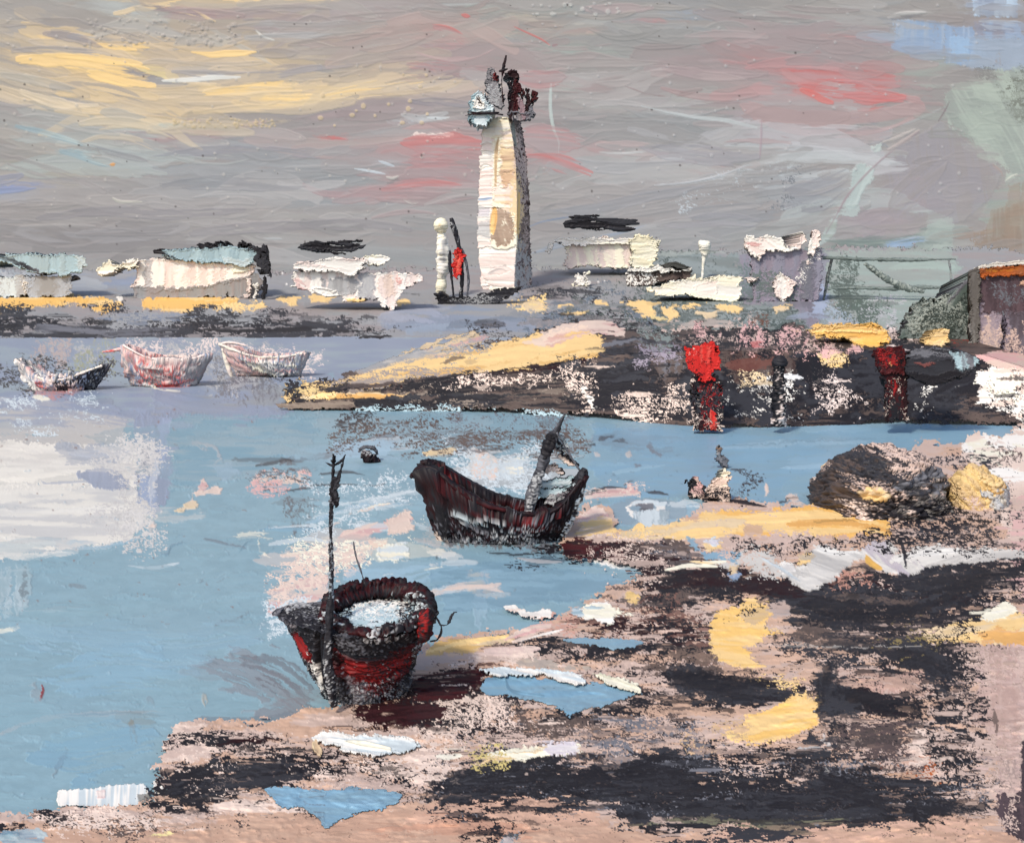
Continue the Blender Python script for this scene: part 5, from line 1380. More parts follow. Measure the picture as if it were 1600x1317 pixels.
pool('sea_foam', '''
k wb/wh r4 d.04 g6 h2.4 : 484 1156 500 1142 530 1142 548 1150 560 1146 600 1150 640 1156 656 1166 640 1178 590 1182 540 1176 520 1166 500 1164
b wc w9 d.1 h3 : 540 1160 580 1166 610 1172
k #d9bc98/yp r2 h2 g90 : 488 1160 494 1158 504 1174 500 1182 488 1170
''', .04, 'stuff', .55, 'foam_paint')
def wz(name, spec, hk=.55):
    p = np.vstack([np.array([float(q) for q in ln.split(':')[1].split()]).reshape(-1, 2) for ln in spec.strip().splitlines() if ':' in ln])
    lo = p.min(0) - 12; hi = p.max(0) + 12
    cv = Canvas(np.arange(lo[0], hi[0], 1.1), np.arange(lo[1], hi[1], 1.1))
    paint(cv, spec)
    D = lambda U, V: (H - .05) * F / (V - HY)
    return struct(sheet(name, cv, D, mat('foam_paint'), lift=True, hk=hk, mask=cv.a, frac=.03, origin=at(*p.mean(0), H * F / (p.mean(0)[1] - HY))), 'stuff')
wz('sea_foam', '''
k wb/wh r2 d.05 g92 h.8 : 88 1250 92 1236 120 1232 150 1230 190 1224 226 1224 232 1240 214 1258 180 1262 120 1258 92 1260
k ps/wp r2 o.8 : 150 1236 166 1232 164 1248 152 1248
k #8e8c86 o.9 r2 : 214 1242 232 1238 236 1250 216 1256
k wh r2 h2 g90 : 240 1222 252 1222 262 1256 244 1256
''')

# ---- the far shore, a low grey bank behind the harbour
LAND = '''
k gc/gm d.04 r8 h1 : -1000 428 -300 426 0 424 420 420 860 418 1000 404 1020 394 1160 394 1300 388 1400 384 1500 392 2600 380 2600 530 1000 540 860 530 700 540 600 548 420 540 -1000 540
k #9aa2ac/gc o.8 d.05 : -60 424 420 420 420 462 -60 462
b #8f9bb0 w24 o.7 d.3 : 170 438 250 430 310 452 400 454
b #a9adb0 w26 o.7 d.3 : 0 444 60 450 120 440 160 446
k #aab2b4/gl o.9 d.1 r5 g80 : -30 424 60 428 80 450 30 460 -30 460
b wh w10 o.8 d.3 : 34 440 44 452 48 458
b gc w30 o.8 d.2 : 420 444 460 450 480 470
k #8f9cae/gc o.8 d.08 r6 : 640 470 800 462 860 490 820 530 700 530 600 540 600 500
b #a4a9b8 w20 o.7 d.3 : 590 500 640 490 700 500
b #9aa6b4 w16 o.7 d.3 : 640 520 700 516 760 520
b #6f7a86 w14 o.6 d.4 : 700 510 760 500 830 490
s bk n.35 x12 y4 p10 : 720 496 840 484 900 500 860 520 740 516
k ge/#8f9a98 o.85 d.1 r8 g5 : 1010 396 1160 396 1300 392 1300 530 1080 530 1010 500
s #56605c n.5 x8 y6 p16 : 960 420 1080 420 1200 470 1290 470 1290 530 1000 520 820 500 860 470 960 470
s #6c7680 n.5 x8 y5 p16 : 820 470 1000 450 1010 510 820 520
s bk n.4 x6 y6 p14 : 860 480 990 480 1010 520 880 516
b bs w5 o.8 d.35 : 848 446 880 452 920 464
b bs w5 o.8 d.35 : 860 450 900 456 940 458
b bs w4 o.8 d.35 : 870 462 900 468 930 466
s bs n.4 x9 y4 p10 : 840 446 940 452 1000 476 900 480
b #aab0a8 w7 o.6 d.3 : 1020 400 1060 396 1140 394
b ge w26 o.6 d.4 f1 : 1230 500 1240 516 1236 530
s #4f5c58 n.5 x5 y12 p12 : 1060 500 1290 490 1290 540 1060 540
s be n.45 x5 y10 p12 : 1030 512 1290 500 1290 545 1030 545
b #c6b5aa w12 o.7 d.35 : 1070 508 1110 506 1150 508
k gg/#9fada4 o.92 d.04 r5 : 1280 396 1480 388 1500 420 1470 470 1420 520 1340 510 1300 470 1280 440
s #a4b0b8 n.6 x8 y6 p10 : 1280 470 1330 470 1350 510 1290 520
s gl n.5 x8 y6 p10 : 1296 480 1400 470 1400 520 1310 510
s #5f6a62 n.5 x5 y7 p10 : 1310 400 1350 400 1340 500 1300 470
s #5f6a62 n.5 x6 y6 p10 : 1310 460 1380 466 1370 510 1320 500
b #a9b8ad w14 o.7 d.25 : 1390 420 1440 416 1484 418
k li/#8d8c96 o.85 d.08 r5 g90 : 1158 398 1292 394 1290 470 1270 520 1240 480 1160 470
s #7d7b8a n.6 x12 y4 p8 : 1180 394 1240 392 1240 420 1180 424
s #6e7a78 n.5 x7 y6 p10 : 1160 420 1240 424 1240 480 1160 480
k #74727c/gd o.8 d.1 g90 r5 : 1244 400 1280 396 1278 500 1246 480
k #a9b4c8 o.9 r4 d.05 : 1274 446 1286 440 1296 470 1288 500 1272 492
#! sand and shadowed mud along the water
k yl/#f2bf6c d.06 r5 h2 : -60 466 30 462 90 458 150 462 170 466 190 476 180 484 160 488 140 478 120 476 60 478 40 486 0 490 -60 492
k yl/#f2bf6c d.06 r5 h2 : 216 474 230 464 300 462 368 464 376 478 350 488 330 480 300 480 290 488 250 484 226 482
k yl r4 h2 d.1 : 340 478 372 474 410 474 414 480 396 490 372 488
k yl r3 h2 d.1 : 434 468 450 464 464 466 462 478 442 476
k yl r3 h2 d.1 : 472 464 490 460 516 462 524 466 510 474 486 472
b yl w6 d.3 h1.6 : 540 466 560 464 580 464
b yl w7 d.3 h1.6 : 612 474 630 472 640 474
s bk/bs n.7 x9 y4 p9 : -60 492 60 486 140 490 200 486 300 484 420 492 520 502 600 506 640 514 600 536 500 536 400 532 200 532 60 530 -60 530
b bs/gd w20 d.35 f2 : 60 514 120 520 200 522 300 520
b bs w14 d.35 f2 : -40 522 60 526 180 530 280 528
b bk/bs w14 d.3 f2 : -30 508 30 504 70 500
b #8a94a4 w16 o.7 d.35 : 150 498 240 496 330 494 
s gc n.45 x9 y3 p8 : 150 494 300 488 420 490 400 508 170 508
b bk w9 d.25 f2 : 300 516 400 516 520 514 600 520
b #1d1a20/bk w11 d.1 h1.6 : 528 532 545 536 566 532 590 530 606 528
b bk w7 d.25 : 520 520 560 518 590 514
s yl n.6 x8 y5 p8 : 806 476 850 470 870 482 860 496 820 494
k yl/yp d.1 r4 h2 : 812 478 840 472 852 480 846 488 826 492
b yl w7 d.25 h2 : 872 480 890 478 898 480
b yl w7 d.25 h2 : 896 490 906 492 922 486
b yl w7 d.25 h2 : 930 474 942 474 950 476
k yl d.08 r4 h2 : 972 474 990 470 1016 470 1026 486 1024 496 1004 498 990 484
k yl d.1 r4 h2 : 1032 480 1054 478 1058 494 1046 498 1036 490
k yl d.1 r4 h2 : 1054 478 1080 474 1100 474 1096 482 1070 486
k yl d.1 r4 h2 : 1112 476 1150 474 1164 486 1150 492 1120 486
b yp w7 d.3 h2 : 1090 490 1110 494 1124 488
k yl/yp d.15 r3 h2 : 1206 484 1220 480 1232 482 1226 490 1210 492
s #6a4636 n.5 x7 y5 p6 : 1166 500 1196 500 1196 510 1166 510
k yl/#f6c470 d.03 r4 h2 : 1264 518 1280 510 1320 508 1370 508 1386 518 1384 536 1360 546 1340 536 1320 528 1280 528
s #5c6a60 n.4 x6 y8 p8 : 1330 470 1400 460 1400 510 1340 510
'''
def landD(U, V):
    return 108 + np.clip(540 - V, -60, 170) * .75
def build_land():
    cv = Canvas(axis(-1000, -40, 1640, 2600, 1.3, 14), axis(376, 378, 548, 549, 1.3, 14))
    l1, l2 = LAND.split('#! sand')
    paint(cv, l1)
    restroke(cv, 200, (-20, 430, 1500, 540), (4, 12), (20, 80), None, .6, .06, .3, (14, 5), 31, .8, 1)
    paint(cv, '#! sand' + l2)
    restroke(cv, 160, (-20, 490, 640, 536), (2, 5), (14, 50), None, .8, .1, .3, (14, 4), 32, 1., 1)
    restroke(cv, 160, (800, 470, 1300, 540), (2, 5), (6, 26), None, .8, .1, .3, (12, 6), 33, 1., 1)
    tear(cv, 3.5, 1.8, (.8, 1.4), v0=380, v1=547)
    for x, y, r in ((441, 428, 1.5), (447, 446, 1.5), (184, 466, 3), (188, 468, 4), (608, 404, 2.5), (855, 400, 2), (920, 442, 2), (935, 441, 1.5), (945, 441, 1.5), (1256, 452, 2.5), (1262, 440, 2), (1266, 412, 2.5), (1240, 462, 2)):
        dots(cv, (x - 1, y - 1, x + 1, y + 1), 1, r, 'wh', 1.5, .95, int(x))
    carry_on(cv)
    struct(sheet('far_shore', cv, landD, mat('shore_paint', rough=.6, scale=.3, grain=.05), hk=.5, mask=cv.a, frac=.01, lift=True))
build_land()
# ---- the stone jetty with its sandy top
JETTY = '''
k um/bk d.03 r6 h1.4 : 436 634 470 604 520 592 600 566 680 548 760 536 860 514 930 508 1000 520 1060 518 1160 512 1240 510 1300 522 1380 520 1440 512 1520 516 2300 500 2300 690 1590 664 1530 656 1480 660 1410 656 1340 664 1240 664 1140 668 1050 666 980 656 900 648 800 640 700 640 600 640 500 640 450 644
k yl/#e8bb76 d.05 r5 g-12 h2 : 520 604 560 584 620 566 690 552 760 540 800 530 860 516 920 510 944 540 930 556 880 566 820 576 760 584 700 588 640 596 560 606
b yp/#c8b296 w24 d.25 g-12 h1.8 : 600 570 660 550 710 536 740 524
k yp/ps o.8 d.2 r5 g-10 : 660 546 710 530 736 520 780 522 730 546 690 556
b gc/gl w14 o.8 d.35 : 560 580 620 564 690 546
b yl w20 d.12 h2 : 570 586 640 574 700 566 780 556
b yl w26 d.12 h2 : 720 566 800 552 860 546 920 536
b yl w16 d.2 h2 : 760 580 830 566 900 556
b yl w12 d.35 h2 : 500 606 560 600 640 590
b ps/bp w26 o.85 d.3 : 840 536 880 524 930 514 970 518
s #a89a90 n.5 x14 y3 p10 : 520 600 600 580 760 566 760 584 640 600 540 610
s gc n.4 x12 y4 p8 : 660 560 720 540 760 536 740 556 690 566
b um w5 o.8 d.2 : 690 568 700 562 726 558
b bk/um w9 d.3 h1.4 : 500 610 560 604 640 596 700 590 760 584
b bk/md w14 d.3 h1.4 f1.8 : 620 604 700 592 780 584 860 574 930 560
s bk n.6 x12 y4 p9 : 500 612 620 600 760 590 900 570 900 600 700 612 560 620
b yl/yp w8 d.3 h1.8 : 470 622 510 616 560 612 
b yp/#d8a664 w9 d.3 h1.6 : 500 622 560 618 620 620 690 620
b yl w8 d.1 h2.4 : 440 626 448 618 462 616
s yl n.5 x6 y5 p8 : 440 600 500 598 520 612 470 628 440 632
s bk n.5 x8 y4 p8 : 446 596 520 596 560 606 500 616 450 612
b um/#8a7a6c w9 d.2 h1.2 : 434 634 480 634 540 632 600 630
b bs/bk w22 d.25 f1.8 h1.2 : 560 632 640 630 720 624 820 620 900 616
b bk/um w16 d.3 f1.8 h1.2 : 640 614 720 606 800 606 880 600
s #8a7c70 n.4 x16 y3 p10 : 600 612 720 604 900 600 900 612 720 622
s bp n.38 x7 y5 p10 : 680 600 820 584 900 574 900 596 780 600
s bk/bs n.78 x9 y6 p10 : 880 568 940 556 1020 560 1100 560 1180 560 1260 552 1340 548 1460 556 1520 560 1530 640 1420 650 1300 656 1180 660 1060 656 960 646 900 640
k bk/bs d.25 r6 g-5 : 910 580 960 566 1010 572 1010 596 960 600 910 600
b bk w26 d.3 f1.8 : 880 622 960 628 1060 632 1160 634
b bk w20 d.3 f1.8 : 900 606 980 604 1060 610
s bp n.38 x7 y6 p12 : 890 580 920 570 930 650 900 650
s bp n.36 x6 y6 p14 : 940 600 1080 600 1090 650 960 656
s wh n.34 x6 y6 p14 : 1140 580 1240 590 1240 650 1160 656
s wp n.34 x6 y7 p14 : 1250 580 1330 590 1340 650 1270 650
b wh w4 d.1 h2 : 912 606 918 622 928 638
b bs w5 d.2 : 924 580 934 570 950 562
s um n.5 x9 y4 p9 : 1130 566 1230 560 1250 590 1140 600
b gd/um w34 d.35 f1 g90 o.8 : 1040 552 1044 580 1046 600
k gd/um d.35 o.85 r3 g90 : 1024 542 1066 540 1070 580 1030 584
s li n.5 x8 y5 p8 : 1000 540 1070 540 1070 560 1000 566
k #4a3834/um d.15 o.8 g90 r4 : 1130 550 1230 546 1250 580 1150 596
b #7a4a40 w20 o.6 d.4 : 1140 570 1180 566 1220 562
s yp n.5 x8 y6 p6 : 1160 586 1200 584 1200 600 1166 600
k bk/#1f2024 d.1 o.9 g90 r3 : 1246 560 1280 556 1300 580 1280 600 1240 590
k yl/yp d.15 r4 h1.6 : 1278 556 1300 552 1326 556 1330 570 1310 576 1284 572
s bk n.5 x6 y6 p7 : 1270 556 1340 552 1340 580 1276 586
k bk/bs d.15 r5 g-4 : 1330 566 1400 578 1480 580 1530 572 1528 590 1480 630 1420 650 1390 640 1340 600
s wh n.4 x7 y5 p9 : 1410 600 1470 590 1500 600 1440 640
b bs/bk w30 d.3 f1.6 g-20 : 1450 632 1490 606 1530 590
s bk/bs n.7 x8 y6 p10 : 1340 600 1420 600 1500 620 1500 656 1400 656
s bs/um n.6 x10 y4 p8 : 1500 630 1570 630 1590 660 1510 660
k bp/wh d.12 r6 h1.5 : 1530 584 1560 570 1620 560 2300 560 2300 690 1600 664 1570 640 1530 630
s bk n.4 x6 y5 p10 : 1526 580 1600 590 1600 660 1530 656
s wc n.5 x8 y6 p8 : 1530 590 1590 600 1590 630 1540 620
k ps/be d.05 r4 h1.3 : 1530 556 1560 550 1640 556 1640 578 1560 576
k be/ps d.05 o.9 : 1600 520 2300 505 2300 580 1600 580
s be/ps n.6 x5 y9 p9 : 1040 518 1160 512 1250 520 1290 530 1290 552 1160 548 1050 546
s bk n.45 x5 y9 p9 : 1040 520 1160 514 1280 524 1290 556 1150 556 1050 552
s ge n.4 x5 y9 p8 : 1000 520 1060 518 1070 540 1000 544
b bk/bs w7 d.35 : 960 530 1000 530 1030 536
b gd w7 d.3 : 940 540 990 534 1030 540
b pr w6 d.35 o.8 : 1172 538 1186 536 1204 536
k yl/#f6c470 d.04 r4 h2 : 1264 518 1280 510 1320 508 1370 508 1386 518 1388 534 1364 546 1340 540 1320 530 1280 528
s be/ps n.6 x6 y6 p8 : 1286 530 1330 534 1350 548 1290 550
s be/wp n.6 x6 y8 p8 : 1384 514 1440 512 1450 540 1390 548
b bk w4 d.2 : 1392 540 1410 530 1430 520
k yl/yp d.08 r4 h2 : 1444 526 1460 514 1480 516 1486 536 1460 540 1446 538
s #8a3a34 n.5 x6 y6 p6 : 1486 520 1520 518 1524 536 1490 538
s bs n.5 x6 y5 p8 : 540 636 640 640 640 646 560 646
s pb n.5 x8 y4 p6 : 560 640 680 640 900 650 900 656 600 650
'''
VW = ([430, 700, 900, 1130, 1400, 1600, 2400], [642, 643, 652, 670, 662, 668, 680])
VF = ([430, 500, 560, 700, 850, 930, 1050, 1300, 1530, 1600, 2400], [628, 614, 606, 590, 572, 556, 549, 546, 552, 574, 575])
def jettyD(U, V):
    vw = np.interp(U, *VW); vf = np.interp(U, *VF)
    Dw = H * F / (vw - HY)
    face = Dw + np.clip(vw - np.maximum(V, vf), -40, None) * .03
    return face + np.clip(vf - V, 0, None) * .42
def build_jetty():
    cv = Canvas(axis(426, 428, 1640, 2300, 1.1, 12), np.arange(500, 694, 1.1))
    paint(cv, JETTY)
    a0 = cv.a.copy()
    restroke(cv, 260, (440, 500, 1600, 670), (2, 6), (12, 60), lambda x, y: -.1 * (x < 900) * (y < 610), .8, .1, .3, (16, 5), 41, 1., 1)
    tear(cv, 4, 2.2, (.7, 1.3), lo=430, v0=502, v1=692)
    cv.a = np.maximum(cv.a, (a0 > .5) * (np.meshgrid(cv.U, cv.V)[1] < 520))
    loc = at(980, 660, H * F / 250)
    t = thing('stone_jetty', 'long dark stone jetty with a sloping top of yellow sand reaching into the bay', 'jetty', loc)
    U, V = np.meshgrid(cv.U, cv.V)
    vf = np.interp(U, *VF)
    o = sheet('rock_face', cv, jettyD, mat('stone_paint', rough=.5, scale=1), t, None, loc, cv.a * (V >= vf - 1.2), .004, .7)
    o = sheet('sand_top', cv, jettyD, mat('sand_paint'), t, None, loc, cv.a * (V < vf + .6), .004, .7)
build_jetty()

def house(name, label, cat, base_uv, parts, D=None, depth=7., group=None, m='plaster_paint'):
    D = D or float(landD(0, base_uv[1]))
    loc = at(*base_uv, D)
    t = thing(name, label, cat, loc, group)
    for i, (pn, spec, off, dep) in enumerate(parts):
        relief(pn, spec, D + off, dep or depth, mat(m, rough=.5, scale=.4, grain=.05), t, loc, .8, hk=.8)
    return t
house('house', 'small grey-white house at the far left under a broad pale blue roof', 'house', (40, 466), [
    ('wall', '''
k gl/wb d.06 r4 g90 : -90 436 -20 430 36 432 46 446 40 460 20 468 -90 468
k #b6bcc4/gc d.1 r3 g90 : 40 432 110 430 110 462 44 466
b wh w9 d.2 g90 h2 : 36 438 42 450 46 458
b bs w7 d.25 : 112 436 120 432 126 436''', 0, 4),
    ('roof', '''
k pb/#a9bcc0 d.04 r3 g90 h1.5 : -90 392 20 398 70 398 104 396 122 396 134 404 136 416 126 426 96 430 50 424 10 412 -90 420
b #c3cfcf w9 d.2 g90 : 120 400 128 410 122 422
b bs/gd w6 d.2 : -60 392 0 402 40 416 68 430''', -.6, 4.6)])
house('house', 'long pink-white house with a pale blue roof, behind the yellow beach strip', 'house', (300, 466), [
    ('wall', '''
k wp/wh d.04 r3 g90 h1.6 : 214 404 240 404 300 406 344 410 380 412 398 414 402 424 384 436 350 442 320 450 290 454 260 454 232 456 206 450
k gl/wp d.2 o.8 g90 : 226 406 236 406 236 450 224 450
b wc w16 d.1 h2 : 360 418 376 416 392 416
k gc/gm d.1 g90 r3 : 208 448 300 450 400 428 410 440 400 466 210 466''', 0, 4),
    ('roof', '''
k pb/#9cb4bc d.04 r3 g90 h1.5 : 252 392 300 386 350 385 396 388 402 396 398 408 384 416 340 412 290 408 262 404
b #c3d2d4 w8 d.15 : 350 404 376 412 394 404
b bk/bs w9 d.2 h1.6 : 238 394 256 392 282 404
s bk n.62 x5 y4 p5 : 300 388 340 376 380 378 400 388 380 388 340 386''', -.6, 4.8),
    ('canopy', '''
k wc/wh d.03 r3 h2 : 150 420 158 410 172 408 188 412 206 406 216 406 214 418 190 420 172 428 158 434 151 430''', -1, 3),
    ('post', '''
k wp/wh r2 g90 h2 d.05 : 386 434 393 430 394 450 388 468 382 466''', -1.2, .7),
    ('post', '''
k wh/wp r2 g90 h2 d.05 : 396 444 404 438 405 456 400 470 396 466''', -1.2, .7)])
house('tree', 'dark bare tree bending at the right end of the house with the blue roof', 'tree', (412, 468), [
    ('crown', '''
s bk/bs n.75 x4 y9 p6 : 396 388 410 384 420 400 430 420 428 436 412 436 404 420
b bs w5 d.2 : 392 384 406 392 416 410 422 434
b bk w5 d.2 : 398 386 412 398 424 420
b bs w4 d.2 : 404 392 414 416 418 440''', -1.5, 3),
    ('trunk', '''
b bk/bs w6 d.1 : 414 432 412 450 410 468''', -1, 1.)], m='dark_paint')
house('house', 'ragged white house with a step in its roofline left of the small sailing boat', 'house', (560, 486), [
    ('wall', '''
k wp/wh d.05 r3 g90 h1.5 : 456 424 520 422 560 428 620 424 662 428 660 440 640 450 626 458 620 478 612 484 600 480 590 466 560 466 540 474 530 460 480 456 456 448
k gl/gc d.12 o.9 r3 g90 : 500 436 556 432 560 452 536 462 505 452
k #a9a9ae/gl d.15 o.85 r3 g90 : 562 430 586 430 586 470 562 466
b #e2a49a w6 d.2 g90 o.8 : 622 430 624 440 622 448
k bp/wp d.1 r3 g90 : 590 430 616 428 618 460 600 470 590 456
b ps w12 o.7 d.3 g90 : 460 436 470 446 480 452
b wh w12 d.1 h2.4 : 490 452 510 456 530 460
b yl w7 d.2 h2 : 544 468 556 470 570 468''', 0, 4),
    ('roof', '''
k wh/wp d.03 r2 g5 h2 : 458 412 470 408 510 404 560 402 574 404 566 420 550 432 520 424 480 426 458 422
k wc/wh d.02 r2 h2.4 : 570 402 580 398 606 400 610 404 600 414 576 414''', -.8, 5)])
house('signal_post', 'tall white signal post with a cream ball on top, beside the red sail', 'post', (690, 466), [])
t = ROOTS[-1]; loc = np.array(t['_o']); D0 = loc[1]
def part_tube(nm, pp, rpx, base, spec, m, t, loc, D, base2=None, rough=1.2, **k):
    V, q = tube_px(pp, D, rpx, **k)
    return skin(nm, V, q, D, base, spec, mat(m), t, loc, rough * D / F, base2)
mat('plaster_paint'); mat('dark_paint', rough=.5); mat('timber_paint', rough=.5, scale=3); mat('rock_paint', rough=.5, scale=2)
part_tube('shaft', [686, 364, 690, 372, 693, 395, 692, 420, 689, 436], [3, 8, 11, 10, 6], 'wc', 'k gl/gc d.3 o.9 g90 : 690 372 704 374 702 430 692 432', 'plaster_paint', t, loc, D0, 'wh', k=70, wob=.2)
part_tube('lamp_ball', [689, 341, 689, 344, 689, 353, 690, 361, 690, 365], [2, 8, 12, 8, 3], 'wc', 'b yp w4 d.2 : 688 350 690 354', 'plaster_paint', t, loc, D0, '#f6edcc', k=40, n=20, wob=.08)
part_tube('foot', [690, 435, 690, 440, 689, 450, 690, 460, 692, 467], [4, 8, 9, 6, 5], 'wc', None, 'plaster_paint', t, loc, D0, '#f3e8c8', k=40, n=18, wob=.15)

# ---- the little boat with the red sail, hauled out below the lighthouse
Ds = float(landD(0, 476)); loc = at(735, 480, Ds)
t = thing('sailing_boat', 'little dark sailing boat with a torn red sail below the white lighthouse', 'boat', loc)
relief('hull', '''
k bk/bs d.2 r4 g-6 h1.4 : 680 460 690 456 700 464 740 462 770 456 796 450 812 446 800 460 780 470 750 478 716 482 692 480 682 472
b bk w9 d.15 h1.6 : 686 462 692 472 704 478
b bs w8 d.25 : 744 462 780 456 806 444
s gc n.4 x7 y3 p4 : 700 462 780 462 770 474 710 478''', Ds, 2.2, mat('dark_paint'), t, loc, .8)
part_tube('mast', [705, 341, 709, 356, 716, 380, 721, 410, 722, 440, 720, 466], [2.5, 4.5, 3.5, 3, 3, 3], 'bs', 's gl n.3 x4 y9 p3 : 700 345 725 345 726 460 712 460', 'dark_paint', t, loc, Ds + .6, 'bk', k=90)
part_tube('stay', [703, 392, 703, 412, 706, 436, 709, 466], [1.5, 3, 2, 1.4], 'bk', None, 'dark_paint', t, loc, Ds + .2, 'bs', k=60)
part_tube('stay', [722, 388, 728, 410, 732, 436, 730, 464], [1.2, 2, 2, 1.2], 'bs', None, 'dark_paint', t, loc, Ds + .3, 'gd', k=60)
relief('sail', '''
k rd/#d23a34 d.04 r2 g80 h2.4 : 712 392 716 386 722 388 725 400 722 416 720 428 714 438 709 434 707 420 709 404
b #f06a58 w4 d.2 h2 : 714 398 716 412 714 428''', Ds + .1, .5, mat('cloth_paint', rough=.6), t, loc, .6)

# ---- low black clouds dragged across the sky above two roofs
def cloud(label, spec, base, D):
    loc = at(*base, D)
    t = relief('dark_cloud', spec, D, 1.6, mat('dark_paint'), None, loc, .8, frac=.02)
    tag(t, label, 'cloud')
cloud('small black streak of cloud above the roof with the step', '''
b bk/bs w6 d.3 r.6 : 464 386 490 380 530 380 562 384
b bk/bs w7 d.25 r.6 : 470 386 505 386 540 388 570 382
b bs w5 d.3 r.6 : 466 383 500 390 540 394 566 390
b bk w5 d.3 r.6 : 500 392 530 396 552 397
b bk w4 d.3 r.6 : 500 380 540 378 566 376
b bs w4 d.3 r.6 : 478 390 510 395 530 399''', (516, 388), 200.)
cloud('broad black streak of cloud above the cream house right of the lighthouse', '''
b bk/bs w8 d.25 r.6 : 882 348 910 342 950 344 994 346
b bk w9 d.25 r.6 : 884 352 920 350 955 352 990 356
b bs w6 d.3 r.6 : 890 345 930 340 970 340 988 338
b bk w6 d.3 r.6 : 900 356 940 360 980 364
b bs w5 d.3 r.6 : 940 346 970 350 998 350
b bk w4 d.3 r.6 : 888 340 920 337 950 337
b bs w4 d.3 r.6 : 950 356 980 360 992 358''', (936, 350), 205.)

# ---- the lighthouse
Dl = float(landD(0, 456)); loc = at(795, 456, Dl); px = Dl / F
t = thing('lighthouse', 'tall cream lighthouse with a right side painted dark as shade and a broken dark lantern top', 'lighthouse', loc)
def tower():
    vs = np.array([182, 186, 210, 250, 310, 385, 430, 452, 458.])
    Lx = np.interp(vs, [182, 190, 250, 310, 385, 430, 452], [756, 752, 748, 745, 744, 748, 752])
    Cx = np.interp(vs, [182, 190, 250, 310, 385, 440], [792, 797, 806, 808, 807, 804])
    Rx = np.interp(vs, [182, 190, 250, 310, 385, 440], [812, 816, 825, 828, 830, 834])
    vv = np.linspace(182, 458, 300)
    rings = []
    for v in vv:
        l, c, r = np.interp(v, vs, Lx), np.interp(v, vs, Cx), np.interp(v, vs, Rx)
        pl = at(l, v, Dl) + [0, (c - l) * px * .5, 0]; pc = at(c, v, Dl); pr = at(r, v, Dl) + [0, (r - c) * px * 1.7, 0]
        pb = pl + pr - pc
        ring = []
        for a, b, n in ((pl, pc, 56), (pc, pr, 30), (pr, pb, 14), (pb, pl, 10)):
            s = np.linspace(0, 1, n, endpoint=False)[:, None]
            e = (look(TA, np.arange(n) * 2., np.full(n, v * 5.)) - .5)[:, None] * .0
            ring.append(a * (1 - s) + b * s + e)
        R = np.vstack(ring)
        wob = (look(TB, np.array([v * 2.6]), np.array([40.]))[0] - .5) * 2.6 * px
        R[:56, 0] += np.linspace(1, 0, 56) * wob
        wob2 = (look(TB, np.array([v * 5.0]), np.array([140.]))[0] - .5) * 4 * px
        R[86:100, 0] += wob2
        rings.append(R)
    return loft(np.array(rings))
V, q = tower()  # the skin below darkens the right face's colour for the shade side
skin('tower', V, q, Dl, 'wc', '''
k wh/wp d.05 r2 h1.8 : 738 180 775 180 768 300 764 460 738 460
k wh/wc d.02 r2 h2 : 752 184 800 180 800 205 780 216 752 210
k yp/wc o.6 d.35 r3 : 768 190 800 186 806 230 790 240 770 236
b yp/#cdb08c w12 d.2 h1.4 : 778 214 774 240 772 268 774 300
k yp/wp o.75 d.3 r4 h1.2 : 784 206 808 200 812 300 812 330 790 336 782 300 778 250
k #cfae92/yp d.1 r3 h1.2 : 782 230 806 234 810 290 782 290
k #dcb392/#d9b896 o.85 d.25 r4 h1.2 : 784 270 808 268 810 316 790 320
k #ecc79a/wp o.8 d.34 r5 h1.2 : 768 290 806 286 812 340 800 350 770 340
k #b8a08c/#a8917f d.1 r4 g70 h1.4 : 768 336 778 326 800 330 804 350 802 372 790 386 776 386 766 372
b yl/#e8b878 w9 d.15 h1.6 : 772 326 770 346 768 366
k wp/wh d.04 r3 h2 : 738 384 766 386 790 390 808 380 808 420 806 446 786 452 760 448 744 420
k gl/#c9c4cc o.7 d.25 r2 : 744 320 764 324 764 372 744 366
b #9fb0c8 w3 d.2 : 746 310 756 310 768 308
k #cdbfb8/wp o.8 d.2 r2 : 764 420 790 414 800 424 780 432 764 430
b #c9c0bc w5 o.8 d.2 : 762 428 780 420 800 424
b wh w7 d.15 h2.4 : 748 262 756 258 766 260
b wh w7 d.15 h2.4 : 746 238 756 236 768 238
b #dcc8bc w4 d.2 o.8 : 750 226 760 222 768 224
b #dcc8bc w4 d.2 o.8 : 748 276 758 272 768 274
b #d9c6bd w4 d.2 o.8 : 746 296 756 292 766 296
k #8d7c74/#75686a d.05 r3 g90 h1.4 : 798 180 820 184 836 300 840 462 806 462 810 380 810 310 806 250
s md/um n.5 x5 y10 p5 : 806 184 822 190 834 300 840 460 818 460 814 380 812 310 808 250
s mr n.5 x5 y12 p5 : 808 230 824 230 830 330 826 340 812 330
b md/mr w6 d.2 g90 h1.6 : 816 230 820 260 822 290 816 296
s #c8b4ac n.5 x5 y8 p5 : 804 190 820 190 836 450 812 450
s yp n.6 x6 y9 p5 : 802 250 814 290 820 350 818 400 804 400
b yl w7 d.25 h1.6 : 812 300 810 330 809 350 811 372
b wp w6 d.1 h2 : 828 250 830 262 826 274
s gl n.5 x5 y11 p6 : 806 370 826 370 836 450 810 452
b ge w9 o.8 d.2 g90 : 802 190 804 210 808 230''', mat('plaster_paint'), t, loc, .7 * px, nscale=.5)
relief('gallery', '''
k pb/wb d.03 r2 g90 h2 : 730 182 731 166 734 150 744 142 754 146 760 158 770 164 772 180 762 196 744 198 734 190
k wb/wh r2 h2 : 738 158 746 148 756 156 758 168 742 172
b md w3 d0 h1.4 : 746 150 750 158 753 166
b wb w4 d.1 h2 : 734 178 750 174 774 172''', Dl - 1., 5., mat('plaster_paint'), t, loc, .6)
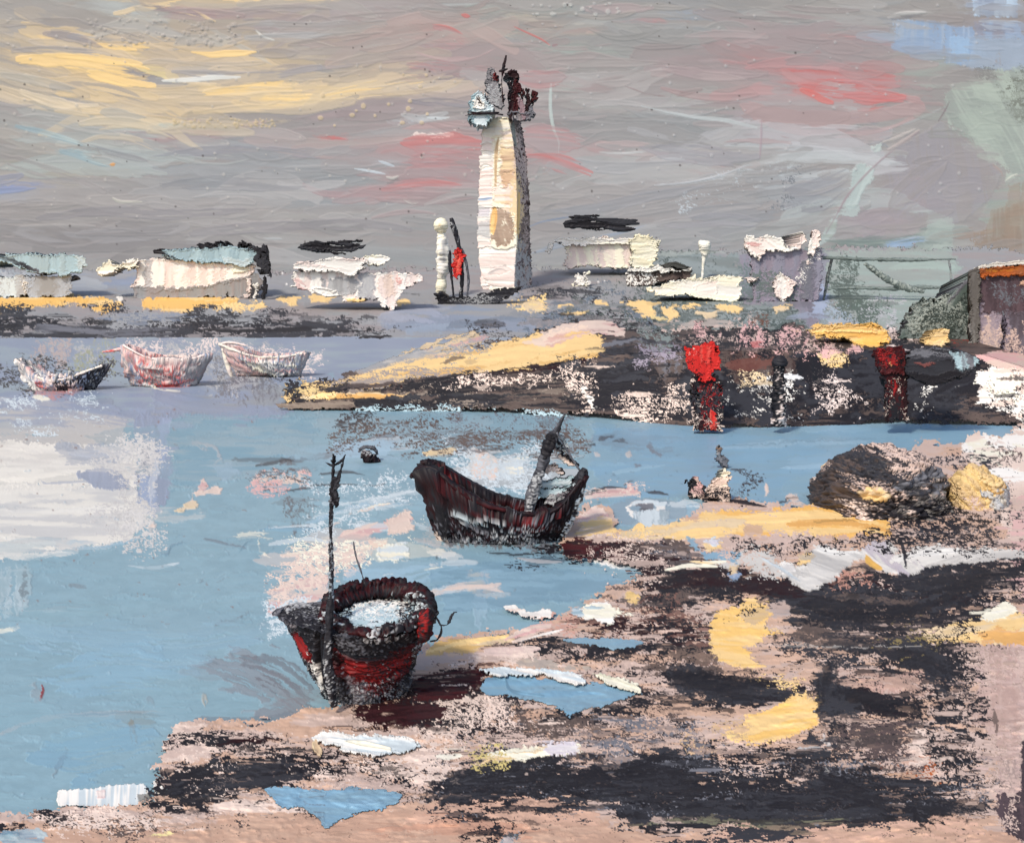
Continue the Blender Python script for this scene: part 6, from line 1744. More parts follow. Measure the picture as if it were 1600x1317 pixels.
for pp in ([727, 181, 745, 178, 768, 178, 786, 180], [730, 175, 750, 177, 780, 176]):
    part_tube('handrail', pp, [.9, 1.5, 1.4, .8], 'md', None, 'dark_paint', t, loc, Dl - 1.6, 'bk', k=60)
relief('lantern_room', '''
k gd/#8a8080 d.3 r3 g90 h1.2 : 790 186 798 166 804 176 826 174 828 184 808 190
b md/bk w7 d.12 r.6 h1.4 : 797 128 801 144 800 166 797 184
b mr/md w8 d.12 r.6 h1.4 : 806 122 809 140 808 160 805 180
b rr/mr w6 d.12 r.6 h1.4 : 815 132 817 146 816 160
b md w6 d.15 r.6 h1.4 : 824 138 826 152 824 172
b mr w7 d.15 r.6 h1.4 : 833 142 835 152 832 164
b #9d8488 w8 d.25 r.6 h1.2 : 812 156 818 172 820 186
b bk/gd w6 d.2 r.6 h1.4 : 792 178 806 174 822 178 834 172
b gd w5 d.3 r.6 : 838 160 840 172 839 184
b gd w5 d.3 r.6 : 830 166 830 178 828 188''', Dl - .5, 1.6, mat('dark_paint'), t, loc, .6)
relief('lantern_cap', '''
k bk/md d.05 r2 h2.4 : 794 118 796 112 802 109 809 110 813 116 812 122 804 128 798 124
b bk w5 d.1 h2 : 786 116 792 120 798 120''', Dl - .2, 2.6, mat('dark_paint'), t, loc, .6)
relief('chimney', '''
k gd/#8a8688 d.2 r3 g90 h1.4 : 762 112 768 104 775 110 778 126 786 140 790 164 786 172 774 168 764 164 760 140
b mr/rr w5 d.1 g90 h2 : 774 114 776 122 775 130
b bk w4 d.2 g90 : 768 112 768 130 766 150
s gl n.4 x4 y8 p4 : 762 130 784 140 786 166 764 160''', Dl + .4, 1.2, mat('dark_paint'), t, loc, .6)
part_tube('finial', [791, 87, 789, 96, 787, 104, 786, 112, 784, 128, 786, 160], [.8, 1.6, 2.6, 2, .8, .8], 'bk', None, 'dark_paint', t, loc, Dl + .1, 'md', k=70)
part_tube('finial_arm', [780, 112, 786, 110, 793, 108], [1, 2.2, 1], 'bk', None, 'dark_paint', t, loc, Dl, 'md', k=30)

# ---- buildings to the right of the lighthouse
house('house', 'broad cream house with a raised right gable, right of the lighthouse', 'house', (945, 432), [
    ('wall', '''
k wp/wc d.03 r3 g78 h1.6 : 882 376 900 372 950 372 996 374 1000 420 960 418 920 418 884 422
k gl/wp o.6 d.35 g78 : 944 374 954 374 946 412 934 412
b wh w8 d.2 h2 : 900 420 906 432 912 436''', 0, 4),
    ('roof', '''
k wc/wh d.03 r2 h2 : 868 376 874 372 900 372 960 374 990 372 990 382 940 382 892 384 880 386''', -.6, 4.8),
    ('gable', '''
k wc/#f6eccc d.02 r3 h2.2 : 984 376 998 366 1012 366 1022 374 1030 378 1030 394 1024 406 1024 416 1010 424 990 422 982 410''', -.9, 4.8),
    ('chimney', '''
k wc/wh d.02 r2 h2 : 854 382 857 377 863 378 864 388 858 398 852 400 851 394''', -.2, 1.2)])
house('garden_wall', 'low broken white wall below the cream house', 'wall', (910, 448), [
    ('wall', '''
s wh/wc n.8 x6 y5 p4 : 894 428 916 422 924 444 896 446
k wh r2 h2 : 896 438 902 434 916 438 924 444 904 446''', 0, .8)], m='plaster_paint')
house('shed', 'low brown shed with white lumps along its roof, in front of the cream house', 'shed', (1030, 448), [
    ('wall', '''
k #4a3e3a/um d.12 r3 g90 h1.4 : 978 424 1006 424 1040 424 1086 420 1080 434 1046 440 1010 446 980 446
b wh w4 d.1 g90 h2 : 986 432 988 440
s wh n.45 x5 y6 p4 : 978 426 1030 426 1030 446 980 446''', 0, 4),
    ('roof', '''
k wh/#f3eee4 d.1 r3 h2.2 : 976 416 990 418 1006 416 1020 418 1030 414 1044 418 1056 422 1084 416 1082 422 1060 426 1020 426 980 426
b #4a4a46 w7 d.2 : 1040 416 1060 414 1080 420''', -.3, 4.6)])
house('street_lamp', 'single white lamp on a thin tapering stem above the low white building', 'lamp', (1098, 436), [])
t = ROOTS[-1]; loc = np.array(t['_o']); D0 = loc[1]
part_tube('post', [1101, 396, 1099, 410, 1098, 424, 1097, 436], [4, 2.6, 1.6, 1.6], 'wc', None, 'plaster_paint', t, loc, D0, 'wh', k=50, wob=.1)
part_tube('lamp_head', [1100, 376, 1100, 378, 1101, 386, 1101, 396, 1100, 404], [3, 9, 10, 6.5, 2], 'wc', None, 'plaster_paint', t, loc, D0, 'wh', k=40, n=18, wob=.1)
house('house', 'low flat white building below the lamp, nearest the yellow dabs of sand', 'house', (1090, 472), [
    ('wall', '''
k wh/wc d.03 r3 g5 h1.8 : 1022 452 1040 444 1070 438 1084 432 1100 436 1130 432 1156 434 1158 458 1152 470 1130 472 1110 466 1090 464 1070 462 1040 464 1026 460
k wp/wh o.9 d.1 r2 g-8 : 1084 444 1120 440 1120 462 1088 462''', 0, 5),
    ('step', '''
k wc r2 h2 : 1010 452 1016 449 1024 454 1020 457 1012 456''', -.3, 1.)])
house('house', 'lilac house with a torn pink-white roof at the right end of the row', 'house', (1222, 472), [
    ('wall', '''
k li/#8f8c99 d.06 r4 g90 h1.2 : 1170 392 1286 388 1290 420 1280 470 1246 474 1240 470 1180 472 1172 430
s #6f6d7c n.6 x12 y4 p7 : 1176 394 1240 392 1240 416 1180 420
s #6c7674 n.55 x6 y6 p8 : 1172 422 1242 424 1240 470 1180 470
k #77757f/gd d.1 o.9 g90 : 1248 410 1272 400 1274 470 1250 468
b wp w6 d.1 h2 : 1262 408 1266 412
s wh n.3 x4 y4 p6 : 1244 404 1280 396 1280 430 1250 440''', 0, 4),
    ('roof', '''
k wp/wh d.05 r3 g30 h2 : 1162 384 1166 370 1176 366 1184 372 1200 366 1222 372 1228 382 1236 388 1246 378 1250 370 1256 360 1262 366 1260 382 1246 390 1224 394 1196 394 1186 406 1174 398
b ps w5 d.2 : 1170 380 1180 382 1190 384''', -.5, 4.8),
    ('chimney', '''
k wh/wp d.05 r2 g80 h2 : 1270 364 1276 358 1284 362 1278 380 1272 398 1262 396 1266 380''', -.7, 1.2),
    ('window', '''
k wh/wp d.04 r3 g80 h2.2 : 1212 434 1220 424 1228 430 1240 436 1242 452 1234 466 1222 470 1214 462 1210 448''', -.4, .8),
    ('window', '''
k wh/wp d.05 r2 h2 : 1162 434 1176 432 1186 434 1190 438 1170 441''', -.4, .8)])

# ---- the footbridge in the grey-green distance
Dp = float(landD(0, 470)); loc = at(1390, 470, Dp)
t = thing('footbridge', 'dark thin footbridge with two long rails and a slanting brace across grey-green ground', 'bridge', loc)
part_tube('handrail', [1268, 405, 1300, 403, 1350, 405, 1420, 406, 1494, 405], [1, 2.4, 2.8, 2.2, .8], 'ge', 's ge n.5 x20 y3 p3 : 1268 398 1494 398 1494 412 1268 412', 'timber_paint', t, loc, Dp, '#6c746e', k=160, wob=.35)
part_tube('deck', [1290, 452, 1340, 450, 1400, 451, 1440, 449, 1486, 450], [.8, 1.6, 2.4, 2.8, 1], 'ge', 's ge n.5 x20 y3 p3 : 1290 440 1494 440 1494 460 1290 460', 'timber_paint', t, loc, Dp, '#6c746e', k=160, wob=.35)
part_tube('brace', [1352, 412, 1368, 424, 1390, 438, 1416, 450, 1444, 456], [2, 4, 5, 5, 1.6], 'ge', 's gg n.4 x6 y6 p3 : 1340 405 1450 420 1450 466 1340 450', 'timber_paint', t, loc, Dp - .3, '#6c746e', k=90, wob=.3)
part_tube('post', [1300, 404, 1294, 430, 1290, 452, 1286, 474], [1.6, 2.4, 2, 1.4], 'ge', None, 'timber_paint', t, loc, Dp, 'bs', k=60, wob=.3)
part_tube('post', [1482, 404, 1486, 430, 1484, 452, 1482, 472], [1, 1.4, 1.4, 1], 'gg', None, 'timber_paint', t, loc, Dp, 'gd', k=60, wob=.3)

# ---- the right end of the jetty: bush, brown building, sand heaps
Db = 66.; loc = at(1465, 538, Db)
t = thing('bush', 'dark green ragged bush leaning against the brown building', 'bush', loc)
relief('foliage', '''
k ge/#5a6660 d.06 r6 g-50 h1.4 : 1404 528 1412 500 1424 474 1440 466 1460 470 1478 466 1500 446 1522 420 1532 470 1530 520 1510 540 1470 536 1440 536
s #3f4844 n.6 x6 y7 p10 : 1404 530 1420 480 1450 468 1480 480 1500 450 1528 430 1530 530 1470 540
s gg n.42 x6 y6 p8 : 1410 520 1430 480 1510 460 1520 520 1450 534
b bs w6 d.2 : 1400 532 1408 512 1420 490 1432 474
b gd w5 d.3 : 1480 474 1500 452 1520 430''', Db, 3., mat('foliage_paint', rough=.7), t, loc, .9)
relief('stem', '''
b um/bk w7 d.1 : 1452 520 1456 532 1458 544''', Db + .8, .5, mat('dark_paint'), t, loc, .8)
Dg = 64.; loc = at(1570, 566, Dg)
t = thing('waterside_building', 'plum brown building with an orange band under its roof at the right edge', 'building', loc)
relief('wall', '''
k #8c808a/li d.04 r4 g90 h1.4 : 1518 432 1640 424 1900 410 1900 572 1518 566
k #4f4145/#5d4c50 d.03 r4 g90 h1.4 : 1532 436 1640 426 1900 415 1900 500 1640 490 1532 492
s #70747a n.55 x6 y6 p10 : 1552 450 1640 430 1640 486 1556 490
k #a3959d/be d.1 r4 g90 : 1528 494 1566 490 1570 540 1560 560 1526 556
k #5b5258/#6d666e d.1 r4 g90 : 1574 486 1608 484 1614 558 1576 556
k #8a7f88/#655c64 d.1 r3 g90 : 1566 500 1574 500 1574 552 1566 552
s be n.5 x5 y9 p7 : 1524 520 1600 510 1600 566 1524 566
b #c9a48a w6 d.2 : 1594 446 1600 440 1604 448
k ps/be d.1 r3 : 1518 552 1560 550 1640 556 1640 572 1518 572''', Dg, 2.4, mat('plaster_paint'), t, loc, 1.)
relief('roof_band', '''
k or_/#9a5a34 d.03 r3 g-3 h1.8 : 1530 420 1560 416 1640 412 1900 400 1900 414 1640 426 1560 432 1530 434
b #d9d2c6 w6 d.1 h2 : 1522 420 1550 414 1600 410 1660 406
b #c9802f w5 d.25 : 1540 424 1580 420 1640 416''', Dg - .2, 2.8, mat('timber_paint'), t, loc, 1.)
relief('corner_post', '''
k #6a655f/#8a8680 d.08 r3 g90 h1.4 : 1514 424 1528 416 1532 440 1530 520 1526 566 1514 566 1516 500''', Dg - .3, .5, mat('timber_paint'), t, loc, 1.)
relief('drainpipe', '''
b #57505a w4 d.05 g90 : 1572 492 1568 520 1566 556''', Dg - .15, .2, mat('dark_paint'), t, loc, .8)
def heap(label, spec, base, depth):
    D = float(jettyD(np.array(base[0]), np.array(base[1]))) - .3
    loc = at(*base, D)
    tag(relief('sand_heap', spec, D, depth, mat('sand_paint'), None, loc, .8), label, 'sand heap')
heap('long smooth heap of yellow sand on top of the jetty', '''
k yl/#f6c470 d.03 r4 h2.4 : 1264 518 1280 510 1320 508 1370 508 1386 518 1386 532 1364 546 1342 540 1320 530 1280 528
b #f9d08a w9 d.2 h2 : 1290 516 1330 514 1370 518''', (1330, 536), 2.2)
heap('small pointed heap of yellow sand beside the bush', '''
k yl/yp d.06 r4 h2.4 : 1440 530 1452 520 1460 512 1474 512 1482 520 1484 536 1460 542 1446 538''', (1464, 538), 1.6)

# ---- red pillars, post and upturned boat along the jetty wall
def quay_D(u, v):
    return float(jettyD(np.array(float(u)), np.array(float(v))))
def pillar(label, mid, v1, spec, spec2, D):
    loc = at(mid, v1, D)
    t = thing('mooring_pillar', label, 'pillar', loc, 'red mooring pillars against the jetty wall')
    relief('red_block', spec, D, .6, mat('timber_paint'), t, loc, .8)
    relief('dark_foot', spec2, D + .1, .6, mat('timber_paint'), t, loc, .8)  # below the bright red block this part gives its reflection a solid shape
pillar('bright red block over a foot modelled from its red reflection, in the middle of the jetty wall', 1100, 672, '''
k rd/#cf2e2a d.1 r5 g90 h1.2 : 1070 544 1084 540 1118 538 1120 548 1126 562 1124 578 1114 584 1112 596 1096 596 1088 584 1074 574
k #e2564a/rd d.2 g90 r3 : 1090 542 1112 540 1112 566 1094 568
s md n.35 x6 y9 p5 : 1070 556 1128 552 1124 592 1080 590
s bp n.25 x5 y7 p5 : 1066 544 1090 544 1094 590 1074 590''', '''
k bk/md d.15 r6 g90 : 1078 588 1126 584 1130 640 1128 672 1086 672 1080 630
s bp n.28 x6 y5 p8 : 1078 590 1130 590 1130 672 1080 672
s rd n.4 x5 y9 p7 : 1092 590 1124 590 1120 612 1096 610
s rr n.3 x5 y9 p6 : 1098 610 1124 606 1126 674 1104 676
s bs n.4 x7 y4 p6 : 1078 606 1130 606 1130 672 1080 672
b rd/#e86a5a w11 d.25 g90 h1.6 : 1112 642 1115 656 1117 674''', 51.0)
pillar('dark red block on a blackish foot near the jetty end', 1396, 660, '''
k #5c2628/mr d.1 r4 g90 h1.6 : 1362 546 1412 544 1418 562 1416 584 1376 584 1366 570
k #a82a2a/rr d.25 r5 g70 h1.6 : 1374 548 1396 546 1408 560 1404 574 1386 574 1374 560
s bk n.4 x6 y8 p5 : 1360 546 1416 546 1416 584 1364 584
b #e8a070 w4 d.1 h1.6 : 1390 566 1394 572''', '''
k md/bk d.1 r4 g90 : 1376 578 1418 578 1418 656 1386 658
s mr n.5 x5 y9 p6 : 1380 584 1416 584 1414 650 1388 650
s bp n.25 x5 y5 p6 : 1374 590 1420 590 1420 656 1376 656
b rr w8 d.25 g90 h1.6 : 1396 592 1398 608 1396 620''', 50.8)
Dq = 51.4; loc = at(1218, 660, Dq)
t = thing('mooring_post', 'thick black mooring post at the jetty wall between the two red pillars', 'post', loc)
part_tube('post', [1218, 566, 1217, 590, 1216, 620, 1217, 666], [7, 8, 10, 10], 'bk', 's wp n.45 x5 y7 p6 : 1206 572 1230 572 1230 660 1206 660', 'dark_paint', t, loc, Dq, '#26262a', k=90, n=24, wob=.4)
part_tube('cap', [1218, 556, 1218, 560, 1218, 566, 1218, 572], [6, 10, 12.5, 11], 'bs', None, 'dark_paint', t, loc, Dq, 'bk', k=24, n=24, wob=.1)
Du = 50.2; loc = at(1470, 604, Du)
t = thing('upturned_boat', 'upturned black boat with a pale grey bow at the end of the jetty', 'boat', loc)
relief('hull', '''
k bs/bk d.05 r4 g6 h1.6 : 1416 552 1440 546 1480 548 1506 552 1526 560 1534 568 1526 580 1506 590 1470 596 1430 594 1414 580
b gd/bs w16 d.25 g4 : 1420 556 1450 552 1490 556
k pb/gd d.1 r3 g80 h1.8 : 1488 550 1510 552 1530 560 1532 568 1516 576 1496 574 1490 562
b #7a4a46 w10 d.3 : 1430 566 1446 570 1462 568
b bk w16 d.2 : 1424 586 1460 592 1506 584''', Du, 2.2, mat('dark_paint'), t, loc, .8)
part_tube('keel', [1416, 550, 1450, 545, 1490, 547, 1530, 562], [2, 2.6, 2.6, 1.6], 'bk', None, 'dark_paint', t, loc, Du + .5, 'bs', k=70)
# ---- boats
def hull_mesh(D, xt0, xt1, xb0, xb1, sheer, vk, beam, yaw=0., ns=170, na=66, fine=.55, inner=.84, pw=.75):
    """a clinker-ish hull lofted along its length; ends given at gunwale and keel, sheer as (fraction, row) pairs"""
    px = D / F
    s = np.linspace(0, 1, ns)
    sv = np.interp(s, [a for a, b in sheer], [b for a, b in sheer])
    k = np.ones(9) / 9
    sv = np.convolve(np.pad(sv, 4, mode='edge'), k, 'valid')
    zt = H - (sv - HY) * px
    zk = H - (vk - HY) * px
    b = beam * .5 * np.clip(np.sin(np.pi * np.clip(.03 + .94 * s, 0, 1)), 0, 1) ** fine
    rings = []
    for i in range(ns):
        a = np.linspace(0, np.pi, na)
        o = []
        for (sc, lift, aa) in ((1, 0, a), (inner, .28, a[::-1])):
            y = -np.cos(aa) * b[i] * sc
            f = np.sin(aa) ** pw                                       # 0 gunwale, 1 keel
            zb = zk + lift * (zt[i] - zk)
            z = zt[i] - (zt[i] - zb) * f
            xg = xt0 + (xt1 - xt0) * s[i]; xk = xb0 + (xb1 - xb0) * s[i]
            x = ((xg * (1 - f) + xk * f) - CX) * px
            if sc != 1:
                x = x * 1.0
            o.append(np.stack([x, y, z], -1))
        rings.append(np.vstack(o))
    R = np.array(rings)
    xc = ((xt0 + xt1) / 2 - CX) * px
    c, sn = math.cos(yaw), math.sin(yaw)
    X = R[..., 0] - xc; Y = R[..., 1]
    R[..., 0] = xc + X * c - Y * sn
    R[..., 1] = D + X * sn + Y * c
    V, q = loft(R)
    gun_near = R[:, 0, :]; gun_far = R[:, na - 1, :]
    return V, q, gun_near, gun_far
def rim(nm, pts, r, D, base, base2, m, t, loc, spec=None):
    V, q = tube(pts[2:-2:6], np.full(len(pts[2:-2:6]), r * D / F), n=12, k=160, wob=.4)
    return skin(nm, V, q, D, base, spec, mat(m), t, loc, 1.6 * D / F, base2)

# the black and maroon boat in the middle of the bay
D = 31.8; loc = at(790, 841, D)
t = thing('fishing_boat', 'black and maroon boat with a high prow and leaning mast, out in the bay', 'boat', loc)
V, q, gn, gf = hull_mesh(D, 650, 916, 690, 868, [(0, 736), (.05, 724), (.12, 728), (.2, 744), (.32, 764), (.45, 780), (.6, 792), (.75, 794), (.85, 782), (.93, 756), (1, 738)], 850, 1.75, fine=.42, pw=.5)
skin('hull', V, q, D, 'bk', '''
s md n.6 x12 y4 p14 : 640 720 920 720 920 850 640 850
b mr/md w22 d.12 h1.8 : 662 732 700 744 730 762 760 776
b #7d2020/mr w14 d.2 h1.8 : 670 738 700 752 732 772
b mr/md w24 d.12 h1.8 : 776 790 810 800 846 800 880 786
b #86262a/mr w14 d.2 h1.8 : 800 800 830 804 866 796
b mr w12 d.25 : 720 782 760 796 800 812 850 816
b bk w22 d.15 h1.8 : 690 780 696 800 700 830
b bk w16 d.2 : 712 786 750 808 790 822 830 830
b bk/#2a2226 w16 d.25 f2 : 730 770 770 780 820 782
b wb w4 d.25 h2 f2 : 712 788 732 800 756 808 786 810
b gl w3 d.3 h2 f2 : 708 792 726 804 742 812
b gl w4 d.4 h2 f2 : 740 802 766 800 790 806
b #8a8488 w5 d.3 f2 : 730 808 750 816 770 820
s bk n.4 x13 y3.5 p8 : 650 726 916 740 916 850 660 850
s gd n.2 x12 y3 p8 : 660 770 900 790 890 840 690 840
s gl n.3 x9 y3 p6 : 760 814 840 810 840 836 780 836
k #5c5a58/gd d.2 r4 g90 : 700 832 760 834 800 836 850 840 870 856 700 860
s gl n.42 x5 y7 p6 : 700 834 860 836 870 856 700 856
s bp n.6 x5 y5 p6 : 672 824 700 826 704 856 672 850
s bk n.6 x6 y9 p8 : 870 770 916 740 920 760 890 840 860 842
s wb n.4 x6 y8 p6 : 890 790 914 760 900 830 880 846
b bk w12 d.2 h2 : 656 728 670 724 686 734
b bk w10 d.15 h2 : 648 744 654 756 664 760''', mat('timber_paint'), t, loc, 4 * D / F, 'md')
rim('gunwale', gn, 3.6, D, 'bk', 'md', 'dark_paint', t, loc, 'b mr w6 d.2 : 690 740 740 772 790 786')
rim('gunwale', gf, 3.2, D, 'bk', 'bs', 'dark_paint', t, loc)
part_tube('stern_post', [914, 732, 908, 750, 898, 780, 884, 816, 874, 846], [4, 9, 10, 9, 5], 'bk', 's wb n.4 x5 y9 p5 : 890 770 916 750 900 830 876 846', 'dark_paint', t, loc, D - .2, 'bs', k=120, n=22, wob=.35)
part_tube('prow_head', [641, 746, 650, 740, 660, 730, 668, 724, 680, 728], [2.5, 6, 8, 8, 5], 'bk', 'b mr w6 d.2 : 660 730 672 730', 'dark_paint', t, loc, D - .1, 'md', k=60, n=18, wob=.35)
part_tube('mast', [825, 800, 832, 770, 842, 740, 852, 712, 862, 688, 872, 668, 882, 646], [6, 9, 7.5, 9, 8, 4, 1.2], 'gd', '''
b bk w18 d.1 g90 h2 : 850 710 858 694 864 680
s gl n.5 x5 y9 p4 : 820 740 850 740 846 790 824 796
b bs w8 d.1 : 866 682 874 666 882 648''', 'timber_paint', t, loc, D + .1, 'bs', k=160, n=22, wob=.25)
relief('furled_sail', '''
k bp/wp d.08 r3 g15 h2 : 848 732 862 724 880 732 878 740 858 738 846 748
b bp/wh w8 d.15 h2 : 872 712 886 720 900 726
b wp/bp w7 d.15 h2 : 862 700 876 704 888 700
k gl/wb o.9 d.25 r3 g60 : 862 684 872 676 884 690 886 704 872 706 864 700
b bs w4 d.1 h2 : 870 686 880 698 886 706
b bs w4 d.1 h2 : 864 694 874 704 882 714
b bk w4 d.1 h2 : 874 706 888 716 906 728
b bk w4 d.1 h2 : 870 736 880 734 878 744
k pb/wb d.15 r4 : 846 748 876 746 898 740 894 764 866 776 838 776
s bs n.35 x6 y8 p4 : 866 676 890 684 900 740 880 750''', D + .35, .3, mat('cloth_paint', rough=.6), t, loc, .7, frac=.03)
part_tube('stay', [870, 676, 884, 700, 900, 726, 912, 742], [1.2, 1.6, 1.6, 1.2], 'bs', None, 'dark_paint', t, loc, D - .1, 'gd', k=70)
relief('thwart', '''
k #8a8086/gl d.15 r3 : 852 778 880 768 898 764 890 780 866 790 850 790
s bs n.5 x6 y4 p4 : 850 776 894 764 890 784 854 790''', D + .2, .8, mat('timber_paint'), t, loc, .8)

# the tub-like boat in front, seen over its bow
D = 20.3; loc = at(570, 1098, D); px = D / F
t = thing('rowing_boat', 'round maroon boat seen end on with a thin tall mast, nearest the beach', 'boat', loc)
def zrow(v): return H - (v - HY) * px
ZR = zrow(962); ZB = -.12
TH = np.linspace(0, 2 * np.pi, 240, endpoint=False)
def plan(sx, sy, cx, point=0.):
    c, s = np.cos(TH), np.sin(TH)
    r = 1 + point * np.clip(-c, 0, 1) ** 3
    return cx + sx * c * r, sy * s * (1 - .25 * np.clip(-c, 0, 1))
def ring(sx, sy, cx, z, point=0., zw=None):
    x, y = plan(sx, sy, cx, point)
    zz = np.full(TH.shape, z) if zw is None else z + zw
    return np.stack([(x - CX) * px, D + y, zz], -1)
horn = .10 * np.clip(-np.cos(TH), 0, 1) ** 2 + .03 * np.clip(np.cos(TH), 0, 1) ** 2
rg = []
for f in np.linspace(1, 0, 130):
    g = f ** .85
    z = ZB + (ZR - ZB) * f
    rg.append(ring(62 + (114 - 62) * g, .56 + .56 * g, 568 - 4 * g, z, .16 * g, horn * f))
V, q = loft(np.array(rg))
HULL = '''
s bk n.6 x6 y11 p10 : 424 930 700 930 700 1120 424 1120
k gd/#8a8488 d.15 r5 g70 h1.4 : 432 950 470 950 500 1040 500 1100 480 1090 452 1030
s bk n.6 x5 y11 p8 : 430 950 520 940 520 1110 470 1100
b #9a9598 w12 d.3 g70 : 440 1000 462 1040 486 1086
k rr/#8a2222 d.05 r4 g60 h1.8 : 450 988 466 980 484 996 494 1012 488 1028 470 1020 456 1004
b rr w7 d.2 h2 : 460 990 470 1002 480 1016
s wh n.6 x6 y8 p6 : 484 1012 504 1010 514 1056 500 1074 488 1042
b wh w5 d.15 g80 h2 : 494 1024 500 1040 506 1056
b bk w20 d.1 g90 h1.6 : 516 940 514 990 514 1040 516 1100
s gl n.3 x5 y9 p5 : 496 1060 526 1060 530 1106 496 1104
k #5c1f22/mr d.05 r6 g5 h1.4 : 524 970 560 996 610 1000 670 980 684 996 660 1030 620 1056 560 1060 530 1030
k rr/#7e2424 d.12 r6 g5 h1.8 : 528 1004 560 1014 600 1016 644 1004 664 1006 650 1026 610 1040 560 1036 536 1022
b rr w14 d.25 h1.8 : 540 1008 580 1020 630 1014
b mr/rr w16 d.25 h1.8 : 552 1034 600 1040 640 1026
k mr/md d.1 r4 g90 h1.6 : 520 976 540 984 544 1016 524 1018
b rr w8 d.3 g90 h1.6 : 530 980 536 996 540 1012
b rr w9 d.25 h1.8 : 560 1044 590 1058 612 1062
k #7a7074/gd d.25 r5 o.9 : 548 1036 575 1046 590 1060 580 1090 556 1092
s mr n.5 x7 y6 p6 : 560 1036 640 1036 620 1080 570 1080
s gl n.34 x6 y9 p8 : 520 1064 650 1050 640 1104 530 1106
s gl n.35 x6 y8 p8 : 650 1000 690 990 680 1050 650 1070
s bk n.5 x6 y9 p7 : 650 970 690 960 690 1030 650 1060
s bk n.3 x7 y5 p8 : 520 990 690 980 670 1090 520 1090
s gl n.16 x6 y6 p8 : 520 980 690 980 670 1090 520 1090
b bk/bs w9 d.35 f1.6 : 520 984 570 1000 620 1000 660 985'''
skin('hull', V, q, D, 'bs', HULL, mat('timber_paint'), t, loc, 3.6 * px, 'gd')
rg = [ring(114 * k + 2, 1.12 * k, 564 + (1 - k) * 60, ZR - .02 + .03 * (1 - k), .16 * k, horn * k) for k in np.linspace(1.02, .62, 40)]
V, q = loft(np.array(rg), close_ends=False)
skin('deck', V, q, D, 'bs', '''
s bk n.6 x8 y5 p8 : 430 930 700 930 700 1000 430 1000
s gl n.4 x8 y5 p8 : 430 940 520 930 520 980 450 980''', mat('timber_paint'), t, loc, 3 * px, 'gd', level=True)
rg = []
for a in np.linspace(0, 2 * np.pi, 26):
    rg.append(ring(78 + 13 * math.cos(a), 1.0 + .15 * math.cos(a), 588, ZR + .03 + .09 * math.sin(a), 0, (.16 + .10 * math.sin(a)) * np.clip(np.sin(TH) + .2, 0, 1)))
R = np.array(rg)
nz = look(TA, np.cos(TH) * 130 + 300, np.sin(TH) * 130 + 500)
R[..., 2] += (nz - .5) * .10
V, q = loft(R, close_ends=False)
skin('coaming', V, q, D, 'md', '''
s bk n.35 x6 y5 p5 : 500 900 690 900 690 1000 500 1000
b mr/md w16 d.2 h1.6 : 520 950 536 930 560 922 600 918 640 926
b #7a2426 w6 d.4 h1.6 : 530 934 560 926 600 928
s gl n.34 x7 y5 p6 : 610 926 690 936 690 1000 590 1000
s wb n.22 x6 y4 p6 : 510 930 680 930 680 1000 510 1000
s bk n.4 x6 y4 p6 : 510 900 690 900 690 1000 510 1000''', mat('timber_paint'), t, loc, 4.5 * px, 'mr', level=True)
rg = [ring(72 * k + .5, .9 * k + .01, 588, ZR + .05) for k in np.linspace(1, 0, 50)]
V, q = loft(np.array(rg), close_ends=False)
skin('floor', V, q, D, 'pb', '''
s bk n.65 x7 y5 p8 : 505 914 575 914 556 950 540 980 505 990
s md n.8 x7 y5 p6 : 510 914 670 914 670 946 510 946
s bk n.65 x7 y5 p8 : 626 930 672 930 672 996 600 996
s bk n.65 x8 y4 p8 : 510 968 670 968 670 1000 510 1000
k wb/pb d.3 r7 g6 h1.2 : 548 948 570 944 600 950 630 952 620 972 590 978 556 968
s md n.5 x6 y4 p6 : 520 976 660 976 660 1000 520 1000
s wh n.4 x7 y4 p6 : 550 930 650 940 650 976 550 970''', mat('cloth_paint'), t, loc, 1.2 * px, '#bccdd2', level=True)
part_tube('stem', [516, 936, 514, 980, 513, 1030, 517, 1070, 522, 1104], [5, 6, 7, 7, 5], 'bk', 's gl n.25 x4 y10 p4 : 504 1000 528 1000 530 1104 504 1104', 'dark_paint', t, loc, D - 1.02, 'bs', k=120, n=20, wob=.3)
part_tube('mast', [524, 712, 520, 740, 518, 790, 517, 850, 518, 900, 516, 948], [1.2, 2, 3, 3, 3.6, 4], 'bs', 's #a9b4bc n.4 x5 y12 p4 : 508 800 530 800 530 950 508 950', 'dark_paint', t, loc, D - .55, 'bk', k=260, n=14, wob=.4)
relief('pennant', '''
k gd/bs d.08 r3 g80 h2 : 514 756 520 744 527 746 532 734 536 720 538 712 533 742 528 768 530 784 524 796 516 786 513 772
b bk w6 d.1 g80 h2 : 516 768 522 782 528 794
b bk w5 d.1 g80 h2 : 521 748 518 762 516 774
b bs w4 d.1 g80 h2 : 538 714 533 730 527 746
b bk w4 d.2 : 519 708 522 714 520 722''', D - .6, .12, mat('cloth_paint'), t, loc, .7)
part_tube('yard', [508, 722, 520, 727, 534, 719, 540, 710], [.8, 2, 2.2, .8], 'bk', None, 'dark_paint', t, loc, D - .5, 'bs', k=40)
part_tube('forestay', [552, 846, 556, 868, 562, 886, 570, 912], [.8, 1.2, 1.2, 1], 'bs', None, 'dark_paint', t, loc, D + 1.0, 'gd', k=50)
part_tube('fender', [660, 952, 664, 960, 666, 976, 662, 994, 656, 1002], [4, 10, 12, 10, 4], 'mr', 'k rr d.2 g80 : 654 956 668 954 668 980 656 990\ns bk n.45 x5 y6 p5 : 646 946 682 946 682 1006 646 1006', 'cloth_paint', t, loc, D - .75, 'mr', k=60, n=22, wob=.2)
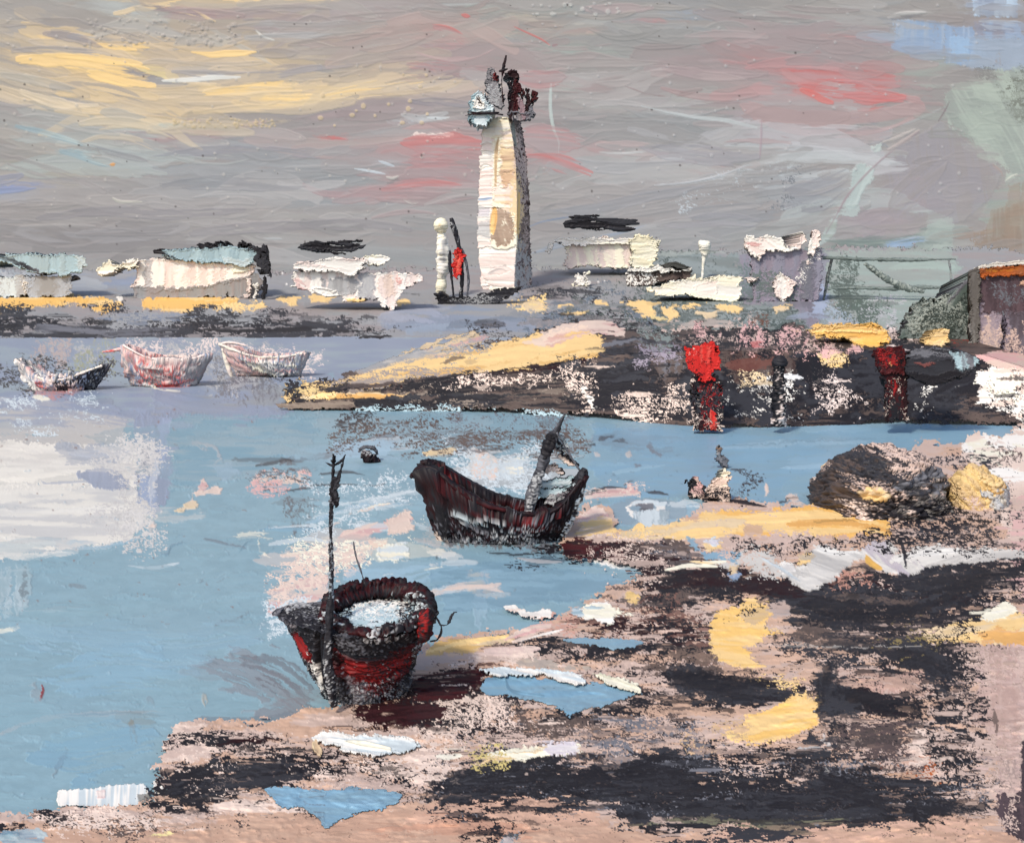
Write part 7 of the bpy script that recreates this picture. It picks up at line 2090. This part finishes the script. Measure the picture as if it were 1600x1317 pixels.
part_tube('rope', [650, 934, 670, 944, 682, 964, 690, 982, 684, 998, 672, 1002], [1, 1.6, 1.5, 1.4, 1.4, .9], 'bk', None, 'dark_paint', t, loc, D - .6, 'bs', k=110, wob=.4)
part_tube('rope_end', [686, 976, 698, 976, 702, 970, 708, 958, 714, 956], [.8, 1, 2.2, 1.4, .7], 'bk', None, 'dark_paint', t, loc, D - .6, 'bs', k=60, wob=.4)

# three small boats under the far shore, left
LOOSE = '''
s lv n.3 x6 y8 p6 : 20 540 490 540 490 610 20 610
s gc n.3 x5 y9 p6 : 20 540 490 540 490 610 20 610
s gd n.16 x6 y3 p6 : 20 540 490 540 490 610 20 610'''
def small_boat(label, D, args, base, base2, spec, gspec, gb, posts=()):
    loc = at((args[0] + args[1]) / 2, H * F / D + HY, D)
    t = thing('small_boat', label, 'boat', loc, 'small boats moored below the far shore')
    V, q, gn, gf = hull_mesh(D, *args, ns=130, na=50)
    skin('hull', V, q, D, base, spec + LOOSE, mat('timber_paint'), t, loc, 2.4 * D / F, base2)
    rim('gunwale', gn, 1.8, D, gb, 'wp', 'plaster_paint', t, loc, gspec)
    rim('gunwale', gf, 1.8, D, base, base2, 'timber_paint', t, loc)
    for nm, pp, rr, c in posts:
        part_tube(nm, pp, rr, c, None, 'plaster_paint', t, loc, D - .3, 'wp', k=60)
    return t
small_boat('small boat with a white and red edge and a black ragged stern, furthest left', 69., (26, 172, 54, 146, [(0, 560), (.12, 570), (.25, 584), (.4, 592), (.6, 590), (.8, 578), (1, 568)], 609, 2.2), 'bs', 'gd', '''
s bk n.7 x6 y5 p6 : 20 556 60 560 60 590 30 590
k wp/wh d.1 r3 g40 h2 : 34 562 50 572 70 584 100 592 108 606 70 606 46 592
b pr/rd w8 d.2 h2 : 66 594 80 596 92 600
b ps w7 d.3 : 44 572 60 580 74 586
s bk/bs n.75 x6 y4 p6 : 100 580 176 560 170 600 130 608 100 604
s wp n.4 x6 y4 p5 : 76 584 120 580 124 600 80 600
b #d9b0a8 w7 d.2 h2 : 116 604 126 606 134 602''', 'b wh w7 d.1 h2 : 33 564 40 578 50 590 75 598 105 606', 'wc',
    [('bow_rail', [33, 560, 36, 572, 44, 584, 52, 594, 76, 602, 108, 606], [1.5, 2.6, 3.4, 3.2, 3.4, 1.6], 'wc')])
small_boat('small pink boat with a tall white bow, between the two other small boats', 71., (194, 330, 206, 304, [(0, 538), (.1, 544), (.3, 556), (.6, 562), (.85, 558), (1, 552)], 606, 2.2), 'ps', 'wp', '''
k wp/ps d.1 r3 g70 h2 : 194 538 208 544 214 580 204 586
b pk w6 d.2 g70 : 208 546 216 562 222 578
s pr n.5 x7 y4 p6 : 214 560 310 566 320 590 230 596
b wh/wp w9 d.25 h2 : 216 566 240 572 270 574
b wp w8 d.3 h2 : 250 556 290 560 320 566
k gl/gc d.3 o.8 : 290 560 330 558 320 600 296 606
b pr/rd w8 d.25 h2 : 250 596 276 598 300 598
s gd n.45 x8 y3 p5 : 206 578 280 584 280 594 214 592
b wh w4 d.1 h2 : 228 596 254 602 280 606''', None, 'wp',
    [('tiller', [194, 544, 186, 546, 176, 548, 160, 550], [1.6, 2.6, 2.2, 1.2], 'rd')])
small_boat('small cream boat with a long white line hanging from its bow, closest to the jetty', 77., (342, 482, 372, 466, [(0, 536), (.12, 542), (.3, 550), (.5, 556), (.75, 556), (1, 550)], 588, 2.2), 'wp', 'ps', '''
k wc/wh d.05 r3 g25 h2 : 378 554 400 562 440 564 470 568 466 580 430 584 400 574
s pk n.55 x7 y4 p6 : 356 540 420 544 480 550 470 566 400 560
b um w6 d.3 : 360 540 384 550 408 556
b ps w9 d.25 : 430 574 456 576 478 570
s gl n.5 x6 y5 p6 : 440 566 484 556 480 584 444 588
s bk n.5 x7 y4 p5 : 408 580 450 582 450 590 412 590''', None, 'wc',
    [('mooring_line', [346, 536, 350, 552, 356, 572, 367, 602], [2, 3, 3.6, 1.8], 'wc'), ('boom', [342, 540, 352, 536, 366, 536, 384, 540], [1.5, 2.4, 2.4, 1.2], 'wp')])

# ---- small things in and beside the water
def lump(name, label, cat, spec, base, depth, m, zoff=.05, group=None, Dfun=None, torn=4.):
    D = (H - zoff) * F / (base[1] - HY)
    loc = at(*base, D)
    return tag(relief(name, spec, D, depth, mat(m), None, loc, .8, frac=.02, Dfun=Dfun, torn=torn), label, cat, group)
D = 8 * F / (722 - HY); loc = at(578, 722, D)
t = thing('buoy', 'round black mooring buoy floating behind the tall mast', 'buoy', loc)
part_tube('float', [564, 712, 570, 712, 578, 716, 586, 720, 594, 722], [4, 8, 10, 8, 3], 'bk', 's gl n.35 x5 y4 p4 : 562 700 584 700 584 712 562 716', 'dark_paint', t, loc, D, 'md', k=60, n=20, wob=.3)
part_tube('ring', [560, 706, 566, 700, 576, 698, 586, 702, 590, 710], [1.5, 2.6, 3, 2.6, 1.5], 'gd', None, 'dark_paint', t, loc, D + .2, 'bs', k=50, wob=.3)
lump('rock', 'white layered rock standing at the edge of the blue channel', 'rock', '''
k wc/bp d.04 r3 g3 h2.4 : 1102 768 1110 756 1122 748 1128 736 1134 730 1141 738 1142 760 1144 776 1146 786 1124 784 1108 780
s bk n.4 x14 y3 p4 : 1104 758 1144 752 1146 786 1106 784
b bk w5 d.15 : 1106 778 1124 780 1146 786
b bs w3 d.1 : 1114 762 1128 764 1144 768
b bs w3 d.1 : 1112 770 1128 772 1144 776''', (1124, 786), .9, 'rock_paint')
lump('rock', 'small pink rock with a dark left edge beside the white layered one', 'rock', '''
k bp/ps d.1 r3 h2.2 : 1070 774 1076 764 1082 754 1086 746 1092 744 1095 752 1100 762 1102 772 1098 780 1086 774
b bk w5 d.1 : 1074 772 1080 760 1086 746
b bs w5 d.1 : 1096 758 1102 768 1100 780
s bk n.4 x5 y4 p4 : 1074 750 1104 750 1104 780 1076 780''', (1088, 778), .7, 'rock_paint')
lump('marker_post', 'thin brown and grey marker standing in the channel behind the white rock', 'post', '''
b um/gl w7 d.1 g80 h2 : 1122 696 1124 704 1126 712
k gd/gl d.15 r2 g60 h1.8 : 1118 714 1124 708 1134 716 1140 724 1142 732 1132 730 1122 724
b #a07a5c w4 d.1 : 1124 698 1126 702
b bs w4 d.1 : 1118 716 1126 724 1138 732''', (1130, 732), .25, 'timber_paint', 0)
def dome(name, label, cx, base, top, hw, depth, zoff, spec, col, col2, seed):
    D = (H - zoff) * F / (base - HY)
    px = D / F
    loc = at(cx, base, D)
    hgt = (base - top) * px
    a = np.linspace(0, 2 * np.pi, 300, endpoint=False)
    rg = []
    for f in np.linspace(0, 1, 150):
        th = f * np.pi / 2
        r = np.cos(th) ** .8; z = np.sin(th)
        x = np.cos(a) * r; y = np.sin(a) * r
        n = .75 * look(TA, 300 + x * 60 + seed * 130, 300 + y * 60 + z * 90) + .25 * look(TB, x * 60 + seed * 70, y * 50 + z * 160)
        k = 1 + (n - .5) * .2
        rg.append(np.stack([loc[0] + x * k * hw * px, loc[1] + depth * .5 + y * k * depth * .5, loc[2] - .12 + (z * k * hgt + .1 * (n - .5))], -1))
    V, q = loft(np.array(rg))
    tag(skin(name, V, q, D + depth * .3, col, spec, mat('rock_paint'), None, loc, 1.3 * px, col2), label, 'boulder')
dome('boulder', 'big low boulder of black weed at the right end of the channel', 1432, 826, 726, 112, 6.4, .2, '''
s bk/bs n.62 x15 y4 p14 : 1330 690 1550 690 1550 840 1330 840
s be n.5 x16 y3 p14 : 1370 736 1400 696 1480 684 1470 712 1410 740
s be n.3 x18 y3 p12 : 1320 740 1550 740 1550 830 1320 830
s #77716c n.45 x18 y3 p12 : 1380 740 1530 740 1530 800 1380 800
b bs/gd w24 d.4 f2 : 1380 746 1440 742 1500 748
b bk w26 d.3 f2 : 1390 776 1450 780 1520 776
s #8d8780 n.4 x13 y3 p10 : 1420 750 1480 750 1480 786 1420 786
s wh n.3 x5 y6 p6 : 1490 710 1540 710 1540 760 1506 756
s bp n.5 x12 y3 p10 : 1320 780 1400 776 1410 800 1330 810
s bk n.5 x13 y3 p12 : 1340 780 1540 780 1540 840 1340 840
k yl/yp r3 h2 : 1330 760 1344 750 1356 752 1366 758 1356 768 1338 770''', 'um', 'bs', 1)
dome('boulder', 'yellow ochre boulder at the right edge above the grey ridge', 1550, 802, 738, 44, 2.0, .5, '''
k #e9c88a/#cfb183 d.06 r5 g60 h2 : 1500 720 1600 716 1600 800 1500 800
k #d3c8b4/gl d.1 r5 g60 h2 : 1530 766 1566 762 1580 740 1600 730 1600 806 1540 806
b #f0d29a w10 d.15 h2 : 1524 744 1546 750 1570 742
s be n.5 x7 y5 p6 : 1510 776 1570 780 1570 806 1510 806
b #c79a5a w4 d.3 : 1530 760 1550 766 1566 756''', 'yp', '#d9b478', 4)
# ================================================================== light, air and camera
sc = bpy.context.scene
for r in ROOTS:
    if '_o' in r:
        del r['_o']
w = bpy.data.worlds.new('World'); sc.world = w; w.use_nodes = True
nt = w.node_tree
sky = nt.nodes.new('ShaderNodeTexSky'); sky.sky_type = 'NISHITA'; sky.sun_disc = False
SUN_EL, SUN_AZ = 47.0, 212.0          # compass bearing of the sun, 0 = away from the camera (+Y), clockwise
sky.sun_elevation = math.radians(SUN_EL); sky.sun_rotation = math.radians(SUN_AZ)
sky.air_density = 1.0; sky.dust_density = 2.0
bg = nt.nodes['Background']; bg.inputs['Strength'].default_value = 0.15
nt.links.new(sky.outputs['Color'], bg.inputs['Color'])
l = bpy.data.lights.new('sun', 'SUN'); l.energy = 2.4; l.angle = math.radians(6); l.color = (1.0, .93, .83)
so = bpy.data.objects.new('sun', l); COL.objects.link(so)
az, el = math.radians(SUN_AZ), math.radians(SUN_EL)
import mathutils
dirv = mathutils.Vector((math.sin(az) * math.cos(el), math.cos(az) * math.cos(el), math.sin(el)))   # towards the sun
so.rotation_euler = dirv.to_track_quat('Z', 'Y').to_euler()
so.location = (-20, -30, 40)
cam = bpy.data.cameras.new('camera'); co = bpy.data.objects.new('camera', cam); COL.objects.link(co)
co.location = (0, 0, H); co.rotation_euler = (math.radians(90), 0, 0)
cam.sensor_width = 36; cam.sensor_fit = 'HORIZONTAL'
cam.lens = 36 * F / 1600
cam.shift_y = -(658.5 - HY) / 1600
cam.clip_end = 3000; cam.clip_start = .1
sc.camera = co
sc.view_settings.view_transform = 'Standard'; sc.view_settings.look = 'None'; sc.view_settings.gamma = 1
sc.view_settings.exposure = 0.24
sc.cycles.max_bounces = 4; sc.cycles.diffuse_bounces = 2; sc.cycles.glossy_bounces = 2
